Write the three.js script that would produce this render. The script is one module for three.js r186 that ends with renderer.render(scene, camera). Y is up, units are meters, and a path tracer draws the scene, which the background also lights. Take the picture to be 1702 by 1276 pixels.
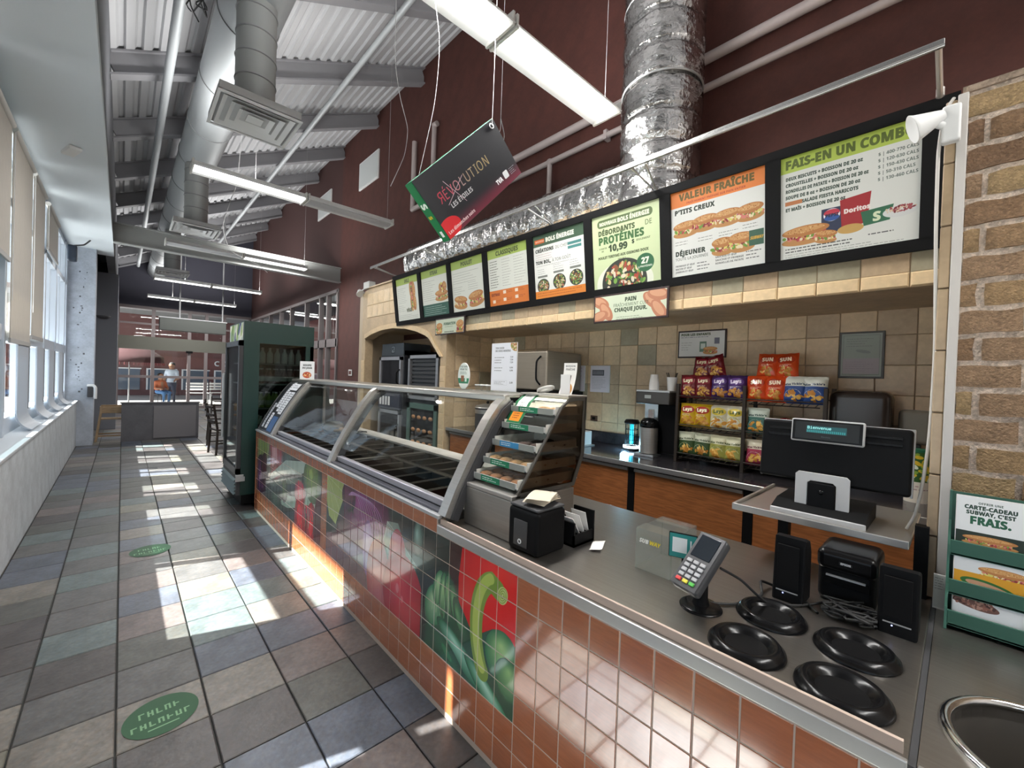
import * as THREE from 'three';
import { RoundedBoxGeometry } from 'three/addons/geometries/RoundedBoxGeometry.js';
import { mergeGeometries, mergeVertices } from 'three/addons/utils/BufferGeometryUtils.js';
import { RectAreaLightUniformsLib } from 'three/addons/lights/RectAreaLightUniformsLib.js';
import { MarchingCubes } from 'three/addons/objects/MarchingCubes.js';

// ---------- camera, sky, sun, exposure ----------
const scene = new THREE.Scene();
const renderer = new THREE.WebGLRenderer({ antialias: true });
renderer.toneMapping = THREE.LinearToneMapping;
renderer.toneMappingExposure = 1.4;
renderer.shadowMap.enabled = true;
RectAreaLightUniformsLib.init();
const camera = new THREE.PerspectiveCamera(84.98, 1702 / 1276, 0.05, 200);
camera.position.set(0, 1.55, 0);
{
  const yaw = 42.9415 * Math.PI / 180, pitch = -0.6711 * Math.PI / 180, roll = 1.9788 * Math.PI / 180;
  const fwd = new THREE.Vector3(Math.sin(yaw) * Math.cos(pitch), Math.sin(pitch), -Math.cos(yaw) * Math.cos(pitch));
  const right = new THREE.Vector3(Math.cos(yaw), 0, Math.sin(yaw)), up = new THREE.Vector3().crossVectors(right, fwd);
  const r2 = right.clone().multiplyScalar(Math.cos(roll)).addScaledVector(up, Math.sin(roll));
  const u2 = up.clone().multiplyScalar(Math.cos(roll)).addScaledVector(right, -Math.sin(roll));
  camera.quaternion.setFromRotationMatrix(new THREE.Matrix4().makeBasis(r2, u2, fwd.clone().negate()));
}
scene.background = new THREE.Color().setRGB(0.8, 0.98, 1.25);          // hazy bright summer sky
const sun = new THREE.DirectionalLight(new THREE.Color().setRGB(1, 0.975, 0.94), 29);
sun.position.set(-20, 21.4, -6 - 5); sun.target.position.set(0, 0, -5);
sun.castShadow = true; sun.shadow.mapSize.set(4096, 4096);
Object.assign(sun.shadow.camera, { left: -16, right: 16, top: 16, bottom: -16, near: 1, far: 60 });
scene.add(sun, sun.target);
const LAMP = 84;                                                        // radiance of the fluorescent lenses

// ---------- helpers ----------
let seed = 12345;
const rnd = () => { seed = (Math.imul(seed, 1664525) + 1013904223) >>> 0; return seed / 4294967296; };
const rr = (a, b) => a + (b - a) * rnd();
const V = (x, y, z) => new THREE.Vector3(x, y, z);
const rgb = (r, g, b) => new THREE.Color().setRGB(r, g, b);
const taken = new Map();
function numbered(n) { const k = taken.get(n) ?? 0; taken.set(n, k + 1); return k ? n + '_' + String(k).padStart(3, '0') : n; }
function mesh(name, geo, mat, parent) {
  const m = new THREE.Mesh(geo, mat); m.name = name; m.castShadow = m.receiveShadow = true;
  if (parent) parent.add(m);
  return m;
}
function thing(name, label, category, [x, y, z] = [0, 0, 0], o = {}) {
  const g = new THREE.Group(); g.name = numbered(name); g.position.set(x, y, z); g.rotation.y = o.ry ?? 0;
  g.userData = { label, category }; if (o.group) g.userData.group = o.group;
  scene.add(g); return g;
}
function single(name, label, category, geo, mat, [x, y, z] = [0, 0, 0], o = {}) {
  const m = mesh(numbered(name), geo, mat, scene); m.position.set(x, y, z); m.rotation.set(o.rx ?? 0, o.ry ?? 0, o.rz ?? 0);
  m.userData = { label, category }; if (o.group) m.userData.group = o.group;
  return m;
}
function structure(name, geo, mat, label) {
  const m = geo ? mesh(numbered(name), geo, mat, scene) : new THREE.Group();
  if (!geo) { m.name = numbered(name); scene.add(m); }
  m.userData = { kind: 'structure', label, category: name.split('_')[0] }; return m;
}
function copy(src, pos, o = {}) {
  const c = src.clone(); c.name = numbered(src.name.replace(/_\d{3}$/, '')); c.position.set(...pos);
  if (o.ry !== undefined) c.rotation.y = o.ry;
  c.userData = { ...src.userData }; if (o.label) c.userData.label = o.label; if (o.group) c.userData.group = o.group;
  scene.add(c); return c;
}
function metric(g, s = 1) {                                            // uv in metres, from the way each face points
  if (!g.attributes.normal) g.computeVertexNormals();
  const p = g.attributes.position, n = g.attributes.normal, uv = new Float32Array(p.count * 2);
  for (let i = 0; i < p.count; i++) {
    const ax = Math.abs(n.getX(i)), ay = Math.abs(n.getY(i)), az = Math.abs(n.getZ(i));
    let u, v;
    if (ax >= ay && ax >= az) { u = p.getZ(i); v = p.getY(i); } else if (ay >= az) { u = p.getZ(i); v = p.getX(i); } else { u = p.getX(i); v = p.getY(i); }
    uv[2 * i] = u * s; uv[2 * i + 1] = v * s;
  }
  g.setAttribute('uv', new THREE.BufferAttribute(uv, 2)); return g;
}
function bx(x0, x1, y0, y1, z0, z1, r = 0) {
  const w = Math.abs(x1 - x0), h = Math.abs(y1 - y0), d = Math.abs(z1 - z0);
  const g = r ? new RoundedBoxGeometry(w, h, d, 2, Math.min(r, w * 0.49, h * 0.49, d * 0.49)) : new THREE.BoxGeometry(w, h, d);
  g.translate((x0 + x1) / 2, (y0 + y1) / 2, (z0 + z1) / 2);
  return metric(g);
}
const plain = (g) => { const q = g.index ? g.toNonIndexed() : g; for (const k of Object.keys(q.attributes)) if (!['position', 'normal', 'uv'].includes(k)) q.deleteAttribute(k); return q; };
const join = (...gs) => mergeGeometries(gs.flat().map(plain));
function cyl(r0, r1, y0, y1, seg = 24, x = 0, z = 0, open = false) { const g = new THREE.CylinderGeometry(r1, r0, y1 - y0, seg, 1, open); g.translate(x, (y0 + y1) / 2, z); return g; }
function tube(pts, r, seg = 8, n) { return new THREE.TubeGeometry(new THREE.CatmullRomCurve3(pts.map((p) => V(...p)), false, 'catmullrom', 0.3), n ?? pts.length * 8, r, seg); }
function rod(a, b, r, seg = 10) {                                       // a straight capped bar
  const A = V(...a), B = V(...b), L = A.distanceTo(B), g = new THREE.CylinderGeometry(r, r, L, seg);
  g.applyQuaternion(new THREE.Quaternion().setFromUnitVectors(V(0, 1, 0), B.clone().sub(A).normalize())); g.translate((A.x + B.x) / 2, (A.y + B.y) / 2, (A.z + B.z) / 2); return g;
}
function beam(a, b, w, h, upv = [0, 1, 0]) {                            // a rectangular bar from a to b
  const A = V(...a), B = V(...b), d = B.clone().sub(A), L = d.length(); d.normalize();
  const side = new THREE.Vector3().crossVectors(d, V(...upv)).normalize(), up = new THREE.Vector3().crossVectors(side, d);
  const g = metric(new THREE.BoxGeometry(w, h, L)); g.applyMatrix4(new THREE.Matrix4().makeBasis(side, up, d.clone().negate())); g.translate((A.x + B.x) / 2, (A.y + B.y) / 2, (A.z + B.z) / 2); return g;
}
function lathe(pts, seg = 32) { return new THREE.LatheGeometry(pts.map((p) => new THREE.Vector2(...p)), seg); }
function extrude(pts, depth, bevel = 0, holes = []) {                   // outline in x,y pushed along +z
  const s = new THREE.Shape(pts.map((p) => new THREE.Vector2(...p)));
  for (const h of holes) s.holes.push(new THREE.Path(h.map((p) => new THREE.Vector2(...p))));
  return metric(new THREE.ExtrudeGeometry(s, { depth, bevelEnabled: bevel > 0, bevelThickness: bevel, bevelSize: bevel, bevelOffset: -bevel, bevelSegments: 2, curveSegments: 8 }));
}
function slab(w, h, t, b, uv = null, u0 = 0, v0 = 0) {                  // a tile facing +z: front, chamfer, sides
  const X = w / 2, Y = h / 2, P = [], U = [];
  const ring = (i, z) => [[-X + i, -Y + i, z], [X - i, -Y + i, z], [X - i, Y - i, z], [-X + i, Y - i, z]];
  const R = [ring(0, 0), ring(0, t - b), ring(b, t)];
  const q = (a, c, d, e) => { for (const p of [a, c, d, a, d, e]) { P.push(...p); U.push(...(uv ? [uv[0] + (p[0] + X) / w * (uv[2] - uv[0]), uv[1] + (p[1] + Y) / h * (uv[3] - uv[1])] : [p[0] + u0, p[1] + v0])); } };
  q(...R[2]);
  for (let k = 0; k < 2; k++) for (let i = 0; i < 4; i++) q(R[k][i], R[k][(i + 1) % 4], R[k + 1][(i + 1) % 4], R[k + 1][i]);
  const g = new THREE.BufferGeometry();
  g.setAttribute('position', new THREE.Float32BufferAttribute(P, 3)); g.setAttribute('uv', new THREE.Float32BufferAttribute(U, 2)); g.computeVertexNormals(); return g;
}
const FACE = { nx: [0, -Math.PI / 2, 0], px: [0, Math.PI / 2, 0], pz: [0, 0, 0], nz: [0, Math.PI, 0], up: [-Math.PI / 2, 0, 0] };
function pieces(parent, name, list, stuffMat, most = 295) {             // the nearest ones as parts of their own, the rest joined
  list.forEach((p) => { p.d = Math.hypot(p.pos[0], p.pos[1] - 1.55, p.pos[2]) + (p.pos[2] > -1 && p.far !== false ? 30 : 0); });
  list.sort((a, b) => a.d - b.d);
  for (const p of list.slice(0, most)) { const m = mesh(name, p.geo, p.mat, parent); m.position.set(...p.pos); m.rotation.set(...p.rot); }
  const rest = list.slice(most);
  if (!rest.length) return;
  const e = new THREE.Euler(), gs = rest.map((p) => {
    const g = plain(p.geo.clone()); g.applyMatrix4(new THREE.Matrix4().compose(V(...p.pos), new THREE.Quaternion().setFromEuler(e.set(...p.rot)), V(1, 1, 1)));
    const c = new Float32Array(g.attributes.position.count * 3); for (let i = 0; i < c.length; i += 3) p.mat.color.toArray(c, i);
    g.setAttribute('color', new THREE.BufferAttribute(c, 3)); return g;
  });
  mesh(name + 's', mergeGeometries(gs), stuffMat, parent).userData.kind = 'stuff';
}

// ---------- textures ----------
function noise2(size, cells, s) {                                       // tileable value noise, 0..1
  let q = s * 7919 + 17; const rn = () => { q = (Math.imul(q, 1664525) + 1013904223) >>> 0; return q / 4294967296; };
  const L = Array.from({ length: cells[0] * cells[1] }, rn), o = new Float32Array(size * size), sm = (t) => t * t * (3 - 2 * t);
  for (let y = 0; y < size; y++) for (let x = 0; x < size; x++) {
    const fx = x / size * cells[0], fy = y / size * cells[1], ix = Math.floor(fx), iy = Math.floor(fy), tx = sm(fx - ix), ty = sm(fy - iy);
    const a = (i, j) => L[((iy + j) % cells[1]) * cells[0] + (ix + i) % cells[0]];
    o[y * size + x] = (a(0, 0) * (1 - tx) + a(1, 0) * tx) * (1 - ty) + (a(0, 1) * (1 - tx) + a(1, 1) * tx) * ty;
  }
  return o;
}
function fractal(size, base, oct, s, f = (v) => v) {
  const o = new Float32Array(size * size); let amp = 1, tot = 0, c = [...base];
  for (let k = 0; k < oct; k++) { const n = noise2(size, c, s + k * 31); for (let i = 0; i < o.length; i++) o[i] += f(n[i]) * amp; tot += amp; amp *= 0.55; c = c.map((v) => Math.min(size, v * 2)); }
  for (let i = 0; i < o.length; i++) o[i] /= tot;
  return o;
}
function tex(size, fn, srgb, metres = 1) {
  const d = new Uint8Array(size * size * 4);
  for (let i = 0; i < size * size; i++) { const c = fn(i); d[4 * i] = 255 * Math.min(1, Math.max(0, c[0])); d[4 * i + 1] = 255 * Math.min(1, Math.max(0, c[1])); d[4 * i + 2] = 255 * Math.min(1, Math.max(0, c[2])); d[4 * i + 3] = 255; }
  const t = new THREE.DataTexture(d, size, size, THREE.RGBAFormat); t.wrapS = t.wrapT = THREE.RepeatWrapping; t.magFilter = THREE.LinearFilter;
  if (srgb) t.colorSpace = THREE.SRGBColorSpace;
  t.repeat.set(1 / metres, 1 / metres); t.needsUpdate = true; return t;
}
const grey = (a) => (i) => [a[i], a[i], a[i]];
const nCloud = fractal(256, [4, 4], 5, 3), nFine = fractal(256, [32, 32], 3, 9), nStreak = fractal(256, [3, 90], 3, 21), nRidge = fractal(256, [5, 5], 4, 44, (v) => Math.abs(v * 2 - 1)), nGrain = fractal(256, [6, 64], 3, 33);
const T = {
  slate: tex(256, (i) => { const v = 0.66 + 0.3 * nCloud[i] + 0.22 * (nFine[i] - 0.5), w = (nCloud[(i * 7 + 91) % 65536] - 0.5) * 0.08; return [v + w, v, v - w]; }, true, 0.5),
  slateBump: tex(256, (i) => { const v = nCloud[i] * 0.6 + nRidge[i] * 0.3 + nFine[i] * 0.15; return [v, v, v]; }, false, 0.5),
  mottle: tex(256, (i) => { const v = 0.8 + 0.2 * nCloud[i] + 0.08 * (nFine[i] - 0.5); return [v, v, v]; }, true, 0.6),
  bump: tex(256, grey(nFine), false, 0.3),
  brushed: tex(256, (i) => { const v = 0.93 + 0.07 * nStreak[i]; return [v, v, v]; }, true, 0.5),
  streakRough: tex(256, (i) => { const v = 0.6 + 0.4 * nStreak[i]; return [v, v, v]; }, false, 0.5),
  wood: tex(256, (i) => { const v = 0.72 + 0.34 * (nGrain[i] - 0.1); return [v, v * 0.98, v * 0.95]; }, true, 0.45),
  glaze: tex(256, (i) => { const v = 0.86 + 0.16 * (nGrain[i] - 0.2); return [v, v * 0.99, v * 0.98]; }, true, 0.3),
  crinkle: tex(256, (i) => { const v = nRidge[i]; return [v, v, v]; }, false, 0.35),
  brick: tex(256, (i) => { const v = 0.78 + 0.5 * (nCloud[i] - 0.3) * 0.8 + 0.3 * (nFine[i] - 0.5); const p = nFine[(i + 9000) % 65536] > 0.66 ? 0.12 : 0; return [v + p, v + p, v + p]; }, true, 0.22),
  brickBump: tex(256, (i) => { const v = nCloud[i] * 0.5 + nFine[i] * 0.6; return [v, v, v]; }, false, 0.16),
  weave: tex(256, (i) => { const x = i % 256, y = i >> 8, v = 0.9 + 0.05 * (((x >> 1) + (y >> 1)) % 2) + 0.06 * (nCloud[i] - 0.5); return [v, v, v]; }, true, 0.25),
};
const M = (c, roughness = 0.6, metalness = 0, o = {}) => new THREE.MeshPhysicalMaterial({ color: Array.isArray(c) ? rgb(...c) : new THREE.Color(c), roughness, metalness, ...o });
const mats = {
  steel: M([0.52, 0.495, 0.46], 0.36, 0.8, { map: T.brushed }),
  steelDark: M([0.25, 0.245, 0.235], 0.3, 0.85, { map: T.brushed }),
  topSteel: M([0.37, 0.345, 0.315], 0.3, 0.92, { map: T.brushed }),
  chrome: M([0.72, 0.72, 0.72], 0.12, 1),
  alu: M([0.55, 0.56, 0.57], 0.4, 0.7),
  white: M([0.72, 0.72, 0.71], 0.55), paper: M([0.78, 0.77, 0.75], 0.8), offwhite: M([0.6, 0.59, 0.56], 0.6),
  black: M([0.0055, 0.0055, 0.006], 0.5, 0, { specularIntensity: 0.25 }), blackGloss: M([0.005, 0.005, 0.0055], 0.22, 0, { specularIntensity: 0.45 }), blackMatt: M([0.008, 0.008, 0.0085], 0.75, 0, { specularIntensity: 0.25 }), charcoal: M([0.045, 0.045, 0.048], 0.55),
  grey: M([0.22, 0.225, 0.23], 0.6), greyPaint: M([0.27, 0.28, 0.295], 0.7, 0, { map: T.mottle }),
  glass: M([0.96, 0.98, 0.97], 0.02, 0, { transmission: 1, thickness: 0, ior: 1.45 }),
  guardGlass: M([0.96, 0.98, 0.97], 0.02, 0, { transmission: 1, thickness: 0, ior: 1.2 }),
  smoked: M([0.2, 0.19, 0.18], 0.04, 0, { transmission: 1, thickness: 0, ior: 1.45 }),
  tinted: M([0.26, 0.31, 0.31], 0.03, 0, { transmission: 1, thickness: 0, ior: 1.3 }),
  frosted: M([0.42, 0.47, 0.53], 0.55, 0, { transmission: 0.35, thickness: 0 }),
  acrylic: M([0.93, 0.95, 0.94], 0.1, 0, { transmission: 0.97, thickness: 0 }),
  darkGreen: M([0.006, 0.032, 0.026], 0.35), green: M([0.01, 0.14, 0.065], 0.5), rackGreen: M([0.035, 0.12, 0.085], 0.5),
  wood: M([0.42, 0.155, 0.055], 0.35, 0, { map: T.wood }), darkWood: M([0.03, 0.02, 0.016], 0.5, 0, { map: T.wood }), paleWood: M([0.42, 0.3, 0.18], 0.55, 0, { map: T.wood }),
  red: M([0.09, 0.026, 0.019], 0.75, 0, { map: T.mottle }), plaster: M([0.7, 0.75, 0.79], 0.85),
  wire: M([0.4, 0.4, 0.4], 0.5), cable: M([0.015, 0.015, 0.015], 0.6), dark: M([0.03, 0.03, 0.033], 0.8),
};

// ---------- flat print ----------
function print(w, h, draw) {
  const c = document.createElement('canvas'); c.width = w; c.height = h; const g = c.getContext('2d'); g.textBaseline = 'alphabetic'; draw(g, w, h);
  const t = new THREE.CanvasTexture(c); t.colorSpace = THREE.SRGBColorSpace; t.anisotropy = 8; return t;
}
const printed = (w, h, draw, o = {}) => { const map = print(w, h, draw); return new THREE.MeshPhysicalMaterial({ map, roughness: o.rough ?? 0.55, ...(o.tint ? { color: rgb(o.tint, o.tint, o.tint) } : {}), ...(o.glaze ? { clearcoat: 1, clearcoatRoughness: 0.05, ior: 1.8 } : {}), ...(o.glow ? { emissive: rgb(1, 1, 1), emissiveMap: map, emissiveIntensity: o.glow } : {}) }); };
const txt = (g, s, x, y, size, color, o = {}) => {
  g.save(); g.fillStyle = color; g.font = (o.weight ?? 'bold') + ' ' + size + 'px ' + (o.font ?? 'sans-serif'); g.textAlign = o.align ?? 'left'; g.translate(x, y); if (o.rot) g.rotate(o.rot); if (o.sx) g.scale(o.sx, 1); if (o.skew) g.transform(1, 0, o.skew, 1, 0, 0);
  g.fillText(s, 0, 0); if (o.heavy) { g.strokeStyle = color; g.lineWidth = size * 0.07; g.strokeText(s, 0, 0); } g.restore();
};
const lines = (g, x, y, w, n, step, color = '#6b6b66', t = 3) => { g.fillStyle = color; for (let k = 0; k < n; k++) { let u = x; const end = x + w * (0.6 + 0.4 * rnd()); while (u < end) { const l = 6 + rnd() * 22; g.fillRect(u, y + k * step, Math.min(l, end - u), t); u += l + 5; } } };
const oval = (g, x, y, a, b, color, rot = 0) => { g.fillStyle = color; g.beginPath(); g.ellipse(x, y, a, b, rot, 0, 7); g.fill(); };
const blobs = (g, x, y, a, b, n, colors, s = 6) => { for (let k = 0; k < n; k++) { const t = rnd() * 6.28, r = Math.sqrt(rnd()); oval(g, x + Math.cos(t) * a * r, y + Math.sin(t) * b * r, s * (0.5 + rnd()), s * (0.3 + 0.6 * rnd()), colors[Math.floor(rnd() * colors.length)], rnd() * 3); } };
function sub(g, x, y, w, h, rot = 0) {                                  // a printed sandwich
  g.save(); g.translate(x, y); g.rotate(rot);
  oval(g, 0, h * 0.3, w * 0.5, h * 0.24, '#c08a50'); blobs(g, 0, h * 0.12, w * 0.46, h * 0.16, 60, ['#b4464a', '#d77f72', '#6f9a3c', '#e9d9b0', '#8f2f33', '#d8cf6a'], h * 0.1);
  oval(g, 0, -h * 0.16, w * 0.49, h * 0.26, '#b97a42'); oval(g, -w * 0.03, -h * 0.22, w * 0.42, h * 0.15, '#cf9a5e'); blobs(g, 0, -h * 0.22, w * 0.4, h * 0.14, 40, ['#e2bb82', '#a4672f'], h * 0.03);
  g.restore();
}
function bowl(g, x, y, r) { oval(g, x, y, r, r * 0.92, '#33382f'); blobs(g, x, y, r * 0.85, r * 0.78, 130, ['#5c8b3a', '#3f6a2c', '#b04a36', '#d9c58a', '#8c5a38', '#e6dcc4', '#7fae4c'], r * 0.1); }

// ---------- floor ----------
const floor = structure('floor', null, null, 'slate-look tiled floor in mixed greys, tans and blues');
mesh('floor_slab', bx(-1.1, 7.2, -0.15, -0.012, -20.2, 3.2), M([0.05, 0.05, 0.048], 0.9), floor);
{
  const cols = { g: [0.135, 0.132, 0.13], b: [0.125, 0.14, 0.175], t: [0.235, 0.215, 0.19], p: [0.185, 0.155, 0.148], d: [0.095, 0.085, 0.084], o: [0.115, 0.116, 0.106], a: [0.15, 0.185, 0.185], y: [0.24, 0.23, 0.185] };
  const fm = {}; for (const k in cols) fm[k] = M(cols[k], 0.42, 0, { map: T.slate, bumpMap: T.slateBump, bumpScale: 0.0035, roughnessMap: null });
  const stuff = M([1, 1, 1], 0.42, 0, { map: T.slate, bumpMap: T.slateBump, bumpScale: 0.0035, vertexColors: true });
  const P = 0.3098, OX = -0.3052, OZ = -2.5561, keys = 'gggbbtpddoayg';
  const known = { '1,0': 't', '0,0': 't', '2,0': 't', '3,0': 'p', '3,-1': 'o', '2,-1': 'd', '4,-1': 'd', '4,0': 'p', '4,-2': 'b', '3,-2': 'b', '2,-2': 'b', '1,-1': 'd', '0,-1': 'g', '0,1': 'g', '1,1': 'g', '2,1': 'b', '3,1': 'b', '4,-3': 'd', '4,1': 'b', '2,4': 'y', '3,3': 'a', '2,2': 'a', '3,5': 'p', '2,6': 't' };
  const geoFor = new Map(), list = [];
  const add = (x0, x1, z0, z1, key) => {
    const w = x1 - x0 - 0.007, d = z1 - z0 - 0.007; if (w < 0.02 || d < 0.02) return;
    const v = Math.floor(rnd() * 5), id = w.toFixed(3) + '_' + d.toFixed(3) + '_' + v;
    if (!geoFor.has(id)) geoFor.set(id, slab(w, d, 0.012, 0.0035, null, v * 0.37, v * 0.53));
    list.push({ geo: geoFor.get(id), mat: fm[key], pos: [(x0 + x1) / 2, -0.012, (z0 + z1) / 2], rot: FACE.up, far: true });
  };
  for (let r = -12; r < 57; r++) for (let c = -2; c < 14; c++) {
    const x0 = OX + c * P, z1 = OZ - (r - 1) * P, z0 = z1 - P, key = known[c + ',' + r] ?? keys[Math.floor(rnd() * keys.length)];
    const xa = Math.max(x0, -0.66); let xb = Math.min(x0 + P, 3.84);
    if (z1 > -5.4) xb = Math.min(xb, 1.125);
    if (xb > xa) add(xa, xb, z0, z1, key);
  }
  pieces(floor, 'floor_tile', list, stuff);
}

// ---------- left window wall ----------
const wallLeft = structure('wall_left', null, null, 'low white wall and pale soffit along the windows');
mesh('knee_wall', bx(-0.98, -0.62, 0, 0.845, -11.35, 3.2), M([0.56, 0.6, 0.63], 0.7, 0, { map: T.mottle }), wallLeft);
mesh('soffit', bx(-0.98, -0.16, 3.75, 3.87, -11.8, 3.2), mats.plaster, wallLeft);
mesh('soffit_side', bx(-0.3, -0.16, 3.87, 5.3, -20, 3.2), M([0.16, 0.165, 0.18], 0.8), wallLeft);
mesh('upper_wall', bx(-1.2, -0.98, 3.6, 5.3, -20, 3.2), mats.greyPaint, wallLeft);
mesh('end_return', bx(-0.98, -0.4, 0, 3.75, -11.8, -11.36), M([0.52, 0.57, 0.65], 0.7, 0, { map: T.mottle }), wallLeft);
{ seed = 515; const gs = []; for (let k = 0; k < 26; k++) { const x = rr(-0.72, -0.5), y = rr(0.9, 3.3), w = rr(0.008, 0.03), h = rr(0.006, 0.03); gs.push(bx(x, x + w, y, y + h, -11.362, -11.355)); } mesh('tape_scraps', join(gs), M([0.08, 0.08, 0.085], 0.8), wallLeft).userData.kind = 'stuff'; }
mesh('rear_wall', bx(-0.98, -0.6, 0, 5.3, -20, -11.8), M([0.1, 0.105, 0.12], 0.8), wallLeft);
mesh('eave', bx(-2.62, -0.98, 4.2, 4.35, -12.5, 4.5), M([0.5, 0.5, 0.5], 0.8), wallLeft);
{
  const pier = structure('wall_pier', bx(-0.6, -0.1, 0, 3.75, -14.6, -14), M([0.22, 0.23, 0.26], 0.8), 'dark grey-blue pier beyond the last window');
  const win = structure('window_1', null, null, 'row of tall aluminium framed windows along the aisle');
  const fr = M([0.5, 0.55, 0.62], 0.45, 0.2), zs = [-11.3, -10.97, -9.68, -8.42, -7.1, -5.83, -4.54, -3.3, -2.04, -0.77, 0.5, 1.77, 3.1];
  for (const z of zs) mesh('mullion', bx(-0.9, -0.77, 0.87, 3.75, z - 0.03, z + 0.03, 0.006), fr, win);
  for (const [y0, y1] of [[0.87, 1.03], [1.74, 1.88], [3.0, 3.08], [3.66, 3.75]]) mesh('transom', bx(-0.88, -0.785, y0, y1, -11.35, 3.2), fr, win);
  for (const z of [-10.33, -9.05]) mesh('mullion', bx(-0.88, -0.79, 1.88, 3.66, z - 0.02, z + 0.02), fr, win);
  mesh('sill', bx(-0.99, -0.595, 0.845, 0.87, -11.36, 3.2, 0.006), M([0.5, 0.53, 0.56], 0.45), win);
  for (let i = 0; i + 1 < zs.length; i++) {
    const film = Math.abs(zs[i] + 5.83) < 0.01;
    for (const [y0, y1] of [[1.03, 1.74], [1.88, 3.0], [3.08, 3.66]]) {
      const m = mesh(film ? 'film_pane' : 'pane', bx(-0.838, -0.834, y0, y1, zs[i] + 0.03, zs[i + 1] - 0.03), film ? mats.tinted : mats.glass, win);
      if (film) { m.scale.z = (1.23 - 0.03) / 1.23; m.position.z = (zs[i] + 0.03) * (1 - m.scale.z); m.userData.label = 'pane dimmed by a grey perforated film'; }
    }
  }
}
for (const [z0, z1, y0, n] of [[-2.06, -0.79, 1.76, 'roller blind drawn to the middle rail, nearest the brick pier'], [-3.28, -2.105, 0.89, 'roller blind drawn right down to the sill'], [-4.5, -3.32, 2.42, 'short roller blind above the brightest floor patch'], [-5.72, -4.62, 2.42, 'roller blind over the dimmed window'], [-6.9, -5.81, 1.72, 'wide beige roller blind with a drooping grey hem'], [-7.88, -7.0, 1.81, 'narrow beige roller blind ending just above the middle rail'], [-9.35, -8.17, 3.03, 'short beige roller blind ending at the upper rail'], [0.52, -0.75, 1.76, 'roller blind opposite the brick pier'], [1.75, 0.52, 1.76, 'roller blind beyond the brick pier'], [3.05, 1.79, 1.76, 'last roller blind by the end wall']]) {
  const a = Math.min(z0, z1), b = Math.max(z0, z1), t = thing('roller_blind', n, 'blind', [-0.742, 3.6, (a + b) / 2], { group: 'roller blinds on the left windows' }), w = b - a;
  const cloth = M([0.5, 0.45, 0.38], 0.95, 0, { map: T.weave, transmission: 0.32, thickness: 0 });
  mesh('fabric', bx(-0.002, 0.002, y0 - 3.6 + 0.03, 0, -w / 2, w / 2), cloth, t);
  mesh('roller', rod([0, 0.02, -w / 2 - 0.01], [0, 0.02, w / 2 + 0.01], 0.028, 14), mats.offwhite, t);
  mesh('hem_bar', bx(-0.009, 0.009, y0 - 3.6, y0 - 3.6 + 0.045, -w / 2, w / 2, 0.004), M([0.36, 0.35, 0.34], 0.7), t);
  const ch = rod([0.012, 0, w / 2 + 0.006], [0.012, Math.max(y0 - 3.6, -1.5), w / 2 + 0.006], 0.0025, 6); mesh('pull_chain', ch, mats.white, t);
}
[[-6.9, -6.25], [-8.1, -7.5], [-9.22, -8.64], [-10.46, -9.9]].forEach(([z0, z1], i) => {
  const pts = [[-0.756, 1.735]]; for (let k = 0; k <= 10; k++) { const a = k / 10 * 1.15; pts.push([-0.756 + 0.17 * (1 - Math.cos(a)), 1.04 - 0.17 * Math.sin(a)]); }
  const inner = pts.map(([x, y]) => [x + 0.012, y + 0.004]).reverse();
  const g = extrude([...pts, ...inner], z1 - z0); g.translate(0, 0, z0);
  const t = thing('draught_screen', ['bent frosted screen below the wide drooping blind', 'bent frosted screen below the narrow blind', 'bent frosted screen below the short high blind', 'bent frosted screen beside the white end wall'][i], 'screen', [0, 0, 0], { group: 'bent screens standing on the sill' });
  mesh('bent_sheet', g, mats.frosted, t);
  mesh('edge_strip', bx(-0.762, -0.738, 1.05, 1.735, z0 - 0.008, z0 + 0.008), mats.grey, t);
});
structure('ground', bx(-40, -0.98, -0.4, -0.2, -45, 20), M([0.42, 0.42, 0.42], 0.9), 'pale paved ground outside the windows');

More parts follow.
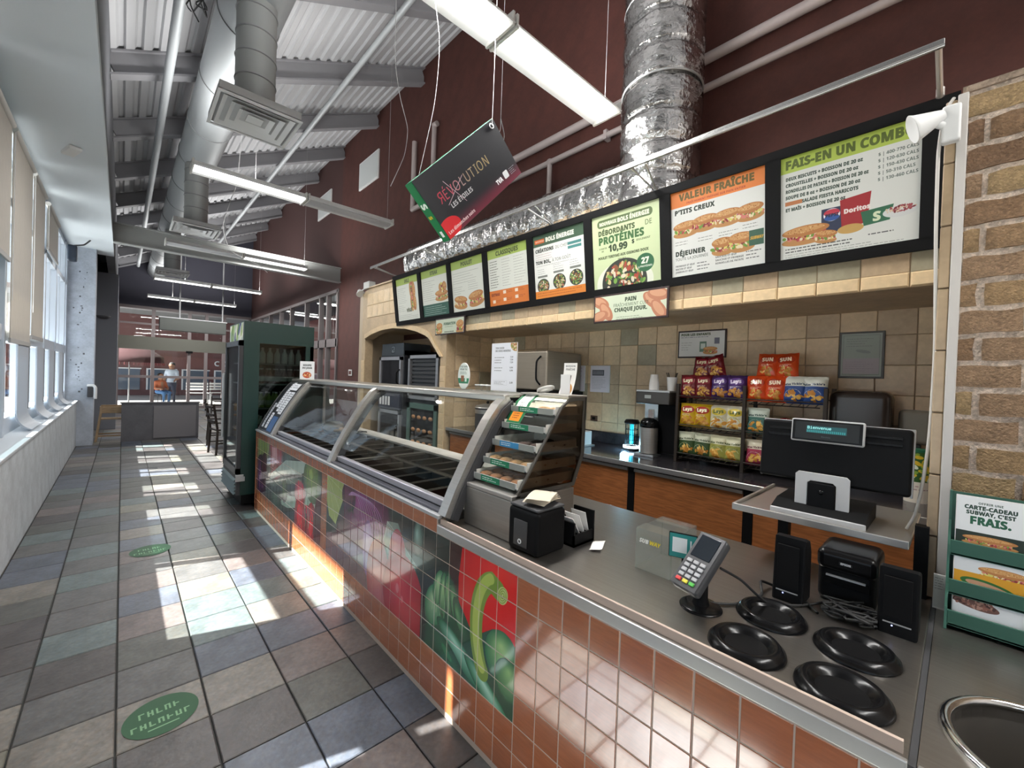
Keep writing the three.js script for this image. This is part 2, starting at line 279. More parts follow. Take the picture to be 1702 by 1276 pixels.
// ---------- roof deck, rafters ----------
const ceiling = structure('ceiling', null, null, 'sloping grey corrugated steel roof deck on rafters');
const deckY = (x) => 5.13 + 0.475 * (x + 0.16);
{
  const pts = [], back = []; let x = -0.3;
  const prof = [[0, 0], [0.035, 0], [0.055, 0.04], [0.095, 0.04], [0.115, 0]];
  while (x < 3.95) { for (const [dx, dy] of prof) pts.push([x + dx, deckY(x + dx) + dy]); x += 0.152; }
  for (const [px, py] of pts) back.push([px, py + 0.004]);
  const g = extrude([...pts, ...back.reverse()], 23.4); g.translate(0, 0, -20.2);
  mesh('corrugated_deck', g, M([0.52, 0.525, 0.54], 0.6, 0), ceiling);
  const s = extrude([[-1.2, deckY(-1.2) + 0.07], [4.2, deckY(4.2) + 0.07], [4.2, deckY(4.2) + 0.2], [-1.2, deckY(-1.2) + 0.2]], 23.4); s.translate(0, 0, -20.2);
  mesh('roof_slab', s, mats.greyPaint, ceiling);
  const steel = M([0.27, 0.27, 0.285], 0.6, 0);
  for (let z = 0.52; z > -20; z -= 1.815) {
    const y = (q, d) => deckY(q) - d, x0 = -0.16, x1 = 3.85;
    mesh('rafter', join(beam([x0, y(x0, 0.15), z], [x1, y(x1, 0.15), z], 0.05, 0.25), beam([x0, y(x0, 0.01), z], [x1, y(x1, 0.01), z], 0.13, 0.02), beam([x0, y(x0, 0.28), z], [x1, y(x1, 0.28), z], 0.14, 0.024)), steel, ceiling);
  }
  mesh('tie_beam', join(bx(-0.16, 3.85, 3.76, 4.08, -10.44, -10.4), bx(-0.16, 3.85, 3.745, 3.765, -10.5, -10.34), bx(-0.16, 3.85, 4.08, 4.1, -10.5, -10.34)), M([0.36, 0.37, 0.36], 0.5), ceiling);
}

// ---------- red wall, rear wall, far walls ----------
const wallRight = structure('wall_right', null, null, 'tall dark red wall with beige tiles behind the counter');
mesh('red_wall', bx(3.85, 4.05, 0, 7.3, -10.42, 3.2), mats.red, wallRight);
mesh('upper_red_wall', bx(3.85, 4.05, 3.6, 7.3, -20.2, -10.42), M([0.06, 0.024, 0.022], 0.8), wallRight);
structure('wall_rear', bx(-1.2, 4.05, -0.1, 7.4, 3.2, 3.4), M([0.4, 0.38, 0.36], 0.8), 'plain wall behind the camera position');
structure('wall_far', join(bx(-1.2, 4.05, 3.7, 7.4, -20.2, -20), bx(-1.2, -0.2, 0, 3.7, -20.2, -20)), M([0.055, 0.055, 0.075], 0.8), 'dark wall above the far glass doors');
const tan = { a: M([0.8, 0.61, 0.385], 0.32, 0, { map: T.mottle }), b: M([0.74, 0.55, 0.345], 0.32, 0, { map: T.mottle }), c: M([0.42, 0.375, 0.26], 0.34, 0, { map: T.mottle }), d: M([0.58, 0.43, 0.275], 0.34, 0, { map: T.mottle }), e: M([0.84, 0.63, 0.38], 0.3, 0, { map: T.mottle }) };
const grout = M([0.4, 0.3, 0.2], 0.9);
const pickTan = () => tan['aaaabbbbddc'[Math.floor(rnd() * 11)]];
{
  mesh('tile_backing', bx(3.838, 3.85, 0.9, 2.2, -7.15, 0.6), grout, wallRight);
  structure('trim_1', bx(3.8, 3.838, 0.9, 1.02, -4.53, 0.6, 0.004), M([0.035, 0.032, 0.036], 0.12, 0, { map: T.brick }), 'dark backsplash strip behind the back counter');
  const list = [], P = 0.2045, gs = [0, 1, 2].map((v) => slab(P - 0.004, P - 0.004, 0.01, 0.003, null, v * 0.31, v * 0.2));
  for (let c = -5; c < 32; c++) for (let r = -2; r < 6; r++) {
    const y = 1.12 + r * P + P / 2, z = -0.622 - c * P + P / 2; if (y > 2.2 || y < 0.9 || z > 0.5 || z < -7.05) continue;
    list.push({ geo: gs[Math.floor(rnd() * 3)], mat: pickTan(), pos: [3.838, y, z], rot: FACE.nx, far: false });
  }
  pieces(wallRight, 'wall_tile', list, tan.a);
}
const bulk = structure('wall_bulkhead', null, null, 'beige tiled bulkhead with an arch above the back counter');
{
  const tanWall = M([0.62, 0.46, 0.285], 0.5, 0, { map: T.mottle });
  mesh('bulkhead_box', bx(3.06, 3.85, 2.11, 3.0, -4.54, 1.0), tanWall, bulk);
  mesh('alcove_ceiling', bx(3.19, 3.85, 2.3, 3.0, -7.15, -4.54), tanWall, bulk);
  mesh('alcove_side', bx(3.19, 3.838, 0, 2.3, -4.66, -4.55), grout, bulk);
  mesh('alcove_side', bx(3.05, 3.85, 0, 2.98, -7.27, -7.15), M([0.5, 0.4, 0.28], 0.5), bulk);
  const arch = [[-7.02, 0], [-7.02, 2.15], [-6.75, 2.215], [-6.4, 2.26], [-6.0, 2.27], [-5.6, 2.235], [-5.3, 2.18], [-5.05, 2.11], [-4.94, 2.06], [-4.67, 1.81], [-4.67, 0]];
  const g = extrude([[-7.15, 0], ...arch, [-4.54, 0], [-4.54, 2.8], [-4.54, 3.0], [-6.9, 3.0], [-7.08, 2.97], [-7.15, 2.88]], 0.14); g.rotateY(-Math.PI / 2); g.translate(3.19, 0, 0);
  mesh('arch_wall', metric(g), tanWall, bulk);
  const ring = (o) => arch.slice(1, 10).map(([z, y], i) => [z - (i === 0 ? 0.0 : 0) + (i > 7 ? o * 0.8 : 0), y + (i > 7 ? 0 : o)]);
  const band = extrude([...ring(0.0), ...ring(0.075).reverse()], 0.02); band.rotateY(-Math.PI / 2); band.translate(3.05, 0, 0);
  mesh('arch_trim', metric(band), tan.e, bulk);
  const list = [], P = 0.2045, gs = [0, 1, 2].map((v) => slab(P - 0.004, P - 0.004, 0.01, 0.003, null, v * 0.31, v * 0.2));
  const trim = slab(P - 0.004, 0.078, 0.022, 0.008), half = slab(P - 0.004, 0.106, 0.01, 0.003);
  for (let c = -5; c < 33; c++) {
    const z = -0.72 - c * P; if (z < -7.05) continue;
    if (z > -4.5) list.push({ geo: trim, mat: tan.e, pos: [3.06, 2.15, z], rot: FACE.nx, far: false }, { geo: half, mat: rnd() < 0.6 ? tan.c : tan.d, pos: [3.06, 2.244, z], rot: FACE.nx, far: false });
    for (let r = 0; r < 4; r++) { const y = 2.4 + r * P; if (y < 2.95 && (z > -4.5 || y > 2.45 || z < -7.1)) list.push({ geo: gs[Math.floor(rnd() * 3)], mat: z < -5.8 ? (rnd() < 0.5 ? tan.a : tan.e) : pickTan(), pos: [z > -4.5 ? 3.06 : 3.05, y, z], rot: FACE.nx, far: false }); }
  }
  for (let r = 0; r < 7; r++) for (let k = 0; k < 3; k++) list.push({ geo: gs[(r + k) % 3], mat: pickTan(), pos: [3.3 + k * P, 1.0 + r * P - 0.08, -4.55], rot: FACE.pz, far: false });
  const pg = slab(0.124, P - 0.004, 0.01, 0.003);
  for (let r = 0; r < 9; r++) for (const z of [-7.085, -4.605]) list.push({ geo: pg, mat: tan.e, pos: [3.05, 0.05 + r * P + (z > -6 ? -0.1 : 0), z], rot: FACE.nx, far: false });
  pieces(bulk, 'wall_tile', list, tan.a);
  mesh('ledge', bx(3.02, 3.85, 3.0, 3.018, -7.0, 1.0), M([0.52, 0.4, 0.26], 0.5), bulk);
}

// ---------- brick pier at the end of the counter ----------
const pierB = structure('wall_brick', null, null, 'brown reclaimed brick pier at the end of the counter');
{
  mesh('mortar_core', bx(2.0, 2.7, 0, 2.53, -0.03, 1.6), M([0.74, 0.6, 0.49], 0.95, 0, { map: T.brick, bumpMap: T.brickBump, bumpScale: 0.01 }), pierB);
  const bm = [[0.32, 0.2, 0.108], [0.37, 0.24, 0.125], [0.27, 0.162, 0.09], [0.41, 0.28, 0.145], [0.235, 0.138, 0.08], [0.33, 0.21, 0.125]].map((c) => M(c, 0.95, 0, { map: T.brick, bumpMap: T.brickBump, bumpScale: 0.008 }));
  const shape = (w, s) => {                                             // a worn brick: a box with its edges knocked about
    const g = new THREE.BoxGeometry(w, 0.07, 0.03, w > 0.1 ? 5 : 2, 2, 1), p = g.attributes.position; seed = 900 + s * 77;
    const jit = new Map();
    for (let i = 0; i < p.count; i++) { const k = [p.getX(i), p.getY(i), p.getZ(i)].map((v) => v.toFixed(3)).join(); if (!jit.has(k)) jit.set(k, [rr(-0.003, 0.003), rr(-0.0035, 0.0035), p.getZ(i) > 0 ? rr(-0.007, 0.003) : 0]); const [a, b, c] = jit.get(k); p.setXYZ(i, p.getX(i) + a, p.getY(i) + b, p.getZ(i) + c); }
    g.computeVertexNormals(); return metric(g);
  };
  const wide = [0, 1, 2, 3].map((s) => shape(0.188, s)), cutA = [4, 5].map((s) => shape(0.132, s)), cutB = [6, 7].map((s) => shape(0.034, s)), list = [];
  for (let r = 0; r < 29; r++) {
    const y = 0.04 + r * 0.0872; let z = -0.014;
    for (let k = 0; k < 5; k++) { const w = k ? 0.188 : r % 2 ? 0.034 : 0.132; list.push({ geo: k ? wide[Math.floor(rnd() * 4)] : (r % 2 ? cutB : cutA)[Math.floor(rnd() * 2)], mat: bm[Math.floor(rnd() * bm.length)], pos: [2.008, y, z + w / 2], rot: FACE.nx, far: false }); z += w + 0.016; }
  }
  pieces(pierB, 'brick', list, bm[0]);
  mesh('coping', bx(1.99, 2.7, 2.53, 2.55, -0.03, 1.6), M([0.36, 0.27, 0.2], 0.9, 0, { map: T.brick }), pierB);
  mesh('corner_raceway', bx(1.985, 2.012, 0.862, 2.53, -0.04, -0.015, 0.004), M([0.55, 0.52, 0.49], 0.4), pierB);
  for (let k = 0; k < 8; k++) mesh('edge_tile', bx(2.005, 2.03, 0.865 + k * 0.208, 0.865 + k * 0.208 + 0.204, -0.068, -0.041, 0.004), tan.d, pierB);
  mesh('side_tile_backing', bx(2.03, 2.7, 0, 2.53, -0.066, -0.03), grout, pierB);
}

// ---------- service counter with tiled front ----------
const MW = 1800, MH = 504;
const blot = (g, x, y, a, b, c0, c1, rot = 0) => { g.save(); g.translate(x, y); g.rotate(rot); g.scale(a, b); const q = g.createRadialGradient(-0.25, -0.3, 0.05, 0, 0, 1); q.addColorStop(0, c0); q.addColorStop(1, c1); g.fillStyle = q; g.beginPath(); g.arc(0, 0, 1, 0, 7); g.fill(); g.restore(); };
const muralPepper = printed(MW, MH, (g, w, h) => {
  const X = (u) => (u * 2.109 - 0.111) / 1.998 * w, Y = (v) => v * h;
  g.fillStyle = '#1c2b26'; g.fillRect(0, 0, w, h);
  const path = (pts, c) => { g.fillStyle = c; g.beginPath(); pts.forEach(([u, v], i) => (i ? g.lineTo(X(u), Y(v)) : g.moveTo(X(u), Y(v)))); g.closePath(); g.fill(); };
  const leaf = (pts, c, c2) => { path(pts, c); g.strokeStyle = c2; g.lineWidth = 4; for (let k = 0; k < 5; k++) { g.beginPath(); g.moveTo(X(pts[0][0]), Y(pts[0][1])); const q = pts[(k + 2) % pts.length]; g.quadraticCurveTo(X((pts[0][0] + q[0]) / 2 + 0.01), Y((pts[0][1] + q[1]) / 2), X(q[0]), Y(q[1])); g.stroke(); } };
  leaf([[0.05, 0], [0.2, 0], [0.21, 0.12], [0.17, 0.35], [0.14, 0.55], [0.08, 0.5], [0.05, 0.3]], '#a9b866', '#c9d38c');
  path([[0.06, 1], [0.06, 0.72], [0.2, 0.62], [0.4, 0.56], [0.5, 0.72], [0.56, 1]], '#7c5b62');
  path([[0.12, 0.75], [0.2, 0.3], [0.3, 0.22], [0.34, 0.6], [0.18, 0.8]], '#54283a');
  blot(g, X(0.36), Y(0.24), w * 0.165, h * 0.42, '#a14a8c', '#5a1640', -0.15); blot(g, X(0.24), Y(0.12), w * 0.055, h * 0.17, '#7c3158', '#3a0d28');
  g.strokeStyle = '#b58ab8'; g.lineWidth = 5; for (let k = 0; k < 9; k++) { g.beginPath(); g.moveTo(X(0.24), Y(0.1)); g.bezierCurveTo(X(0.3 + k * 0.02), Y(-0.1), X(0.36 + k * 0.02), Y(0.2), X(0.36 + k * 0.012), Y(0.62)); g.stroke(); }
  blot(g, X(0.385), Y(0.55), w * 0.035, h * 0.3, '#cdb4e0', '#8a5a98');
  path([[0.5, 0], [0.8, 0], [0.8, 0.4], [0.7, 0.5], [0.55, 0.2]], '#1d2822'); blot(g, X(0.66), Y(0.16), w * 0.03, h * 0.22, '#9cc0b0', '#25362f');
  leaf([[0.5, 0.14], [0.56, 0.1], [0.6, 0.3], [0.66, 0.4], [0.6, 0.5], [0.52, 0.48], [0.48, 0.35]], '#7b8f84', '#b3c4b8');
  blot(g, X(0.455), Y(0.78), w * 0.075, h * 0.4, '#e08a88', '#b04a52'); blot(g, X(0.56), Y(0.5), w * 0.05, h * 0.34, '#e26a70', '#a83440');
  blot(g, X(0.59), Y(0.78), w * 0.11, h * 0.42, '#e0394a', '#a80f22'); oval(g, X(0.565), Y(0.72), 16, 24, '#ee7d84'); oval(g, X(0.59), Y(0.79), 12, 16, '#ea6a74');
  path([[0.68, 0.45], [0.72, 0.3], [0.78, 0.2], [0.82, 1], [0.68, 1]], '#17241f');
  blot(g, X(0.98), Y(0.3), w * 0.19, h * 0.85, '#f21d1d', '#c40c10'); path([[0.79, 0], [0.835, 0], [0.825, 0.25], [0.83, 0.7], [0.79, 0.6]], '#3a1512');
  path([[0.7, 1], [0.705, 0.72], [0.72, 0.5], [0.75, 0.34], [0.79, 0.32], [0.83, 0.44], [0.88, 0.62], [0.94, 0.46], [0.99, 0.52], [1.02, 0.66], [1.02, 1]], '#1c4f36');
  for (const [u, v, a, b, r, c0, c1] of [[0.735, 0.62, 0.04, 0.2, 0.35, '#a9cfa0', '#2b6a48'], [0.752, 0.44, 0.022, 0.16, 0.25, '#b4d49c', '#2f6e46'], [0.772, 0.47, 0.018, 0.2, 0.05, '#9cc586', '#255c3c'], [0.793, 0.46, 0.018, 0.2, -0.12, '#86b578', '#1f5236'], [0.815, 0.5, 0.02, 0.2, -0.3, '#79ab74', '#1c4a32'], [0.835, 0.58, 0.02, 0.18, -0.5, '#6a9c6a', '#1b4630'], [0.965, 0.62, 0.05, 0.19, 0.55, '#a8cf84', '#2c6c40'], [0.985, 0.74, 0.04, 0.15, 0.7, '#8fbf78', '#26633c']]) blot(g, X(u), Y(v), w * a, h * b, c0, c1, r);
  blot(g, X(0.835), Y(0.84), w * 0.1, h * 0.1, '#a5dcc4', '#1d5a3c', 0.42); blot(g, X(0.8), Y(0.97), w * 0.09, h * 0.12, '#3d8058', '#174430', 0.5); blot(g, X(0.935), Y(0.97), w * 0.1, h * 0.08, '#b4e4cc', '#21643f', 0.5);
  g.strokeStyle = 'rgba(200,225,180,0.35)'; g.lineWidth = 5; for (let k = 0; k < 5; k++) { g.beginPath(); g.moveTo(X(0.728 + k * 0.016), Y(0.66)); g.quadraticCurveTo(X(0.735 + k * 0.014), Y(0.45), X(0.75 + k * 0.011), Y(0.36)); g.stroke(); }
  g.lineCap = 'round'; g.strokeStyle = '#7f9a3e'; g.lineWidth = 74; g.beginPath(); g.moveTo(X(0.91), Y(0.82)); g.bezierCurveTo(X(0.87), Y(0.6), X(0.885), Y(0.2), X(0.93), Y(0.14)); g.lineTo(X(0.95), Y(0.17)); g.stroke();
  g.strokeStyle = '#b6c85e'; g.lineWidth = 40; g.beginPath(); g.moveTo(X(0.908), Y(0.8)); g.bezierCurveTo(X(0.87), Y(0.6), X(0.885), Y(0.2), X(0.928), Y(0.12)); g.stroke();
  oval(g, X(0.962), Y(0.19), 26, 34, '#ccd98a', 0.5); g.lineWidth = 4; g.strokeStyle = '#92a84a'; for (const k of [8, 16, 24]) { g.beginPath(); g.ellipse(X(0.962), Y(0.19), k * 0.8, k * 1.2, 0.5, 0, 7); g.stroke(); }
}, { rough: 0.14, glaze: true });
const muralSalad = printed(MW, MH, (g, w, h) => {
  const X = (u) => u * 1.887 / 1.998 * w, Y = (v) => v * h;
  g.fillStyle = '#22352c'; g.fillRect(0, 0, w, h);
  const path = (pts, c) => { g.fillStyle = c; g.beginPath(); pts.forEach(([u, v], i) => (i ? g.lineTo(X(u), Y(v)) : g.moveTo(X(u), Y(v)))); g.closePath(); g.fill(); };
  path([[0, 0], [0.25, 0], [0.22, 0.3], [0.12, 0.5], [0, 0.4]], '#a7b46a'); path([[0.1, 0], [0.24, 0], [0.2, 0.22], [0.14, 0.3]], '#8fa552');
  blot(g, X(0.08), Y(0.78), w * 0.12, h * 0.5, '#9a4f96', '#3d1030'); blot(g, X(0.16), Y(0.5), w * 0.07, h * 0.3, '#7a2a44', '#38101c');
  path([[0.26, 0], [0.5, 0], [0.48, 0.4], [0.3, 0.5]], '#b0243a'); path([[0.3, 0.02], [0.4, 0], [0.42, 0.35], [0.32, 0.36]], '#e4a3a6'); blot(g, X(0.4), Y(0.42), w * 0.06, h * 0.16, '#d8364a', '#8c1224');
  blot(g, X(0.62), Y(0.12), w * 0.08, h * 0.22, '#4a6a5c', '#1c2c26');
  path([[0.26, 0.66], [0.5, 0.38], [0.8, 0.2], [0.95, 0.0], [0.8, 0], [0.56, 0.12], [0.3, 0.5]], '#b9cdbf'); path([[0.3, 0.74], [0.56, 0.5], [0.8, 0.36], [0.78, 0.28], [0.5, 0.44], [0.28, 0.66]], '#6f8a7a');
  path([[0.45, 0.9], [0.6, 0.66], [0.86, 0.5], [1.0, 0.2], [1.05, 0.5], [0.9, 0.62], [0.6, 0.86]], '#a9c4b2');
  blot(g, X(0.94), Y(0.2), w * 0.1, h * 0.3, '#9bb25c', '#47663a', 0.3); blot(g, X(0.55), Y(0.62), w * 0.05, h * 0.2, '#8da05e', '#2c4030', 0.4); blot(g, X(0.4), Y(0.92), w * 0.1, h * 0.18, '#5f8f72', '#1b3a2c');
  blot(g, X(0.79), Y(0.5), w * 0.07, h * 0.2, '#e2606e', '#b81c34'); blot(g, X(0.8), Y(0.88), w * 0.075, h * 0.38, '#ff3a44', '#b40a18'); blot(g, X(0.95), Y(0.85), w * 0.06, h * 0.35, '#ff4048', '#a80a18');
  path([[0.86, 0.6], [0.93, 0.56], [0.97, 0.75], [0.9, 0.8]], '#c8202c'); path([[1.0, 0.4], [1.06, 0.3], [1.06, 1], [0.98, 1], [0.97, 0.7]], '#5a1c26');
  g.strokeStyle = '#7fa88c'; g.lineWidth = 9; for (const u of [0.86, 0.9]) { g.beginPath(); g.moveTo(X(u), Y(0.5)); g.bezierCurveTo(X(u - 0.02), Y(0.65), X(u + 0.03), Y(0.72), X(u + 0.01), Y(0.9)); g.stroke(); }
}, { rough: 0.14, glaze: true });
const counter = thing('service_counter', 'long service counter fronted with orange tiles and a vegetable mural', 'counter', [1.1, 0, -2.7]);
{
  const W = (x, y, z) => [x - 1.1, y, z + 2.7];
  const cb = (x0, x1, y0, y1, z0, z1, r) => { const g = bx(x0, x1, y0, y1, z0, z1, r); g.translate(-1.1, 0, 2.7); return g; };
  mesh('core', join(cb(1.112, 2.0, 0, 0.832, -1.64, -0.05), cb(1.112, 1.98, 0, 0.68, -5.3, -1.64), cb(1.112, 1.13, 0.68, 0.888, -5.3, -1.64)), M([0.35, 0.27, 0.2], 0.9), counter);
  mesh('countertop', cb(1.09, 2.03, 0.832, 0.86, -1.645, -0.047, 0.004), mats.topSteel, counter);
  mesh('front_edge', cb(1.084, 1.096, 0.822, 0.861, -1.645, -0.047, 0.003), M([0.66, 0.66, 0.65], 0.28, 0.85), counter);
  mesh('raised_edge', cb(1.086, 1.11, 0.885, 0.903, -5.3, -1.64, 0.003), mats.alu, counter);
  mesh('end_panel', cb(1.1, 2.0, 0, 0.885, -5.31, -5.298), M([0.4, 0.16, 0.08], 0.4), counter);
  mesh('well_liner', join(cb(1.2, 1.95, 0.69, 0.7, -5.28, -1.66), cb(1.2, 1.21, 0.7, 0.88, -5.28, -1.66), cb(1.93, 1.95, 0.7, 0.88, -5.28, -1.66)), M([0.05, 0.048, 0.045], 0.5, 0.5), counter);
  mesh('back_panel', cb(1.96, 1.98, 0.1, 0.879, -5.28, -1.66), mats.steelDark, counter);
  mesh('shelf_divider', cb(1.1, 2.0, 0.861, 0.9, -1.66, -1.645), mats.steelDark, counter);
  const om = [[0.54, 0.165, 0.065], [0.5, 0.15, 0.058], [0.56, 0.185, 0.078]].map((c) => M(c, 0.13, 0, { map: T.glaze, clearcoat: 1, clearcoatRoughness: 0.05, ior: 2 }));
  const P = 0.111, R = 0.112, og = new Map(), list = [];
  const orange = (h, v) => { const id = h + '_' + v; if (!og.has(id)) og.set(id, slab(P - 0.003, h - 0.003, 0.01, 0.002, null, v * 0.17, v * 0.29)); return og.get(id); };
  for (let k = -10; k < 38; k++) {
    const z1 = -1.117 - k * P, z = z1 - P / 2; if (z > -0.06 || z < -5.28) continue;
    const top = z < -1.66 ? 0.886 : 0.824, rows = [];
    for (let y = 0.025; y < top - 0.02; y += R) rows.push([y, Math.min(y + R, top)]);
    rows.forEach(([y0, y1], j) => {
      const inY = j >= 2 && j < 7, m1 = k >= 0 && k < 18, m2 = k >= 19 && k < 37;
      let geo, mat;
      if (inY && (m1 || m2)) {
        const i = m1 ? k : k - 19, u1 = 1 - i / 18, u0 = 1 - (i + 1) / 18, v0 = (j - 2) / 5, v1 = (j - 1) / 5;
        geo = slab(P - 0.0022, R - 0.0022, 0.01, 0.002, [u0, v0, u1, v1]); mat = m1 ? muralPepper : muralSalad;
      } else { geo = orange((y1 - y0).toFixed(3) * 1, Math.floor(rnd() * 3)); mat = om[Math.floor(rnd() * 3)]; }
      list.push({ geo, mat, pos: W(1.112, (y0 + y1) / 2, z), rot: FACE.nx, mural: inY && (m1 || m2), far: false });
    });
  }
  mesh('grout', cb(1.1035, 1.1125, 0, 0.884, -5.29, -0.055), M([0.5, 0.39, 0.32], 0.9), counter);
  list.sort((a, b) => b.pos[2] - a.pos[2]);
  const near = list.filter((p, i) => p.mural || i < 125), far = list.filter((p, i) => !(p.mural || i < 125));
  for (const p of near) { const m = mesh(p.mural ? 'mural_tile' : 'orange_tile', p.geo, p.mat, counter); m.position.set(...p.pos); m.rotation.set(...p.rot); }
  const gs = far.map((p) => { const g = p.geo.clone(); g.rotateY(-Math.PI / 2); g.translate(...p.pos); return g; });
  mesh('orange_tiles', mergeGeometries(gs), om[0], counter).userData.kind = 'stuff';
}
const endCounter = thing('end_counter', 'stainless end counter with a round chrome rimmed opening', 'counter', [1.5, 0, 0.6]);
{
  const hole = []; for (let k = 0; k < 40; k++) { const a = -k / 40 * 6.2832; hole.push([1.3 + 0.172 * Math.cos(a), -0.175 + 0.172 * Math.sin(a)]); }
  const top = extrude([[1.09, 0.035], [1.985, 0.035], [1.985, -1.4], [1.09, -1.4]], 0.028, 0, [hole]); top.rotateX(-Math.PI / 2); top.translate(-1.5, 0.832, -0.6); mesh('countertop', metric(top), mats.topSteel, endCounter);
  const loc = (g) => { g.translate(-1.5, 0, -0.6); return g; };
  mesh('front_edge', loc(bx(1.083, 1.096, 0.81, 0.861, -0.034, 1.4, 0.003)), M([0.66, 0.66, 0.65], 0.28, 0.85), endCounter);
  mesh('cabinet', loc(join(bx(1.965, 1.985, 0.06, 0.83, -0.034, 1.4), bx(1.11, 1.985, 0.06, 0.08, -0.034, 1.4), bx(1.11, 1.985, 0.06, 0.83, 1.38, 1.4))), mats.steelDark, endCounter);
  mesh('front_panel', loc(bx(1.1, 1.112, 0.06, 0.83, -0.034, 1.4)), mats.steelDark, endCounter);
  mesh('door', loc(bx(1.09, 1.102, 0.1, 0.785, 0.0, 0.5, 0.004)), mats.steel, endCounter); mesh('door_gap', loc(bx(1.096, 1.1, 0.785, 0.8, -0.02, 0.52)), mats.black, endCounter);
  const rim = new THREE.TorusGeometry(0.178, 0.011, 12, 48); rim.rotateX(Math.PI / 2); rim.translate(1.3, 0.862, 0.175); mesh('chrome_rim', loc(rim), mats.chrome, endCounter);
  mesh('chute', loc(cyl(0.16, 0.173, 0.2, 0.862, 40, 1.3, 0.175, true)), M([0.37, 0.345, 0.315], 0.4, 0.9, { side: THREE.DoubleSide }), endCounter);
  mesh('chute_bottom', loc(cyl(0.16, 0.16, 0.19, 0.2, 40, 1.3, 0.175)), mats.topSteel, endCounter);
  mesh('joint_strip', loc(bx(1.085, 1.985, 0.6, 0.858, -0.047, -0.036)), mats.charcoal, endCounter);
}

// ---------- sandwich unit with sneeze guard ----------
const GC = [[1.108, 0.9], [1.16, 1.015], [1.22, 1.125], [1.285, 1.235], [1.35, 1.335], [1.41, 1.41], [1.475, 1.455]];
const offset = (pts, d) => pts.map(([x, y], i) => { const a = pts[Math.max(0, i - 1)], b = pts[Math.min(pts.length - 1, i + 1)], tx = b[0] - a[0], ty = b[1] - a[1], L = Math.hypot(tx, ty); return [x + ty / L * d, y - tx / L * d]; });
const ribbon = (c, d0, d1, z0, z1) => { const g = extrude([...offset(c, d0), ...offset(c, d1).reverse()], z1 - z0); g.translate(0, 0, z0); return g; };
const guard = thing('sandwich_unit', 'refrigerated sandwich unit with curved glass sneeze guard and steel posts', 'sandwich counter', [1.5, 0.88, -3.4]);
{
  const loc = (g) => { g.translate(-1.5, -0.88, 3.4); return g; };
  for (const z of [-4.72, -3.13, -1.66]) { const p = mesh('post', loc(ribbon(GC, -0.012, 0.05, z, z + 0.06)), mats.steel, guard); mesh('post_seal', loc(ribbon(GC, 0.02, 0.06, z + 0.06, z + 0.075)), mats.charcoal, p); }
  for (const [a, b] of [[-4.66, -3.13], [-3.07, -1.66]]) mesh('front_glass', loc(ribbon(GC.slice(1), 0.01, 0.016, a, b)), mats.guardGlass, guard);
  mesh('end_front_panel', loc(ribbon(GC, 0.006, 0.016, -5.3, -4.72)), M([0.05, 0.06, 0.075], 0.15, 0, {}), guard);
  mesh('end_panel', loc((() => { const g = extrude([...GC, [1.8, 1.455], [1.95, 0.9]], 0.006); g.translate(0, 0, -5.3); return g; })()), M([0.1, 0.097, 0.092], 0.45), guard);
  mesh('top_shelf', loc(join(bx(1.45, 1.82, 1.452, 1.468, -5.3, -1.6, 0.005), bx(1.44, 1.462, 1.43, 1.466, -5.3, -1.6, 0.008))), M([0.42, 0.4, 0.36], 0.32, 0.85, { map: T.brushed }), guard);
  for (const z of [-5.25, -1.68]) mesh('shelf_support', loc(bx(1.77, 1.8, 0.93, 1.452, z, z + 0.03)), mats.steel, guard);
  mesh('glass_channel', loc(bx(1.15, 1.185, 0.915, 0.952, -4.66, -1.66, 0.006)), M([0.5, 0.49, 0.53], 0.4, 0.6), guard);
  mesh('front_rail', loc(bx(1.11, 1.15, 0.888, 0.915, -5.3, -1.66, 0.004)), M([0.1, 0.1, 0.115], 0.35, 0.6), guard);
  const rimm = M([0.17, 0.165, 0.15], 0.4, 0.7, { map: T.brushed });
  mesh('well_rim', loc(join(bx(1.185, 1.235, 0.88, 0.905, -5.28, -1.66), bx(1.555, 1.59, 0.88, 0.905, -5.28, -1.66), bx(1.885, 1.98, 0.88, 0.905, -5.28, -1.66), ...[-5.28, -4.74, -3.13, -1.7].map((z) => bx(1.235, 1.885, 0.88, 0.905, z, z + 0.06)))), rimm, guard);
  mesh('mid_frame', loc(bx(1.2, 1.95, 0.93, 0.95, -4.69, -4.67)), mats.charcoal, guard);
  const menu = printed(360, 300, (g, w, h) => { g.fillStyle = '#12161c'; g.fillRect(0, 0, w, h); for (const [x, y, a, b] of [[20, 150, 50, 130], [90, 20, 60, 150], [150, 30, 150, 40], [160, 80, 60, 110], [230, 80, 90, 120], [110, 200, 60, 80]]) { g.fillStyle = '#d8dade'; g.fillRect(x, y, a, b); g.strokeStyle = '#444'; lines(g, x + 6, y + 10, a - 14, Math.floor(b / 12) - 1, 12, '#5a5d66', 4); } g.fillStyle = '#3d5f8c'; g.fillRect(190, 215, 130, 75); });
  const dec = plainStrip(GC, -5.26, -4.76, 0.004); mesh('sticker_sheet', loc(dec), menu, guard).userData.label = 'white notices stuck on the dark end panel';
}
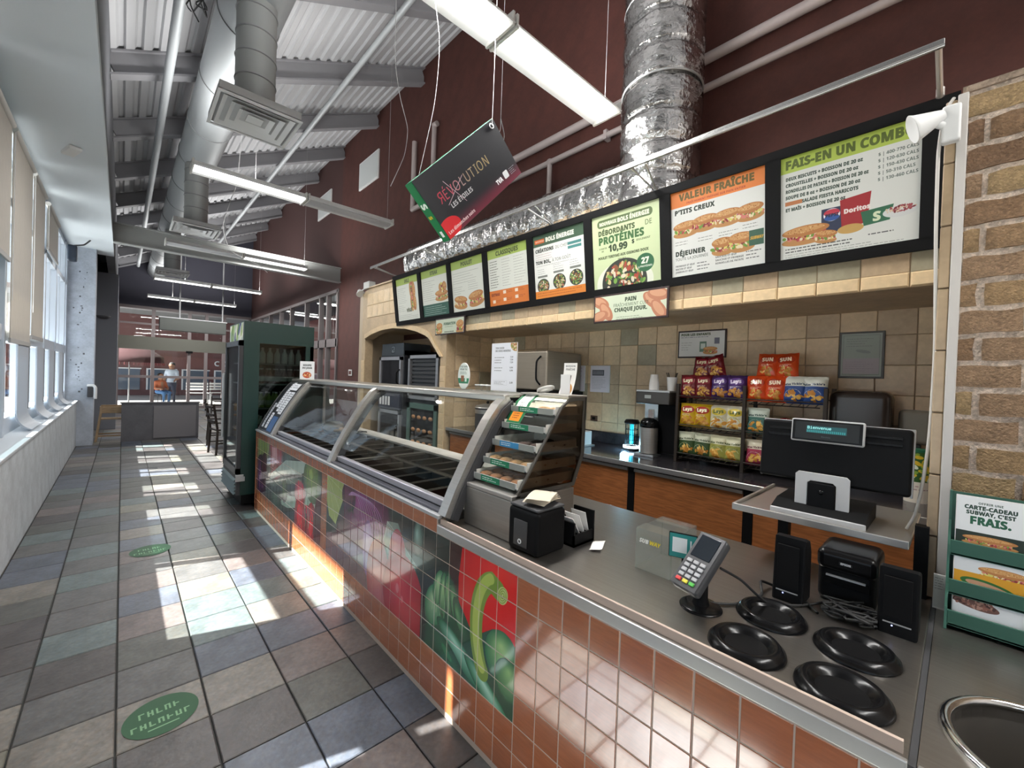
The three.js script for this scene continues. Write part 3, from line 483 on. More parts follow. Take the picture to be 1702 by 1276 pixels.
function plainStrip(c, z0, z1, d) {                                     // a print that follows the curve c; left edge at z0
  const pts = offset(c, d), P = [], U = []; let L = 0; const acc = [0]; for (let i = 1; i < pts.length; i++) { L += Math.hypot(pts[i][0] - pts[i - 1][0], pts[i][1] - pts[i - 1][1]); acc.push(L); }
  for (let i = 0; i + 1 < pts.length; i++) { const [a, b] = [pts[i], pts[i + 1]], v0 = acc[i] / L, v1 = acc[i + 1] / L; const q = [[a, z0, 0, v0], [a, z1, 1, v0], [b, z1, 1, v1], [a, z0, 0, v0], [b, z1, 1, v1], [b, z0, 0, v1]]; for (const [p, z, u, v] of q) { P.push(p[0], p[1], z); U.push(u, v); } }
  const g = new THREE.BufferGeometry(); g.setAttribute('position', new THREE.Float32BufferAttribute(P, 3)); g.setAttribute('uv', new THREE.Float32BufferAttribute(U, 2)); g.computeVertexNormals(); return g;
}
{
  const pan = (w, d, h) => join(bx(-w / 2, w / 2, -h, -h + 0.004, -d / 2, d / 2), bx(-w / 2, -w / 2 + 0.004, -h, 0, -d / 2, d / 2), bx(w / 2 - 0.004, w / 2, -h, 0, -d / 2, d / 2), bx(-w / 2, w / 2, -h, 0, -d / 2, -d / 2 + 0.004), bx(-w / 2, w / 2, -h, 0, d / 2 - 0.004, d / 2), bx(-w / 2 - 0.01, -w / 2 + 0.006, -0.002, 0.004, -d / 2 - 0.008, d / 2 + 0.008), bx(w / 2 - 0.006, w / 2 + 0.01, -0.002, 0.004, -d / 2 - 0.008, d / 2 + 0.008), bx(-w / 2, w / 2, -0.002, 0.004, -d / 2 - 0.008, -d / 2 + 0.006), bx(-w / 2, w / 2, -0.002, 0.004, d / 2 - 0.006, d / 2 + 0.008));
  const pg = pan(0.3, 0.172, 0.13), dk = M([0.03, 0.028, 0.026], 0.4, 0.3);
  const food = { g: M([0.07, 0.12, 0.03], 0.6), w: M([0.16, 0.14, 0.1], 0.6), r: M([0.24, 0.05, 0.03], 0.5), k: M([0.03, 0.025, 0.03], 0.4), o: M([0.3, 0.17, 0.05], 0.5) };
  const heap = (s) => { const g = new THREE.PlaneGeometry(0.285, 0.158, 12, 7), p = g.attributes.position; seed = 4000 + s; for (let i = 0; i < p.count; i++) p.setZ(i, rr(0, 0.022)); g.rotateX(-Math.PI / 2); g.translate(0, -0.075, 0); g.computeVertexNormals(); return g; };
  const hg = [0, 1, 2].map(heap); let n = 0;
  for (const [za, zb] of [[-4.63, -3.16], [-3.02, -1.74]]) for (let z = za + 0.1; z < zb - 0.05; z += 0.196) for (const x of [1.395, 1.738]) {
    const kind = 'kgwkrkogkw'[n % 10], front = x < 1.5; n++;
    const t = thing('food_pan', (front ? 'black food pan in the front row' : 'black food pan in the back row') + (za < -4 ? ' of the far sandwich well' : ' of the near sandwich well'), 'food pan', [x, 0.902, z], { group: (front ? 'front' : 'back') + ' row of food pans' + (za < -4 ? ', far well' : ', near well') });
    mesh('pan', pg, dk, t); mesh('filling', hg[n % 3], food[kind], t);
  }
  const cut = thing('cutting_board', 'long white cutting board along the back of the sandwich unit', 'cutting board', [1.97, 0.905, -3.3]);
  mesh('board', bx(-0.08, 0.08, 0, 0.018, -1.55, 1.6, 0.004), M([0.62, 0.58, 0.53], 0.6, 0, { map: T.mottle }), cut);
  [-2.15, -4.35].forEach((z, i) => { const tg = thing('serving_tongs', i ? 'black tongs at the far end of the cutting board' : 'black tongs beside the pastry case end of the cutting board', 'tongs', [1.93, 0.926, z]); for (const s of [-1, 1]) mesh('arm', tube([[0, 0.004, s * 0.012], [-0.05, 0.012, s * 0.03], [-0.1, 0.004, s * 0.016]], 0.004, 6), mats.black, tg); mesh('hinge', rod([0, 0.004, -0.014], [0, 0.004, 0.014], 0.006), mats.black, tg); });
  const bag = new THREE.SphereGeometry(0.12, 20, 12); { const p = bag.attributes.position; seed = 77; const m = new Map(); for (let i = 0; i < p.count; i++) { const k = p.getX(i).toFixed(3) + p.getY(i).toFixed(3) + p.getZ(i).toFixed(3); if (!m.has(k)) m.set(k, rr(0.86, 1.1)); const s = m.get(k); p.setXYZ(i, p.getX(i) * s * 0.9, p.getY(i) * s * 0.55 + 0.06, p.getZ(i) * s * 0.85); } bag.computeVertexNormals(); }
  const bt = thing('plastic_bag', 'crumpled clear plastic bag of bread on the far sandwich well', 'bag', [1.66, 0.912, -4.56]); mesh('film', bag, M([0.42, 0.38, 0.32], 0.35, 0, { transmission: 0.25, thickness: 0 }), bt);
  for (let k = 0; k < 3; k++) { const l = new THREE.SphereGeometry(0.045, 14, 10); l.scale(1.6, 0.7, 1); l.translate(-0.03 + 0.03 * k, 0.04, -0.07 + k * 0.065); mesh('bread_roll', l, M([0.42, 0.25, 0.1], 0.8), bt); }
}

// ---------- pastry case ----------
{
  const t = thing('pastry_case', 'curved glass pastry case with tilted shelves on a steel base', 'display case', [1.45, 0.86, -1.46]);
  const loc = (g) => { g.translate(-1.45, -0.86, 1.46); return g; };
  const CC = [[1.226, 1.043], [1.3, 1.134], [1.39, 1.258], [1.465, 1.363], [1.515, 1.432], [1.57, 1.468], [1.63, 1.476]];
  const side = [...CC, [1.695, 1.476], [1.69, 1.19], [1.62, 1.043]];
  mesh('base', loc(bx(1.205, 1.62, 0.861, 1.035, -1.6, -1.272, 0.004)), M([0.42, 0.4, 0.365], 0.36, 0.85, { map: T.brushed }), t);
  mesh('front_sill', loc(bx(1.205, 1.262, 1.035, 1.056, -1.6, -1.272, 0.005)), mats.steel, t);
  const frame = (z) => { const q = side.map(([x, y]) => [1.47 + (x - 1.47) * 0.9, 1.25 + (y - 1.25) * 0.91]); const g = extrude(side, 0.012, 0, [q.slice().reverse()]); g.translate(0, 0, z); return g; };
  mesh('side_frame', loc(frame(-1.284)), M([0.055, 0.05, 0.043], 0.45), t); mesh('side_frame', loc(frame(-1.6)), M([0.055, 0.05, 0.043], 0.45), t);
  for (const z of [-1.279, -1.596]) { const g = extrude(side.map(([x, y]) => [1.46 + (x - 1.46) * 0.98, 1.26 + (y - 1.26) * 0.98]), 0.004); g.translate(0, 0, z); const m = mesh('side_glass', loc(g), z > -1.5 ? M([0.5, 0.45, 0.4], 0.04, 0, { transmission: 1, thickness: 0 }) : mats.glass, t); if (z > -1.5) m.userData.label = 'smoked side glass'; }
  mesh('front_glass', loc(ribbon(CC, 0, 0.005, -1.588, -1.284)), mats.glass, t);
  mesh('back_panel', loc(bx(1.685, 1.692, 1.19, 1.47, -1.6, -1.272)), M([0.5, 0.48, 0.44], 0.4, 0, { transmission: 0.3, thickness: 0 }), t);
  mesh('top_cap', loc(bx(1.55, 1.7, 1.472, 1.482, -1.6, -1.27, 0.004)), mats.steel, t);
  { const lampM = M([0.9, 0.88, 0.82], 0.4, 0, { emissive: rgb(1, 0.95, 0.85), emissiveIntensity: 3 }); mesh('added_case_lamp', loc(bx(1.56, 1.58, 1.448, 1.458, -1.58, -1.29)), lampM, t); const l = new THREE.RectAreaLight(rgb(1, 0.95, 0.85), 13, 0.28, 0.02); l.position.set(1.57, 1.445, -1.436); l.rotation.set(-Math.PI / 2, 0, Math.PI / 2); l.name = 'added_case_light'; scene.add(l); }  // strip lamp added under the cap to brighten the dark inside of the case
  const strip = (c, words) => printed(400, 44, (g, w, h) => { g.fillStyle = '#8d9089'; g.fillRect(0, 0, w, h); g.fillStyle = c; g.fillRect(70, 0, 190, h); lines(g, 85, 12, 140, 2, 14, '#e9efe9', 5); });
  const green = strip('#0c7a52'), blue = strip('#2f83b4');
  const cookie = new THREE.SphereGeometry(0.036, 16, 8); cookie.scale(1, 0.42, 1);
  const cm = [M([0.3, 0.13, 0.05], 0.8, 0, { map: T.brick }), M([0.06, 0.03, 0.02], 0.8, 0, { map: T.brick }), M([0.42, 0.24, 0.1], 0.8, 0, { map: T.brick })];
  [[1.245, 1.07], [1.3, 1.14], [1.355, 1.222], [1.415, 1.304], [1.475, 1.385]].forEach(([x, y], i) => {
    const s = mesh('shelf', loc(join(bx(x, 1.66, y, y + 0.006, -1.585, -1.288), bx(x, x + 0.004, y, y + 0.03, -1.585, -1.288))), M([0.62, 0.61, 0.58], 0.4, 0.1), t);
    const l = new THREE.PlaneGeometry(0.28, 0.028); l.rotateY(-Math.PI / 2); l.translate(x - 0.002, y + 0.015, -1.437); mesh('tray', loc(join(bx(x + 0.012, 1.65, y + 0.006, y + 0.042, -1.296, -1.292), bx(x + 0.012, 1.65, y + 0.006, y + 0.042, -1.582, -1.578), bx(1.646, 1.65, y + 0.006, y + 0.05, -1.58, -1.294))), M([0.66, 0.64, 0.58], 0.5), s); mesh('price_strip', loc(l), i === 2 ? blue : green, s);
    const kinds = ['golden round cookie on the lowest shelf of the pastry case', 'golden cookie on the second shelf of the pastry case', 'dark chocolate cookie on the middle shelf of the pastry case', 'pale cookie on the fourth shelf of the pastry case', 'pale cookie on the top shelf of the pastry case'];
    if (i === 3) return;
    const nx = Math.min(3, Math.floor((1.62 - x) / 0.08)), list = [];
    for (let a = 0; a < nx; a++) for (let b = 0; b < 4; b++) { if ((i === 4 && b < 2) || (i === 2 && b < 2)) continue; single('cookie', kinds[i], 'cookie', cookie, cm[[0, 2, 1, 0, 2][i]], [x + 0.05 + a * 0.078, y + 0.021, -1.545 + b * 0.073], { group: 'cookies in the pastry case, shelf ' + ['one', 'two', 'three', 'four', 'five'][i] }); }
  });
  const tag = printed(200, 380, (g, w, h) => { g.fillStyle = '#0d6a3c'; g.fillRect(0, 0, w, h); txt(g, 'OFFRE', w / 2, 44, 34, '#cfe58c', { align: 'center' }); g.fillStyle = '#f1f1ea'; g.fillRect(34, 62, 132, 200); lines(g, 60, 84, 80, 3, 16, '#444', 6); lines(g, 70, 190, 60, 3, 14, '#777', 4); g.fillStyle = '#e98a1c'; g.fillRect(34, 262, 132, 90); lines(g, 60, 285, 80, 3, 18, '#7a3c08', 7); });
  const c = thing('promo_card', 'green and orange promotional card on the pastry case glass', 'sign', [1.5, 1.4, -1.53]);
  const g = plainStrip([[1.435, 1.322], ...CC.slice(3, 7)], -1.585, -1.475, -0.006); g.translate(-1.5, -1.4, 1.53); mesh('card', g, tag, c);
}

// ---------- things on the counter ----------
{
  const t = thing('napkin_dispenser', 'black napkin dispenser with clear window beside the pastry case', 'dispenser', [1.26, 0.86, -1.175]);
  mesh('body', bx(-0.085, 0.085, 0, 0.175, -0.085, 0.085, 0.018), mats.black, t); mesh('window', bx(-0.089, -0.083, 0.025, 0.13, -0.045, 0.03, 0.002), M([0.06, 0.06, 0.06], 0.1), t);
  mesh('logo', new THREE.TorusGeometry(0.008, 0.0025, 6, 16).rotateY(Math.PI / 2).translate(-0.09, 0.045, -0.008), mats.white, t); mesh('lid', bx(-0.08, 0.08, 0.175, 0.186, -0.08, 0.08, 0.008), mats.charcoal, t);
  const n = thing('napkin_stack', 'loose beige napkins lying on the black dispenser', 'napkins', [1.27, 1.046, -1.16]);
  for (let k = 0; k < 4; k++) { const g = new THREE.PlaneGeometry(0.15, 0.1, 8, 6), p = g.attributes.position; for (let i = 0; i < p.count; i++) p.setZ(i, 0.004 + k * 0.006 + 0.016 * Math.cos(p.getX(i) * 12) - 0.5 * p.getY(i) * p.getY(i)); g.rotateX(-Math.PI / 2); g.rotateY(0.25 + k * 0.08); g.computeVertexNormals(); mesh('napkin', g, M([0.62, 0.55, 0.44], 0.9, 0, { side: THREE.DoubleSide }), n); }
  const b = thing('bag_holder', 'small black holder of folded papers behind the napkin dispenser', 'holder', [1.45, 0.86, -1.13]);
  mesh('tray', join(bx(-0.07, 0.07, 0, 0.01, -0.055, 0.055), bx(-0.07, -0.062, 0, 0.1, -0.055, 0.055), bx(0.062, 0.07, 0, 0.13, -0.055, 0.055), bx(-0.07, 0.07, 0, 0.1, -0.055, -0.047), bx(-0.07, 0.07, 0, 0.05, 0.047, 0.055)), mats.black, b);
  for (let k = 0; k < 3; k++) { const g = bx(-0.001, 0.001, 0, 0.09, -0.04, 0.04); g.rotateZ(0.3 + 0.15 * k); g.translate(0.05 - 0.03 * k, 0.04, 0); mesh('paper', g, mats.paper, b); }
  const r = single('receipt', 'crumpled receipt lying by the black paper holder', 'paper', (() => { const g = new THREE.PlaneGeometry(0.12, 0.045, 8, 3), p = g.attributes.position; for (let i = 0; i < p.count; i++) p.setZ(i, 0.006 + 0.006 * Math.sin(p.getX(i) * 60 + p.getY(i) * 40)); g.rotateX(-Math.PI / 2); g.computeVertexNormals(); return g; })(), M([0.7, 0.69, 0.66], 0.7, 0, { side: THREE.DoubleSide }), [1.47, 0.861, -1.02], { ry: 0.4 });
}
{
  const t = thing('tip_box', 'clear acrylic tip box with a shop name on it', 'box', [1.52, 0.86, -0.745]), w = 0.1, d = 0.07, h = 0.15;
  mesh('walls', join(bx(-w, -w + 0.004, 0, h, -d, d), bx(w - 0.004, w, 0, h, -d, d), bx(-w, w, 0, h, -d, -d + 0.004), bx(-w, w, 0, h, d - 0.004, d)), mats.acrylic, t); mesh('base', bx(-w, w, 0, 0.004, -d, d), mats.acrylic, t);
  mesh('lid', join(bx(-w, -0.03, h, h + 0.004, -d, d), bx(0.03, w, h, h + 0.004, -d, d)), mats.acrylic, t);
  const c = document.createElement('canvas'); c.width = 256; c.height = 80; const g = c.getContext('2d'); txt(g, 'SUB', 6, 58, 58, '#f6f6f0', { heavy: true, skew: -0.2 }); txt(g, 'WAY', 126, 58, 58, '#e8d23a', { heavy: true, skew: -0.2 });
  const tx = new THREE.CanvasTexture(c); tx.colorSpace = THREE.SRGBColorSpace;
  const p = new THREE.PlaneGeometry(0.085, 0.027); p.rotateY(-Math.PI / 2); p.translate(-w - 0.0015, 0.11, -0.015); mesh('lettering', p, new THREE.MeshStandardMaterial({ map: tx, transparent: true, roughness: 0.5 }), t);
  const q = thing('code_card', 'small teal card clipped beside the payment terminal', 'sign', [1.395, 0.965, -0.625], { ry: 0.3 });
  mesh('panel', bx(-0.004, 0.004, 0, 0.085, -0.045, 0.045, 0.003), mats.black, q);
  const f = new THREE.PlaneGeometry(0.084, 0.079); f.rotateY(-Math.PI / 2); f.translate(-0.0055, 0.0425, 0); mesh('print', f, printed(200, 190, (g, w, h) => { g.fillStyle = '#2b8f8a'; g.fillRect(0, 0, w, h); g.fillStyle = '#e9efee'; g.fillRect(22, 30, 110, 120); g.fillStyle = '#eaf3f2'; g.fillRect(154, 40, 12, 90); }), q);
  mesh('stalk', rod([0.004, 0.01, 0], [0.03, -0.103, 0.0], 0.004), mats.black, q);
}
{
  const t = thing('payment_terminal', 'card payment terminal with keypad on a black swivel stand', 'terminal', [1.335, 0.86, -0.535]);
  mesh('stand_base', lathe([[0, 0.012], [0.02, 0.012], [0.055, 0.008], [0.062, 0.003], [0.062, 0], [0, 0]], 36), mats.blackGloss, t);
  mesh('stem', lathe([[0.026, 0.008], [0.02, 0.03], [0.019, 0.1], [0.03, 0.12]], 24), mats.black, t);
  const head = new THREE.Group(); head.name = 'terminal_head'; head.position.set(-0.01, 0.135, 0); head.rotation.set(0, -0.3, 0.8, 'YXZ'); head.scale.setScalar(1.15); t.add(head);
  mesh('body', bx(-0.085, 0.085, -0.014, 0.014, -0.042, 0.042, 0.01), M([0.05, 0.052, 0.056], 0.35), head);
  mesh('bezel', bx(-0.083, 0.083, 0.013, 0.017, -0.04, 0.04, 0.002), M([0.06, 0.06, 0.065], 0.4), head);
  mesh('screen', bx(0.008, 0.075, 0.0165, 0.019, -0.03, 0.03, 0.001), M([0.02, 0.025, 0.032], 0.08), head);
  const keyM = M([0.42, 0.42, 0.43], 0.5), kc = [M([0.6, 0.04, 0.04], 0.5), M([0.7, 0.6, 0.05], 0.5), M([0.1, 0.5, 0.08], 0.5)];
  for (let r = 0; r < 5; r++) for (let c = 0; c < 3; c++) mesh('key', bx(-0.012 - r * 0.0145, -0.002 - r * 0.0145, 0.0165, 0.021, -0.029 + c * 0.021, -0.013 + c * 0.021, 0.002), r === 4 ? kc[c] : keyM, head);
  single('terminal_cable', 'black cable from the payment terminal to the receipt printer', 'cable', tube([[1.36, 0.99, -0.49], [1.42, 0.95, -0.45], [1.5, 0.875, -0.4], [1.58, 0.866, -0.33], [1.68, 0.87, -0.27]], 0.004, 6, 40), mats.cable);
  single('coiled_cable', 'black cable lying in a loop across the steel counter', 'cable', tube([[1.36, 0.866, -0.53], [1.42, 0.866, -0.47], [1.5, 0.866, -0.44], [1.56, 0.868, -0.43], [1.62, 0.885, -0.45], [1.66, 0.868, -0.42], [1.64, 0.866, -0.34], [1.57, 0.867, -0.28]], 0.0045, 6, 60), mats.cable);
  single('cable_tangle', 'tangle of black cables in front of the receipt printer', 'cable', (() => { seed = 61; const gs = []; for (let k = 0; k < 9; k++) { const p = []; for (let i = 0; i < 6; i++) p.push([rr(1.55, 1.69), 0.866 + rr(0, 0.035), rr(-0.3, -0.13)]); gs.push(tube(p, 0.0035, 5, 36)); } return join(gs); })(), mats.cable);
}
{
  const prof = [[0, 0.004], [0.03, 0.0045], [0.05, 0.006], [0.056, 0.012], [0.064, 0.019], [0.072, 0.022], [0.08, 0.02], [0.085, 0.013], [0.091, 0.008], [0.093, 0.0]];
  const proto = [['round black cup ring behind the payment terminal stand', 1.445, -0.372], ['round black cup ring by the counter edge nearest the terminal', 1.225, -0.37], ['round black cup ring in front of the small black speaker', 1.43, -0.17], ['round black cup ring by the counter edge nearest the end counter', 1.212, -0.165]];
  for (const [label, x, z] of proto) { const t = thing('cup_ring', label, 'cup dispenser', [x, 0.861, z], { group: 'cup rings set in the counter' }); mesh('flange', lathe(prof.slice(2).reverse(), 48), mats.blackGloss, t); mesh('flap', lathe(prof.slice(0, 3).reverse(), 40), mats.black, t); }
}
function speaker(label, x, z, h) {
  const t = thing('desk_speaker', label, 'speaker', [x, 0.86, z]);
  const g = extrude([[-0.045, 0], [0.05, 0], [0.05, h * 0.75], [0.03, h * 0.95], [0.0, h], [-0.03, h]], 0.075, 0.006); g.translate(0, 0, -0.0375); mesh('cabinet', g, mats.black, t);
  mesh('trim_line', bx(-0.053, -0.05, 0.035, 0.038, -0.03, 0.03), mats.alu, t); mesh('grille', bx(-0.05, -0.046, 0.05, h * 0.9, -0.03, 0.03, 0.004), mats.blackMatt, t); mesh('power_light', new THREE.SphereGeometry(0.0022, 8, 6).translate(-0.053, 0.03, -0.01), M([0.5, 0.55, 0.9], 0.3, 0, { emissive: rgb(0.4, 0.45, 1), emissiveIntensity: 1.5 }), t);
}
speaker('small black speaker between the terminal and the receipt printer', 1.63, -0.365, 0.205);
speaker('small black speaker at the end by the brick pier', 1.66, -0.105, 0.185);
{
  const t = thing('receipt_printer', 'black receipt printer under the cash register shelf', 'printer', [1.79, 0.861, -0.235]);
  mesh('body', bx(-0.085, 0.095, 0, 0.15, -0.075, 0.075, 0.02), mats.black, t); mesh('cover', bx(-0.095, 0.09, 0.1, 0.17, -0.078, 0.078, 0.022), mats.blackGloss, t); mesh('paper_slot', bx(-0.09, -0.084, 0.06, 0.085, -0.06, 0.06), mats.blackGloss, t); mesh('tear_bar', bx(-0.094, -0.086, 0.085, 0.09, -0.05, 0.05), mats.alu, t);
  const p = new THREE.PlaneGeometry(0.034, 0.01); p.rotateY(-Math.PI / 2); p.translate(-0.0965, 0.135, 0); mesh('lettering', p, printed(256, 72, (g, w, h) => { g.fillStyle = '#0c0c0d'; g.fillRect(0, 0, w, h); txt(g, 'EPSON', w / 2, 60, 62, '#d8d8d8', { align: 'center', heavy: true }); }), t);
}
{
  const s = thing('register_shelf', 'raised steel shelf on black posts carrying the cash register', 'shelf', [2.05, 0.86, -0.36]);
  mesh('tray', join(bx(-0.19, 0.36, 0.185, 0.198, -0.27, 0.26, 0.003), bx(-0.195, -0.18, 0.185, 0.212, -0.27, 0.26, 0.003)), M([0.55, 0.53, 0.5], 0.3, 0.85), s); mesh('tray_rim', bx(-0.19, 0.36, 0.185, 0.21, -0.275, -0.265), mats.steel, s);
  for (const [x, z] of [[-0.1, -0.1], [-0.05, 0.29]]) mesh('post', bx(x - 0.022, x + 0.022, z > 0 ? 0 : 0.001, z > 0 ? 0.24 : 0.186, z - 0.025, z + 0.0 + 0.01), mats.black, s);
  const t = thing('cash_register', 'black touchscreen cash register seen from behind with customer display', 'cash register', [2.03, 1.058, -0.345]);
  const bs = extrude([[-0.13, 0.0], [0.14, 0.0], [0.14, 0.055], [-0.05, 0.05], [-0.13, 0.026]], 0.29); bs.translate(0, 0, -0.16); mesh('base', bs, mats.blackMatt, t); mesh('base_edge', bx(-0.135, -0.125, 0, 0.026, -0.162, 0.132, 0.004), M([0.5, 0.5, 0.5], 0.4), t);
  const arm = extrude([[-0.085, 0], [-0.045, 0], [-0.045, 0.095], [-0.035, 0.105], [0.035, 0.105], [0.045, 0.095], [0.045, 0], [0.085, 0], [0.085, 0.125], [0.075, 0.135], [-0.075, 0.135], [-0.085, 0.125]], 0.008, 0.001); arm.rotateY(-Math.PI / 2); arm.translate(-0.06, 0.035, -0.01); mesh('bracket', arm, M([0.55, 0.55, 0.55], 0.45), t);
  mesh('neck', bx(-0.074, 0.0, 0.03, 0.135, -0.052, 0.032, 0.006), mats.black, t); mesh('knob', new THREE.SphereGeometry(0.011, 12, 8).translate(-0.068, 0.1, -0.01), mats.blackGloss, t);
  const scr = mesh('screen_housing', bx(-0.022, 0.02, -0.11, 0.125, -0.235, 0.235, 0.012), mats.black, t); scr.position.set(0.0, 0.235, 0); scr.rotation.z = -0.12;
  mesh('silver_edge', join(bx(0.012, 0.024, 0.119, 0.129, -0.238, 0.238, 0.003), bx(0.012, 0.024, -0.113, 0.129, -0.239, -0.231, 0.003), bx(0.012, 0.024, -0.113, 0.129, 0.231, 0.239, 0.003)), M([0.5, 0.5, 0.5], 0.35, 0.4), scr); for (const y of [0.06, 0.085]) mesh('vent_ridge', bx(-0.026, -0.02, y, y + 0.012, -0.21, 0.21, 0.004), mats.blackGloss, scr);
  const cd = mesh('customer_display', bx(-0.02, 0.0, 0, 0.09, -0.115, 0.115, 0.008), M([0.5, 0.5, 0.5], 0.4, 0.3), t); cd.position.set(-0.04, 0.285, -0.005); cd.rotation.z = -0.12;
  mesh('display_face', bx(-0.0225, -0.019, 0.006, 0.084, -0.109, 0.109, 0.001), mats.blackGloss, cd);
  const f = new THREE.PlaneGeometry(0.2, 0.066); f.rotateY(-Math.PI / 2); f.translate(-0.0235, 0.045, 0); mesh('display_text', f, printed(480, 160, (g, w, h) => { g.fillStyle = '#0b0f12'; g.fillRect(0, 0, w, h); g.fillStyle = '#17484c'; g.fillRect(90, 34, 300, 66); txt(g, 'Bienvenue', 96, 64, 34, '#9fe6e2', { font: 'monospace' }); g.fillStyle = '#2e7f80'; for (let k = 0; k < 20; k++) g.fillRect(94 + k * 14.6, 74, 10, 22); txt(g, 'Restez', w / 2, 140, 22, '#3a4246', { align: 'center' }); }, { glow: 0.35 }), cd);
}
{
  const t = thing('card_rack', 'green three tier gift card rack against the brick pier', 'card rack', [1.86, 0.861, 0.068]);
  const W = 0.078, sidep = [[-0.075, 0], [0.06, 0], [0.06, 0.39], [0.04, 0.39], [0.035, 0.3], [0.0, 0.23], [-0.03, 0.12], [-0.06, 0.06]];
  for (const s of [-1, 1]) { const g = extrude(sidep, 0.006); g.translate(0, 0, s > 0 ? W : -W - 0.006); mesh('side_panel', g, mats.rackGreen, t); }
  mesh('back_panel', (() => { const g = bx(0.0, 0.008, 0, 0.39, -W, W); g.rotateZ(-0.1); g.translate(0.01, 0, 0); return g; })(), mats.rackGreen, t);
  const art = [(g, w, h) => { g.fillStyle = '#e6e8e8'; g.fillRect(0, 0, w, h); txt(g, 'OFFRIR UNE', w / 2, 40, 20, '#1e3a2e', { align: 'center' }); txt(g, 'CARTE-CADEAU', w / 2, 74, 34, '#1e3a2e', { align: 'center', heavy: true }); txt(g, "SUBWAY, C'EST", w / 2, 106, 32, '#1e3a2e', { align: 'center', heavy: true }); txt(g, 'FRAIS.', w / 2, 166, 64, '#1f5a40', { align: 'center', heavy: true }); g.fillStyle = '#1d2b20'; g.fillRect(0, 215, w, 90); sub(g, w * 0.5, 262, 260, 70); }, (g, w, h) => { g.fillStyle = '#d9dcde'; g.fillRect(0, 0, w, h); sub(g, w * 0.72, 100, 240, 90); g.fillStyle = '#d69a1e'; g.fillRect(0, 120, w, 130); oval(g, w * 0.5, 190, 130, 36, '#2e6a2c', 0.15); oval(g, w * 0.5, 190, 105, 22, '#c99a7a', 0.15); }, (g, w, h) => { g.fillStyle = '#dfe1e3'; g.fillRect(0, 0, w, h); oval(g, w * 0.3, 70, 120, 34, '#6b4a40', 0.15); blobs(g, w * 0.3, 70, 110, 26, 60, ['#8a5a4a', '#4a2c26', '#a98070'], 9); }];
  [[0.225, 0.385, 0.006], [0.115, 0.225, -0.022], [0.03, 0.12, -0.045]].forEach(([y0, y1, x], i) => {
    const card = mesh('card', bx(0, 0.004, 0, y1 - y0, -W + 0.008, W - 0.008, 0.001), mats.paper, t); card.position.set(x, y0, 0); card.rotation.z = -0.12;
    const p = new THREE.PlaneGeometry(2 * W - 0.02, y1 - y0 - 0.006); p.rotateY(-Math.PI / 2); p.translate(-0.0012, (y1 - y0) / 2, 0); mesh('card_print', p, printed(320, Math.round(320 * (y1 - y0) / (2 * W)), art[i]), card);
    const lip = bx(x - 0.02, x - 0.014, y0 - 0.02, y0 + 0.025, -W, W, 0.002); mesh('tier_lip', lip, mats.rackGreen, t); mesh('tier_floor', bx(x - 0.02, 0.03, y0 - 0.02, y0 - 0.014, -W, W), mats.rackGreen, t);
  });
  const n = thing('price_note', 'small white printed note leaning on the brick pier corner', 'note', [1.93, 0.861, -0.03]); mesh('card', bx(-0.002, 0.002, 0, 0.11, -0.014, 0.014), mats.paper, n);
  const f = new THREE.PlaneGeometry(0.026, 0.1); f.rotateY(-Math.PI / 2); f.translate(-0.003, 0.056, 0); mesh('print', f, printed(64, 240, (g, w, h) => { g.fillStyle = '#d0d0cc'; g.fillRect(0, 0, w, h); lines(g, 6, 16, 52, 5, 20, '#777', 4); }), n);
}
{
  const cordPts = [[2.0, 2.53, -0.05], [1.985, 2.48, -0.07], [1.985, 2.35, -0.08], [2.0, 2.1, -0.078], [2.02, 1.7, -0.068], [2.02, 1.4, -0.072], [2.03, 1.22, -0.085], [2.05, 1.12, -0.1], [2.06, 1.065, -0.12]];
  single('power_cord', 'pale power cord hanging down beside the brick pier', 'cord', tube(cordPts, 0.005, 8, 80), M([0.6, 0.57, 0.53], 0.5));
  const t = thing('emergency_light', 'white emergency light mounted on the corner of the brick pier', 'emergency light', [1.98, 2.37, -0.04]);
  mesh('housing', bx(-0.03, 0.004, 0, 0.12, -0.035, 0.01, 0.008), mats.white, t);
  const lamp = lathe([[0.016, -0.05], [0.024, -0.03], [0.042, 0.02], [0.048, 0.03], [0.044, 0.032], [0.03, 0.026], [0, 0.024]], 28); lamp.rotateX(-Math.PI / 2 - 0.35); lamp.rotateY(0.25); lamp.translate(-0.04, 0.075, -0.075); mesh('lamp_head', lamp, mats.white, t);
  mesh('bracket', rod([-0.02, 0.06, -0.03], [-0.04, 0.075, -0.06], 0.012), mats.white, t);
}
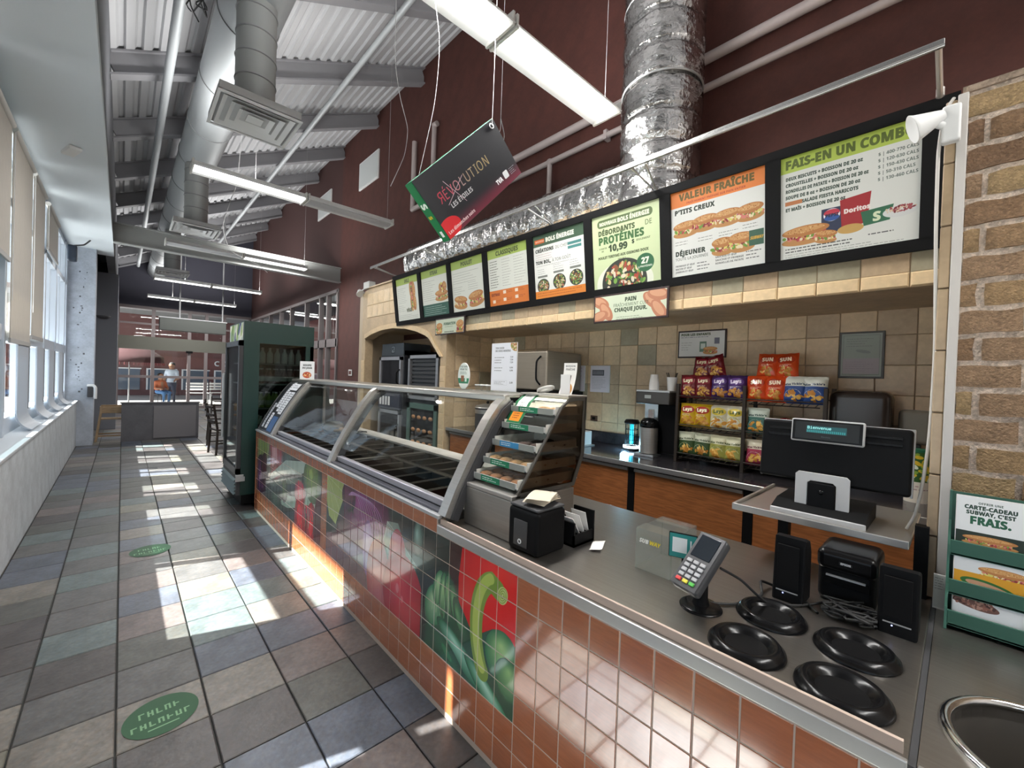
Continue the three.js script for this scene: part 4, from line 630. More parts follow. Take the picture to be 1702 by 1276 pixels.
{ // papers and signs standing on the guard shelf
  const a = thing('oval_sign', 'round green and white tabletop sign on the guard shelf', 'sign', [1.62, 1.468, -2.2]); const o = new THREE.CylinderGeometry(0.5, 0.5, 1, 40); o.rotateX(Math.PI / 2); o.rotateY(-Math.PI / 2); o.scale(0.005, 0.17, 0.125); o.translate(0, 0.092, 0); mesh('disc', o, mats.white, a);
  const face = new THREE.CircleGeometry(0.5, 40); face.rotateY(-Math.PI / 2); face.scale(1, 0.166, 0.122); face.translate(-0.0035, 0.092, 0); mesh('print', face, printed(256, 340, (g, w, h) => { g.fillStyle = '#dfe6df'; g.fillRect(0, 0, w, h); txt(g, "C'EST BON", w / 2, 60, 34, '#2d4a3c', { align: 'center' }); txt(g, 'POUR TOI', w / 2, 95, 34, '#2d4a3c', { align: 'center' }); lines(g, 50, 115, 150, 3, 14, '#486a58', 5); g.fillStyle = '#2f7d58'; g.fillRect(0, 200, w, 70); g.fillStyle = '#8a5a3c'; g.fillRect(70, 165, 70, 80); g.fillStyle = '#d4e2d8'; g.fillRect(160, 190, 40, 55); }), a); mesh('foot', bx(-0.03, 0.03, 0, 0.01, -0.07, 0.06, 0.003), mats.acrylic, a);
  const b = thing('price_list', 'tall white price list card on the guard shelf', 'sign', [1.62, 1.468, -1.815]); const bc = mesh('card', bx(-0.002, 0.002, 0.01, 0.29, -0.11, 0.11), mats.paper, b);
  const f = new THREE.PlaneGeometry(0.216, 0.276); f.rotateY(-Math.PI / 2); f.translate(-0.003, 0.15, 0); mesh('print', f, printed(400, 512, (g, w, h) => { g.fillStyle = '#e2e4ea'; g.fillRect(0, 0, w, h); oval(g, 370, 30, 70, 55, '#b48a5a', 0.5); blobs(g, 370, 30, 60, 45, 40, ['#7a9a4a', '#c44', '#e8d9b0'], 9); txt(g, 'TON CHOIX', 60, 60, 26, '#333'); txt(g, 'DE SOUS-MARINS', 60, 92, 30, '#333'); [150, 178, 206].forEach((y) => { lines(g, 50, y, 160, 1, 10, '#555', 6); txt(g, '7,59', 300, y + 8, 24, '#333'); }); [262, 292].forEach((y) => { lines(g, 50, y, 200, 1, 10, '#555', 6); txt(g, '8,99', 300, y + 8, 24, '#333'); }); g.strokeStyle = '#888'; g.strokeRect(40, 400, 220, 50); lines(g, 50, 412, 190, 3, 13, '#777', 4); txt(g, '2,49', 300, 430, 26, '#333'); }), b); mesh('stand', bx(-0.03, 0.03, 0, 0.012, -0.1, 0.1, 0.003), mats.acrylic, b);
  const c = thing('easel_card', 'curled orange and white card leaning on the pastry case', 'sign', [1.63, 1.482, -1.36]);
  const cg = new THREE.PlaneGeometry(0.085, 0.16, 6, 10), p = cg.attributes.position; for (let i = 0; i < p.count; i++) { const y = p.getY(i) + 0.08; p.setXYZ(i, p.getX(i), y, -(0.5 * y - 1.6 * y * y)); } cg.rotateY(-Math.PI / 2); cg.computeVertexNormals(); mesh('card', cg, (() => { const m = printed(200, 380, (g, w, h) => { g.fillStyle = '#eceae4'; g.fillRect(0, 0, w, h); txt(g, 'BOISSON', w / 2, 50, 34, '#666', { align: 'center' }); txt(g, 'FRAÎCHE', w / 2, 90, 34, '#444', { align: 'center' }); oval(g, w / 2, 330, 80, 90, '#d99a3a'); g.fillStyle = '#c9772a'; g.fillRect(60, 220, 40, 120); g.fillStyle = '#3a2a1c'; g.fillRect(112, 150, 16, 150); }); m.side = THREE.DoubleSide; return m; })(), c);
  mesh('prop', bx(0.0, 0.004, 0.0, 0.1, -0.03, 0.03), mats.paper, c);
  const d = thing('soup_card', 'small white card with a red dish standing at the far guard end', 'sign', [1.5, 1.468, -4.95], { ry: 1.0 }); mesh('card', bx(-0.002, 0.002, 0, 0.2, -0.075, 0.075), mats.paper, d);
  const e = new THREE.PlaneGeometry(0.146, 0.196); e.rotateY(-Math.PI / 2); e.translate(-0.003, 0.1, 0); mesh('print', e, printed(200, 270, (g, w, h) => { g.fillStyle = '#e4e4e4'; g.fillRect(0, 0, w, h); txt(g, 'SOUPE', w / 2, 70, 38, '#333', { align: 'center', heavy: true }); txt(g, 'DU JOUR', w / 2, 110, 34, '#333', { align: 'center', heavy: true }); oval(g, w / 2, 205, 62, 48, '#b5442a'); blobs(g, w / 2, 205, 50, 36, 40, ['#e0884a', '#7a2a1a', '#e8c890'], 9); }), d);
  const k = thing('tape_roll', 'roll of clear tape lying on the pastry case', 'tape', [1.64, 1.483, -1.5]); const tor = new THREE.TorusGeometry(0.04, 0.009, 10, 28); tor.rotateX(Math.PI / 2 - 0.35); tor.translate(0, 0.02, 0); mesh('ring', tor, M([0.5, 0.49, 0.46], 0.4), k);
  const pp = thing('spice_pots', 'small clear lidded pots beside the round sign', 'pots', [1.66, 1.468, -2.03]); for (let i = 0; i < 3; i++) { mesh('pot', cyl(0.022, 0.026, 0, 0.035, 18, 0, -0.06 + i * 0.055), mats.acrylic, pp); mesh('lid', cyl(0.028, 0.028, 0.035, 0.042, 18, 0, -0.06 + i * 0.055), mats.white, pp); }
}

// ---------- menu boards ----------
const panelPrints = [
  ['deli sandwiches menu panel, first beside the arch', (g, w, h) => { head(g, w, '#a9bf5c', 'DELI', 0.5); lines(g, 30, 150, 260, 9, 26); lines(g, 30, 400, 250, 4, 26); sub(g, 470, 200, 240, 170, 1.5); sub(g, 480, 380, 240, 170, 1.5); txt(g, 'VÉGÉ', 260, 500, 62, '#454a2a', { heavy: true }); lines(g, 30, 540, 560, 3, 24); }],
  ['steak menu panel with a green lower band', (g, w, h) => { head(g, w, '#a9bf5c', 'STEAK', 0.5); lines(g, 30, 150, 330, 10, 28); sub(g, 470, 360, 300, 150); sub(g, 520, 260, 120, 190, 1.4); g.fillStyle = '#2f5f50'; g.fillRect(0, 460, w, h - 460); lines(g, 30, 490, 560, 5, 26, '#c4d6cc', 5); }],
  ['chicken menu panel with two sandwiches below', (g, w, h) => { head(g, w, '#a9bf5c', 'POULET', 0.5); lines(g, 30, 150, 560, 5, 30); lines(g, 30, 320, 230, 4, 26); lines(g, 330, 290, 240, 4, 26); sub(g, 160, 500, 270, 170, 0.1); sub(g, 470, 480, 290, 190, -0.15); }],
  ['classic sandwiches menu panel with orange extras band', (g, w, h) => { head(g, w, '#a9bf5c', 'CLASSIQUES', 0.5); for (let k = 0; k < 11; k++) { lines(g, 30, 130 + k * 28, 170, 1, 10, '#55554c', 7); lines(g, 230, 130 + k * 28, 150, 1, 10); lines(g, 420, 130 + k * 28, 180, 1, 10); } g.fillStyle = '#dd7a2e'; g.fillRect(0, 450, w, h - 450); txt(g, 'EXTRAS', 30, 510, 40, '#7a2d0c', { heavy: true }); [[230, 490], [420, 490], [50, 580], [230, 570], [420, 560]].forEach(([x, y]) => { g.fillStyle = '#f7e6d0'; g.fillRect(x, y - 26, 46, 34); lines(g, x + 60, y - 20, 90, 2, 16, '#8a3c14', 4); }); }],
  ['energy bowls menu panel with three bowls', (g, w, h) => { g.fillStyle = '#e9eae4'; g.fillRect(0, 0, w, h); g.fillStyle = '#46604a'; g.fillRect(0, 0, w, 110); g.fillStyle = '#d9672a'; g.fillRect(20, 42, 130, 40); txt(g, 'NOUVEAU', 30, 70, 24, '#f5d9c0'); txt(g, 'BOLS ÉNERGIE', 165, 80, 54, '#f2f2e4', { heavy: true, sx: 0.95 }); txt(g, 'CRÉATIONS', 24, 168, 44, '#30342a', { heavy: true }); txt(g, 'DU CHEF', 285, 168, 40, '#55584c', { weight: '' }); lines(g, 30, 190, 260, 3, 22, '#a05a6a'); g.fillStyle = '#4c8a86'; g.fillRect(440, 140, 160, 26); g.fillRect(440, 176, 160, 26); txt(g, 'TON BOL,', 24, 282, 44, '#30342a', { heavy: true }); txt(g, 'À TON GOÛT', 240, 282, 40, '#55584c', { weight: '' }); lines(g, 30, 300, 560, 1, 20); for (const [x, y] of [[110, 500], [320, 480], [525, 470]]) { lines(g, x - 70, y - 165, 130, 3, 20); g.fillStyle = '#7d8078'; g.fillRect(x - 70, y - 105, 130, 20); bowl(g, x, y, 80); } g.fillStyle = '#e58a35'; g.fillRect(0, 545, w, h - 545); lines(g, 30, 565, 560, 2, 24, '#a8521a', 6); }],
  ['pale green energy bowl promotion panel', (g, w, h) => { g.fillStyle = '#cfdcae'; g.fillRect(0, 0, w, h); g.fillStyle = '#5e7248'; g.beginPath(); g.roundRect(55, 40, 520, 66, 30); g.fill(); txt(g, 'NOUVEAUX', 75, 88, 40, '#e9f0d2', { heavy: true, sx: 0.8 }); txt(g, 'BOLS ÉNERGIE', 255, 90, 46, '#e9f0d2', { heavy: true, sx: 0.92 }); txt(g, 'DÉBORDANTS', 60, 170, 58, '#4b5a35', { heavy: true, sx: 0.95 }); txt(g, 'DE', 505, 170, 54, '#4b5a35', { weight: '' }); txt(g, 'PROTÉINES', 60, 245, 82, '#3f6a3a', { heavy: true }); txt(g, 'À PARTIR', 66, 285, 18, '#4b5a35'); txt(g, 'DE', 90, 308, 18, '#4b5a35'); txt(g, '10,99', 160, 315, 74, '#33442a', { heavy: true }); txt(g, '$', 385, 290, 44, '#33442a', { heavy: true }); txt(g, 'SEULEMENT', 425, 278, 22, '#4b5a35'); txt(g, 'POULET TERIYAKI AUX OIGNONS DOUX', 52, 368, 28, '#44502f', { heavy: true, sx: 0.92 }); txt(g, '560 CALS', 250, 396, 18, '#6a7355'); oval(g, 300, 590, 270, 180, '#e9ecd9'); bowl(g, 300, 590, 215); oval(g, 500, 460, 78, 72, '#2f6a44'); txt(g, '27', 500, 466, 62, '#f0f3e2', { align: 'center', heavy: true }); txt(g, 'g PROTÉINES', 500, 496, 20, '#f0f3e2', { align: 'center' }); }],
  ['orange headed value menu panel with snack sandwiches', (g, w, h) => { g.fillStyle = '#e6e7e1'; g.fillRect(0, 0, w, h); g.fillStyle = '#e8843a'; g.fillRect(0, 0, w, 116); txt(g, 'VALEUR FRAÎCHE', w / 2, 72, 66, '#6b5a1c', { align: 'center', heavy: true, sx: 0.95 }); txt(g, 'FRAÎCHEMENT PRÉPARÉ SUR PAIN ENTIER', w / 2, 104, 20, '#a83a1c', { align: 'center' }); txt(g, "P'TITS CREUX", 28, 168, 46, '#2f3a30', { heavy: true }); [[110, 275], [250, 262], [400, 262], [545, 262]].forEach(([x, y], i) => sub(g, x, y, i === 3 ? 170 : 190, 120, -0.05)); [[30, 365], [200, 365], [345, 360], [500, 345]].forEach(([x, y]) => lines(g, x, y, 130, 2, 20, '#555')); sub(g, 370, 450, 150, 130); sub(g, 490, 445, 170, 140); g.fillStyle = '#3c6450'; g.fillRect(540, 390, 88, 100); txt(g, 'SUBWAY', 546, 450, 26, '#d9a83a', { skew: -0.2, heavy: true, sx: 0.75 }); txt(g, 'DÉJEUNER', 28, 468, 46, '#2f3a30', { heavy: true }); txt(g, 'TOUTE LA JOURNÉE', 28, 502, 28, '#3f4a40', { weight: '' }); ['FROMAGE ET ŒUF', 'BACON ET ŒUF', 'JAMBON ET ŒUF'].forEach((s, k) => txt(g, s, 28, 548 + k * 22, 17, '#444')); ['SAUCISSE ET ŒUF', 'SAUCISSE ET FROMAGE', 'RONDELLES DE PATATE'].forEach((s, k) => { txt(g, s, 320, 530 + k * 22, 17, '#444'); lines(g, 520, 520 + k * 22, 100, 1, 10, '#666', 6); lines(g, 190, 538 + k * 22, 110, 1, 10, '#666', 6); }); }],
  ['combo menu panel with cup, chips and sandwich, beside the brick pier', (g, w, h) => { g.fillStyle = '#dfe1da'; g.fillRect(0, 0, w, h); g.fillStyle = '#b3c855'; g.fillRect(0, 0, w, 96); txt(g, 'FAIS-EN UN COMBO', w / 2, 74, 68, '#5a6a2a', { align: 'center', heavy: true, sx: 0.92 }); ['DEUX BISCUITS + BOISSON DE 20 oz', 'CROUSTILLES + BOISSON DE 20 oz', 'RONDELLES DE PATATE + BOISSON DE 20 oz', 'SOUPE DE 8 oz + BOISSON DE 20 oz', '               SALADE FIESTA HARICOTS', 'ET MAÏS + BOISSON DE 20 oz'].forEach((s, k) => txt(g, s, 26, 142 + k * 37, 27, '#3a4a40', { heavy: true, sx: k === 2 ? 0.72 : 0.82 })); g.fillStyle = '#c07a4a'; g.fillRect(24, 268, 90, 24); ['$ | 400-770 CALS', '$ | 120-630 CALS', '$ | 150-430 CALS', '$ | 50-310 CALS', '$ | 130-460 CALS'].forEach((s, k) => txt(g, s, 465, 142 + k * 33, 23, '#5b6660', { sx: 0.9 })); g.fillStyle = '#2c3550'; g.fillRect(212, 360, 100, 140); oval(g, 262, 400, 40, 36, '#e8e8ee'); oval(g, 262, 388, 38, 20, '#c23348'); oval(g, 262, 416, 36, 18, '#2f5aa0'); txt(g, 'PEPSI', 262, 410, 24, '#1b2540', { align: 'center', heavy: true }); g.fillStyle = '#a5262c'; g.beginPath(); g.moveTo(300, 330); g.lineTo(440, 315); g.lineTo(425, 480); g.lineTo(310, 500); g.fill(); txt(g, 'Doritos', 318, 410, 34, '#f2e8e0', { heavy: true, rot: -0.04 }); g.fillStyle = '#2f6a4c'; g.beginPath(); g.moveTo(395, 420); g.lineTo(535, 410); g.lineTo(520, 490); g.lineTo(410, 500); g.fill(); txt(g, 'S', 448, 482, 66, '#dfe9c4', { heavy: true }); oval(g, 560, 455, 70, 30, '#d9dbd8'); blobs(g, 560, 442, 64, 16, 70, ['#7a2430', '#a84c50', '#e0c7a8'], 6); sub(g, 130, 480, 250, 120, -0.03); sub(g, 235, 515, 110, 80, 0.1); oval(g, 350, 500, 60, 26, '#c9a15a'); lines(g, 26, 556, 380, 2, 18, '#444', 6); lines(g, 430, 548, 160, 1, 18, '#555', 6); lines(g, 26, 592, 580, 2, 14, '#8a8d88', 3); }],
];
function head(g, w, c, s) { g.fillStyle = '#e2e4d9'; g.fillRect(0, 0, w, 700); g.fillStyle = c; g.fillRect(0, 0, w, 100); txt(g, s, w / 2, 76, 62, '#4d5a28', { align: 'center', heavy: true }); }
const MENU_TILT = 0.13, onMenu = (g) => { g.rotateY(-Math.PI / 2); g.rotateZ(MENU_TILT); return g; };
{
  const P = 0.7085, z0 = -5.765, f = thing('menu_board', 'long black framed menu board of eight lit panels', 'menu board', [3.025, 2.29, -2.94]);
  const fr = [], L = 5.72 / 2 + 0.03, H = 0.725;
  const bar = (a, b, y0, y1) => { const g = new THREE.BoxGeometry(b - a, y1 - y0, 0.03); g.translate((a + b) / 2, (y0 + y1) / 2, 0); return onMenu(g); };
  mesh('rail', join(bar(-L, L, 0, 0.062), bar(-L, L, 0.667, H)), mats.blackMatt, f);
  const back = new THREE.BoxGeometry(2 * L, H, 0.008); back.translate(0, H / 2, -0.014); mesh('backing', onMenu(back), mats.blackMatt, f);
  for (let k = 0; k <= 8; k++) { const c = z0 - 0.04 + k * P + 2.94; mesh('divider', bar(c - 0.042, c + 0.042, 0.05, 0.68), mats.blackMatt, f); }
  panelPrints.forEach(([label, draw], k) => {
    const zc = z0 + k * P + 0.315 + 2.94;
    const b = new THREE.BoxGeometry(0.626, 0.607, 0.006); b.translate(zc, 0.3645, -0.004); const t = mesh('menu_panel', onMenu(b), mats.paper, f); t.userData.label = label;
    const p = new THREE.PlaneGeometry(0.626, 0.607); p.translate(zc, 0.3645, 0.0005); mesh('print', onMenu(p), printed(640, 620, draw, { glow: 0.06, rough: 0.5, tint: 0.68 }), t);
  });
  for (const [z, y, w, h, label, draw] of [[-1.86, 2.055, 0.68, 0.235, 'bread sign hanging below the menu row', (g, W, H) => { g.fillStyle = '#cdd8be'; g.fillRect(0, 0, W, H); for (const [x, y2, r] of [[60, 60, 0.4], [130, 150, 0.9], [50, 200, -0.3], [620, 90, 0.7], [690, 180, 0.9], [680, 40, 0.2]]) { oval(g, x, y2, 110, 56, '#b87a5c', r); oval(g, x - 6, y2 - 12, 80, 34, '#cf9a78', r); } txt(g, 'PAIN', 400, 70, 52, '#3f4f3a', { align: 'center', heavy: true }); txt(g, 'FRAÎCHEMENT CUIT', 400, 116, 42, '#3f4f3a', { align: 'center', weight: '' }); txt(g, 'CHAQUE JOUR.', 400, 164, 50, '#3f4f3a', { align: 'center', heavy: true }); lines(g, 250, 215, 320, 2, 18, '#5a6450', 4); }], [-4.4, 2.085, 0.64, 0.21, 'small sandwich sign below the menu row near the arch', (g, W, H) => { g.fillStyle = '#cbd4bd'; g.fillRect(0, 0, W, H); sub(g, 100, 130, 180, 190); sub(g, 660, 130, 190, 220); txt(g, 'FORMATION', 385, 95, 54, '#4d6a50', { align: 'center', heavy: true }); lines(g, 260, 120, 260, 1, 10, '#5a6a55', 6); lines(g, 250, 195, 300, 1, 20, '#4a4a44', 14); }]]) {
    const t = thing('hanging_sign', label, 'sign', [3.0, y, z]); mesh('frame', bx(-0.012, 0.004, 0, h, -w / 2, w / 2, 0.003), M([0.03, 0.015, 0.015], 0.4), t);
    const p = new THREE.PlaneGeometry(w - 0.03, h - 0.03); p.rotateY(-Math.PI / 2); p.translate(-0.0135, h / 2, 0); mesh('print', p, printed(760, Math.round(760 * (h - 0.03) / (w - 0.03)), draw, { glow: 0.05, tint: 0.72 }), t);
    for (const s of [-1, 1]) mesh('hook', rod([0, h - 0.01, s * w * 0.4], [0.02, h + 0.03, s * w * 0.4], 0.004), mats.blackMatt, t);
  }
  const r = thing('valance_rail', 'slim steel rail on brackets in front of the menu row', 'rail', [2.6, 3.06, -3]);
  mesh('rail', join(bx(-0.008, 0.008, 0.012, 0.04, -2.88, 2.9, 0.004), rod([0, 0.01, -2.88], [0, 0.01, 2.9], 0.009)), M([0.55, 0.54, 0.53], 0.25, 0.9), r);
  for (const z of [-2.8, -1.5, 0.3, 1.35]) mesh('bracket', join(rod([0, 0.02, z], [0.4, -0.04, z], 0.008), rod([0.0, 0.0, z + 0.12], [0.42, -0.05, z], 0.006)), mats.alu, r);
  mesh('end_rod', join(rod([0.0, 0.02, 2.88], [0.3, -0.06, 2.88], 0.012), cyl(0.016, 0.016, -0.06, -0.02, 12, 0.3, 2.88)), M([0.6, 0.55, 0.52], 0.35, 0.6), r);
}

// ---------- back counter and its things ----------
{
  const t = thing('back_counter', 'back counter with cherry wood doors and a dark speckled top', 'counter', [3.46, 0, -2.2]);
  const loc = (g) => { g.translate(-3.46, 0, 2.2); return g; };
  const topM = M([0.035, 0.032, 0.036], 0.12, 0, { map: T.brick });
  mesh('carcass', loc(bx(3.13, 3.8, 0.1, 0.86, -4.52, 0.6)), M([0.05, 0.035, 0.03], 0.7), t); mesh('toe_kick', loc(bx(3.18, 3.8, 0, 0.1, -4.52, 0.6)), mats.dark, t);
  mesh('worktop', loc(bx(3.08, 3.8, 0.868, 0.9, -4.53, 0.6, 0.006)), topM, t); 
  mesh('steel_edge', loc(bx(3.066, 3.082, 0.862, 0.903, -4.53, 0.6, 0.004)), M([0.55, 0.54, 0.53], 0.28, 0.85), t);
  for (let z = -4.5, k = 0; z < 0.5; z += 0.885, k++) {
    const d = mesh('door', loc(bx(3.105, 3.13, 0.12, 0.845, z + 0.03, z + 0.855, 0.004)), mats.wood, t); mesh('steel_pull', loc(bx(3.085, 3.108, 0.825, 0.85, z + 0.03, z + 0.855, 0.004)), M([0.42, 0.4, 0.38], 0.35, 0.85), d); mesh('black_jamb', loc(bx(3.1, 3.13, 0.1, 0.86, z + 0.855, z + 0.915)), mats.black, t);
  }
}
{
  const t = thing('coffee_brewer', 'black coffee brewer with steel front panel', 'coffee brewer', [3.58, 0.9, -1.86]);
  mesh('tower', bx(0.0, 0.2, 0, 0.57, -0.02, 0.15, 0.008), mats.black, t); mesh('head', bx(-0.14, 0.2, 0.47, 0.59, -0.17, 0.15, 0.01), M([0.04, 0.035, 0.03], 0.3), t); mesh('head_cap', bx(-0.14, 0.2, 0.575, 0.595, -0.17, 0.15, 0.004), mats.alu, t);
  mesh('front_plate', bx(-0.004, 0.004, 0.28, 0.47, -0.15, -0.02), M([0.5, 0.53, 0.55], 0.25, 0.8), t); mesh('back_plate', bx(0.0, 0.2, 0.0, 0.47, -0.15, -0.02), mats.charcoal, t); mesh('display', bx(-0.144, -0.139, 0.52, 0.55, -0.08, -0.02), M([0.3, 0.32, 0.3], 0.3), t);
  const p = new THREE.PlaneGeometry(0.06, 0.09); p.rotateY(-Math.PI / 2); p.translate(-0.006, 0.37, -0.085); mesh('notice', p, printed(120, 180, (g, w, h) => { g.fillStyle = '#d8d2cc'; g.fillRect(0, 0, w, h); lines(g, 12, 20, 96, 8, 18, '#a33', 5); }), t); mesh('drip_tray', bx(-0.16, 0.0, 0, 0.022, -0.16, 0.03, 0.004), M([0.5, 0.5, 0.5], 0.3, 0.8), t); mesh('base', bx(-0.02, 0.2, 0, 0.03, -0.17, 0.15), mats.black, t);
  const a = thing('airpot', 'brushed steel airpot under the coffee brewer', 'airpot', [3.5, 0.925, -1.92]); mesh('body', lathe([[0, 0], [0.078, 0], [0.08, 0.01], [0.08, 0.22], [0.075, 0.235]], 32), mats.steel, a); mesh('lid', lathe([[0.078, 0.232], [0.082, 0.25], [0.075, 0.285], [0.05, 0.315], [0, 0.32]], 32), mats.blackGloss, a); mesh('spout', bx(-0.11, -0.06, 0.255, 0.28, -0.02, 0.02, 0.008), mats.black, a);
  const b = thing('insect_lamp', 'small round insect lamp glowing turquoise and white', 'lamp', [3.66, 0.9, -2.19]); mesh('cap', lathe([[0, 0.3], [0.06, 0.295], [0.075, 0.27], [0.07, 0.255], [0, 0.255]], 28), mats.black, b); mesh('foot', lathe([[0.06, 0.045], [0.075, 0.035], [0.075, 0.0], [0, 0]], 28), mats.black, b);
  mesh('tube_light', cyl(0.018, 0.018, 0.06, 0.25, 14), M([0.02, 0.3, 0.4], 0.4, 0, { emissive: rgb(0.02, 0.6, 0.85), emissiveIntensity: 1.6 }), b); mesh('glow_ring', lathe([[0.05, 0.02], [0.078, 0.02], [0.078, 0.042], [0.05, 0.042]], 28), M([0.8, 0.9, 1], 0.4, 0, { emissive: rgb(0.75, 0.9, 1), emissiveIntensity: 3 }), b);
  for (let k = 0; k < 18; k++) { const q = k / 18 * 6.283; mesh('cage_bar', rod([0.06 * Math.cos(q), 0.045, 0.06 * Math.sin(q)], [0.06 * Math.cos(q), 0.26, 0.06 * Math.sin(q)], 0.003, 6), mats.black, b); }
  for (const y of [0.1, 0.15, 0.2]) { const g = new THREE.TorusGeometry(0.061, 0.003, 6, 28); g.rotateX(Math.PI / 2); g.translate(0, y, 0); mesh('cage_ring', g, mats.black, b); }
  const l = new THREE.PointLight(rgb(0.35, 0.75, 1), 0.35); l.position.set(3.56, 0.95, -2.2); l.castShadow = true; l.name = 'insect_lamp_light'; l.shadow.radius = 2; scene.add(l);
  const cups = thing('cup_stack', 'stack of white paper cups upside down on the coffee brewer', 'cups', [3.56, 1.495, -1.92]); for (let k = 0; k < 4; k++) mesh('cup', cyl(0.044, 0.032, k * 0.014, 0.1 + k * 0.014, 24), mats.paper, cups);
  const st = thing('stirrer_cup', 'white cup of dark stirrers on the coffee brewer', 'cup', [3.58, 1.495, -1.76]); mesh('cup', lathe([[0, 0], [0.035, 0], [0.045, 0.12], [0.043, 0.12], [0.033, 0.006], [0, 0.006]], 24), mats.paper, st); seed = 31; for (let k = 0; k < 8; k++) { const q = rnd() * 6.28; mesh('stirrer', rod([0, 0.01, 0], [0.05 * Math.cos(q), 0.16, 0.05 * Math.sin(q)], 0.003, 5), mats.darkWood, st); }
}
{
  // wire snack rack: two columns of three sloping shelves
  const t = thing('snack_rack', 'dark two column rack holding bags of chips', 'rack', [3.56, 0.9, -1.12]); const rm = M([0.035, 0.026, 0.02], 0.5, 0.3);
  for (const z of [-0.52, 0.0, 0.5]) mesh('upright', join(bx(-0.12, -0.09, 0, 0.66, z - 0.012, z + 0.012, 0.003), bx(0.13, 0.155, 0, 0.66, z - 0.012, z + 0.012, 0.003), bx(-0.1, 0.14, 0.0, 0.02, z - 0.01, z + 0.01)), rm, t);
  for (const [a, b] of [[-0.51, -0.012], [0.012, 0.49]]) for (const y of [0.045, 0.285, 0.525]) { const s = []; for (let k = 0; k < 7; k++) s.push(rod([-0.11, y, a + 0.02], [-0.11, y, b - 0.02], 0.004)); for (let z = a + 0.03; z < b; z += 0.05) s.push(rod([-0.115, y, z], [0.14, y + 0.05, z], 0.003, 6)); s.push(rod([-0.118, y + 0.035, a], [-0.118, y + 0.035, b], 0.004), rod([0.14, y + 0.05, a], [0.14, y + 0.05, b], 0.004)); mesh('wire_shelf', join(s), rm, t); }
  const bagGeo = (s) => {                                              // a pillow bag with crimped ends, print on both faces
    const NX = 14, NY = 18, w = 0.15, h = 0.195, P = [], U = [], I = []; seed = 700 + s * 13; const ph = rnd() * 6, pq = rnd() * 6;
    for (const side of [1, -1]) for (let j = 0; j <= NY; j++) for (let i = 0; i <= NX; i++) {
      const u = i / NX, v = j / NY, a = 2 * u - 1, b = 2 * v - 1, crimp = Math.max(0, Math.min(1, (1 - Math.abs(b)) / 0.12 - 0.35)), puff = 0.042 * Math.pow(Math.max(0, 1 - a * a), 0.55) * Math.pow(Math.max(0, 1 - b * b * b * b), 0.7) * crimp;
      const wr = 0.0045 * Math.sin(9 * u + ph + 5 * v) * Math.sin(11 * v + pq) * crimp + (crimp < 0.3 ? 0.004 * Math.sin(u * 18 + ph) : 0);
      P.push((u - 0.5) * w * (1 - 0.05 * Math.sin(v * Math.PI)), v * h, side * puff + wr); U.push(side > 0 ? u : 1 - u, v);
    }
    const N = (NX + 1) * (NY + 1); for (const o of [0, N]) for (let j = 0; j < NY; j++) for (let i = 0; i < NX; i++) { const q = o + j * (NX + 1) + i, r = q + NX + 1; if (o) I.push(q, r, q + 1, q + 1, r, r + 1); else I.push(q, q + 1, r, q + 1, r + 1, r); }
    const g = new THREE.BufferGeometry(); g.setAttribute('position', new THREE.Float32BufferAttribute(P, 3)); g.setAttribute('uv', new THREE.Float32BufferAttribute(U, 2)); g.setIndex(I); g.computeVertexNormals(); g.rotateY(-Math.PI / 2); return g;
  };
  const geos = [0, 1, 2, 3].map(bagGeo);
  const art = (bg, bg2, word, wc, extra) => printed(240, 320, (g, w, h) => { g.fillStyle = bg; g.fillRect(0, 0, w, h); g.fillStyle = bg2; g.fillRect(0, 0, w, word.length > 6 ? 120 : 0); blobs(g, w / 2, 235, 80, 55, 16, ['#c98f3a', '#e0b35c', '#b5772c'], 26); g.strokeStyle = extra; g.lineWidth = 7; g.beginPath(); g.arc(w * 0.45, 240, 86, 3.2, 5.9); g.stroke(); if (word.length < 6) oval(g, w / 2, 90, 92, 52, extra); txt(g, word, w / 2, 108, word.length > 7 ? 31 : word.length > 6 ? 50 : 62, wc, { align: 'center', heavy: true, font: word.length > 6 ? 'serif' : 'sans-serif', rot: -0.06 }); lines(g, 50, 150, 140, 2, 16, wc, 5); }, { rough: 0.25 });
  const kinds = {
    wine: [art('#6a1420', '#6a1420', 'Lays', '#f2e3c0', '#8e2430'), 'dark red chip bag'], purple: [art('#3c2458', '#3c2458', 'Lays', '#e8d8f2', '#5a3a80'), 'purple chip bag'], yellow: [art('#c9a21c', '#c9a21c', 'Lays', '#fff4d0', '#a8332a'), 'yellow chip bag'], white: [art('#cfcab0', '#cfcab0', 'Lays', '#4a5a2c', '#c8b23a'), 'pale cream chip bag'], green: [art('#39502f', '#c9ccb4', "Miss Vickie's", '#2d3b24', '#8fa070'), 'dark green chip bag with pale top'], lime: [art('#9a9a4c', '#d2cfae', "Miss Vickie's", '#3d4a24', '#c9c890'), 'olive chip bag with pale top'], orange: [art('#d0481a', '#d0481a', 'SUN', '#ffe9c8', '#b03410'), 'orange chip bag'], blue: [art('#2c4a86', '#d3d6cc', "Miss Vickie's", '#2d3b54', '#8fa2c4'), 'blue chip bag with white top'], pink: [art('#a33a52', '#d8d0b8', "Miss Vickie's", '#54242e', '#c88a94'), 'rose chip bag with cream top'], red: [art('#a01420', '#a01420', 'Doritos', '#fff0d8', '#d44a2a'), 'glossy red chip bag'], teal: [art('#3d6a60', '#c4cfc2', "Miss Vickie's", '#234038', '#86a89c'), 'teal chip bag with pale top'],
  };
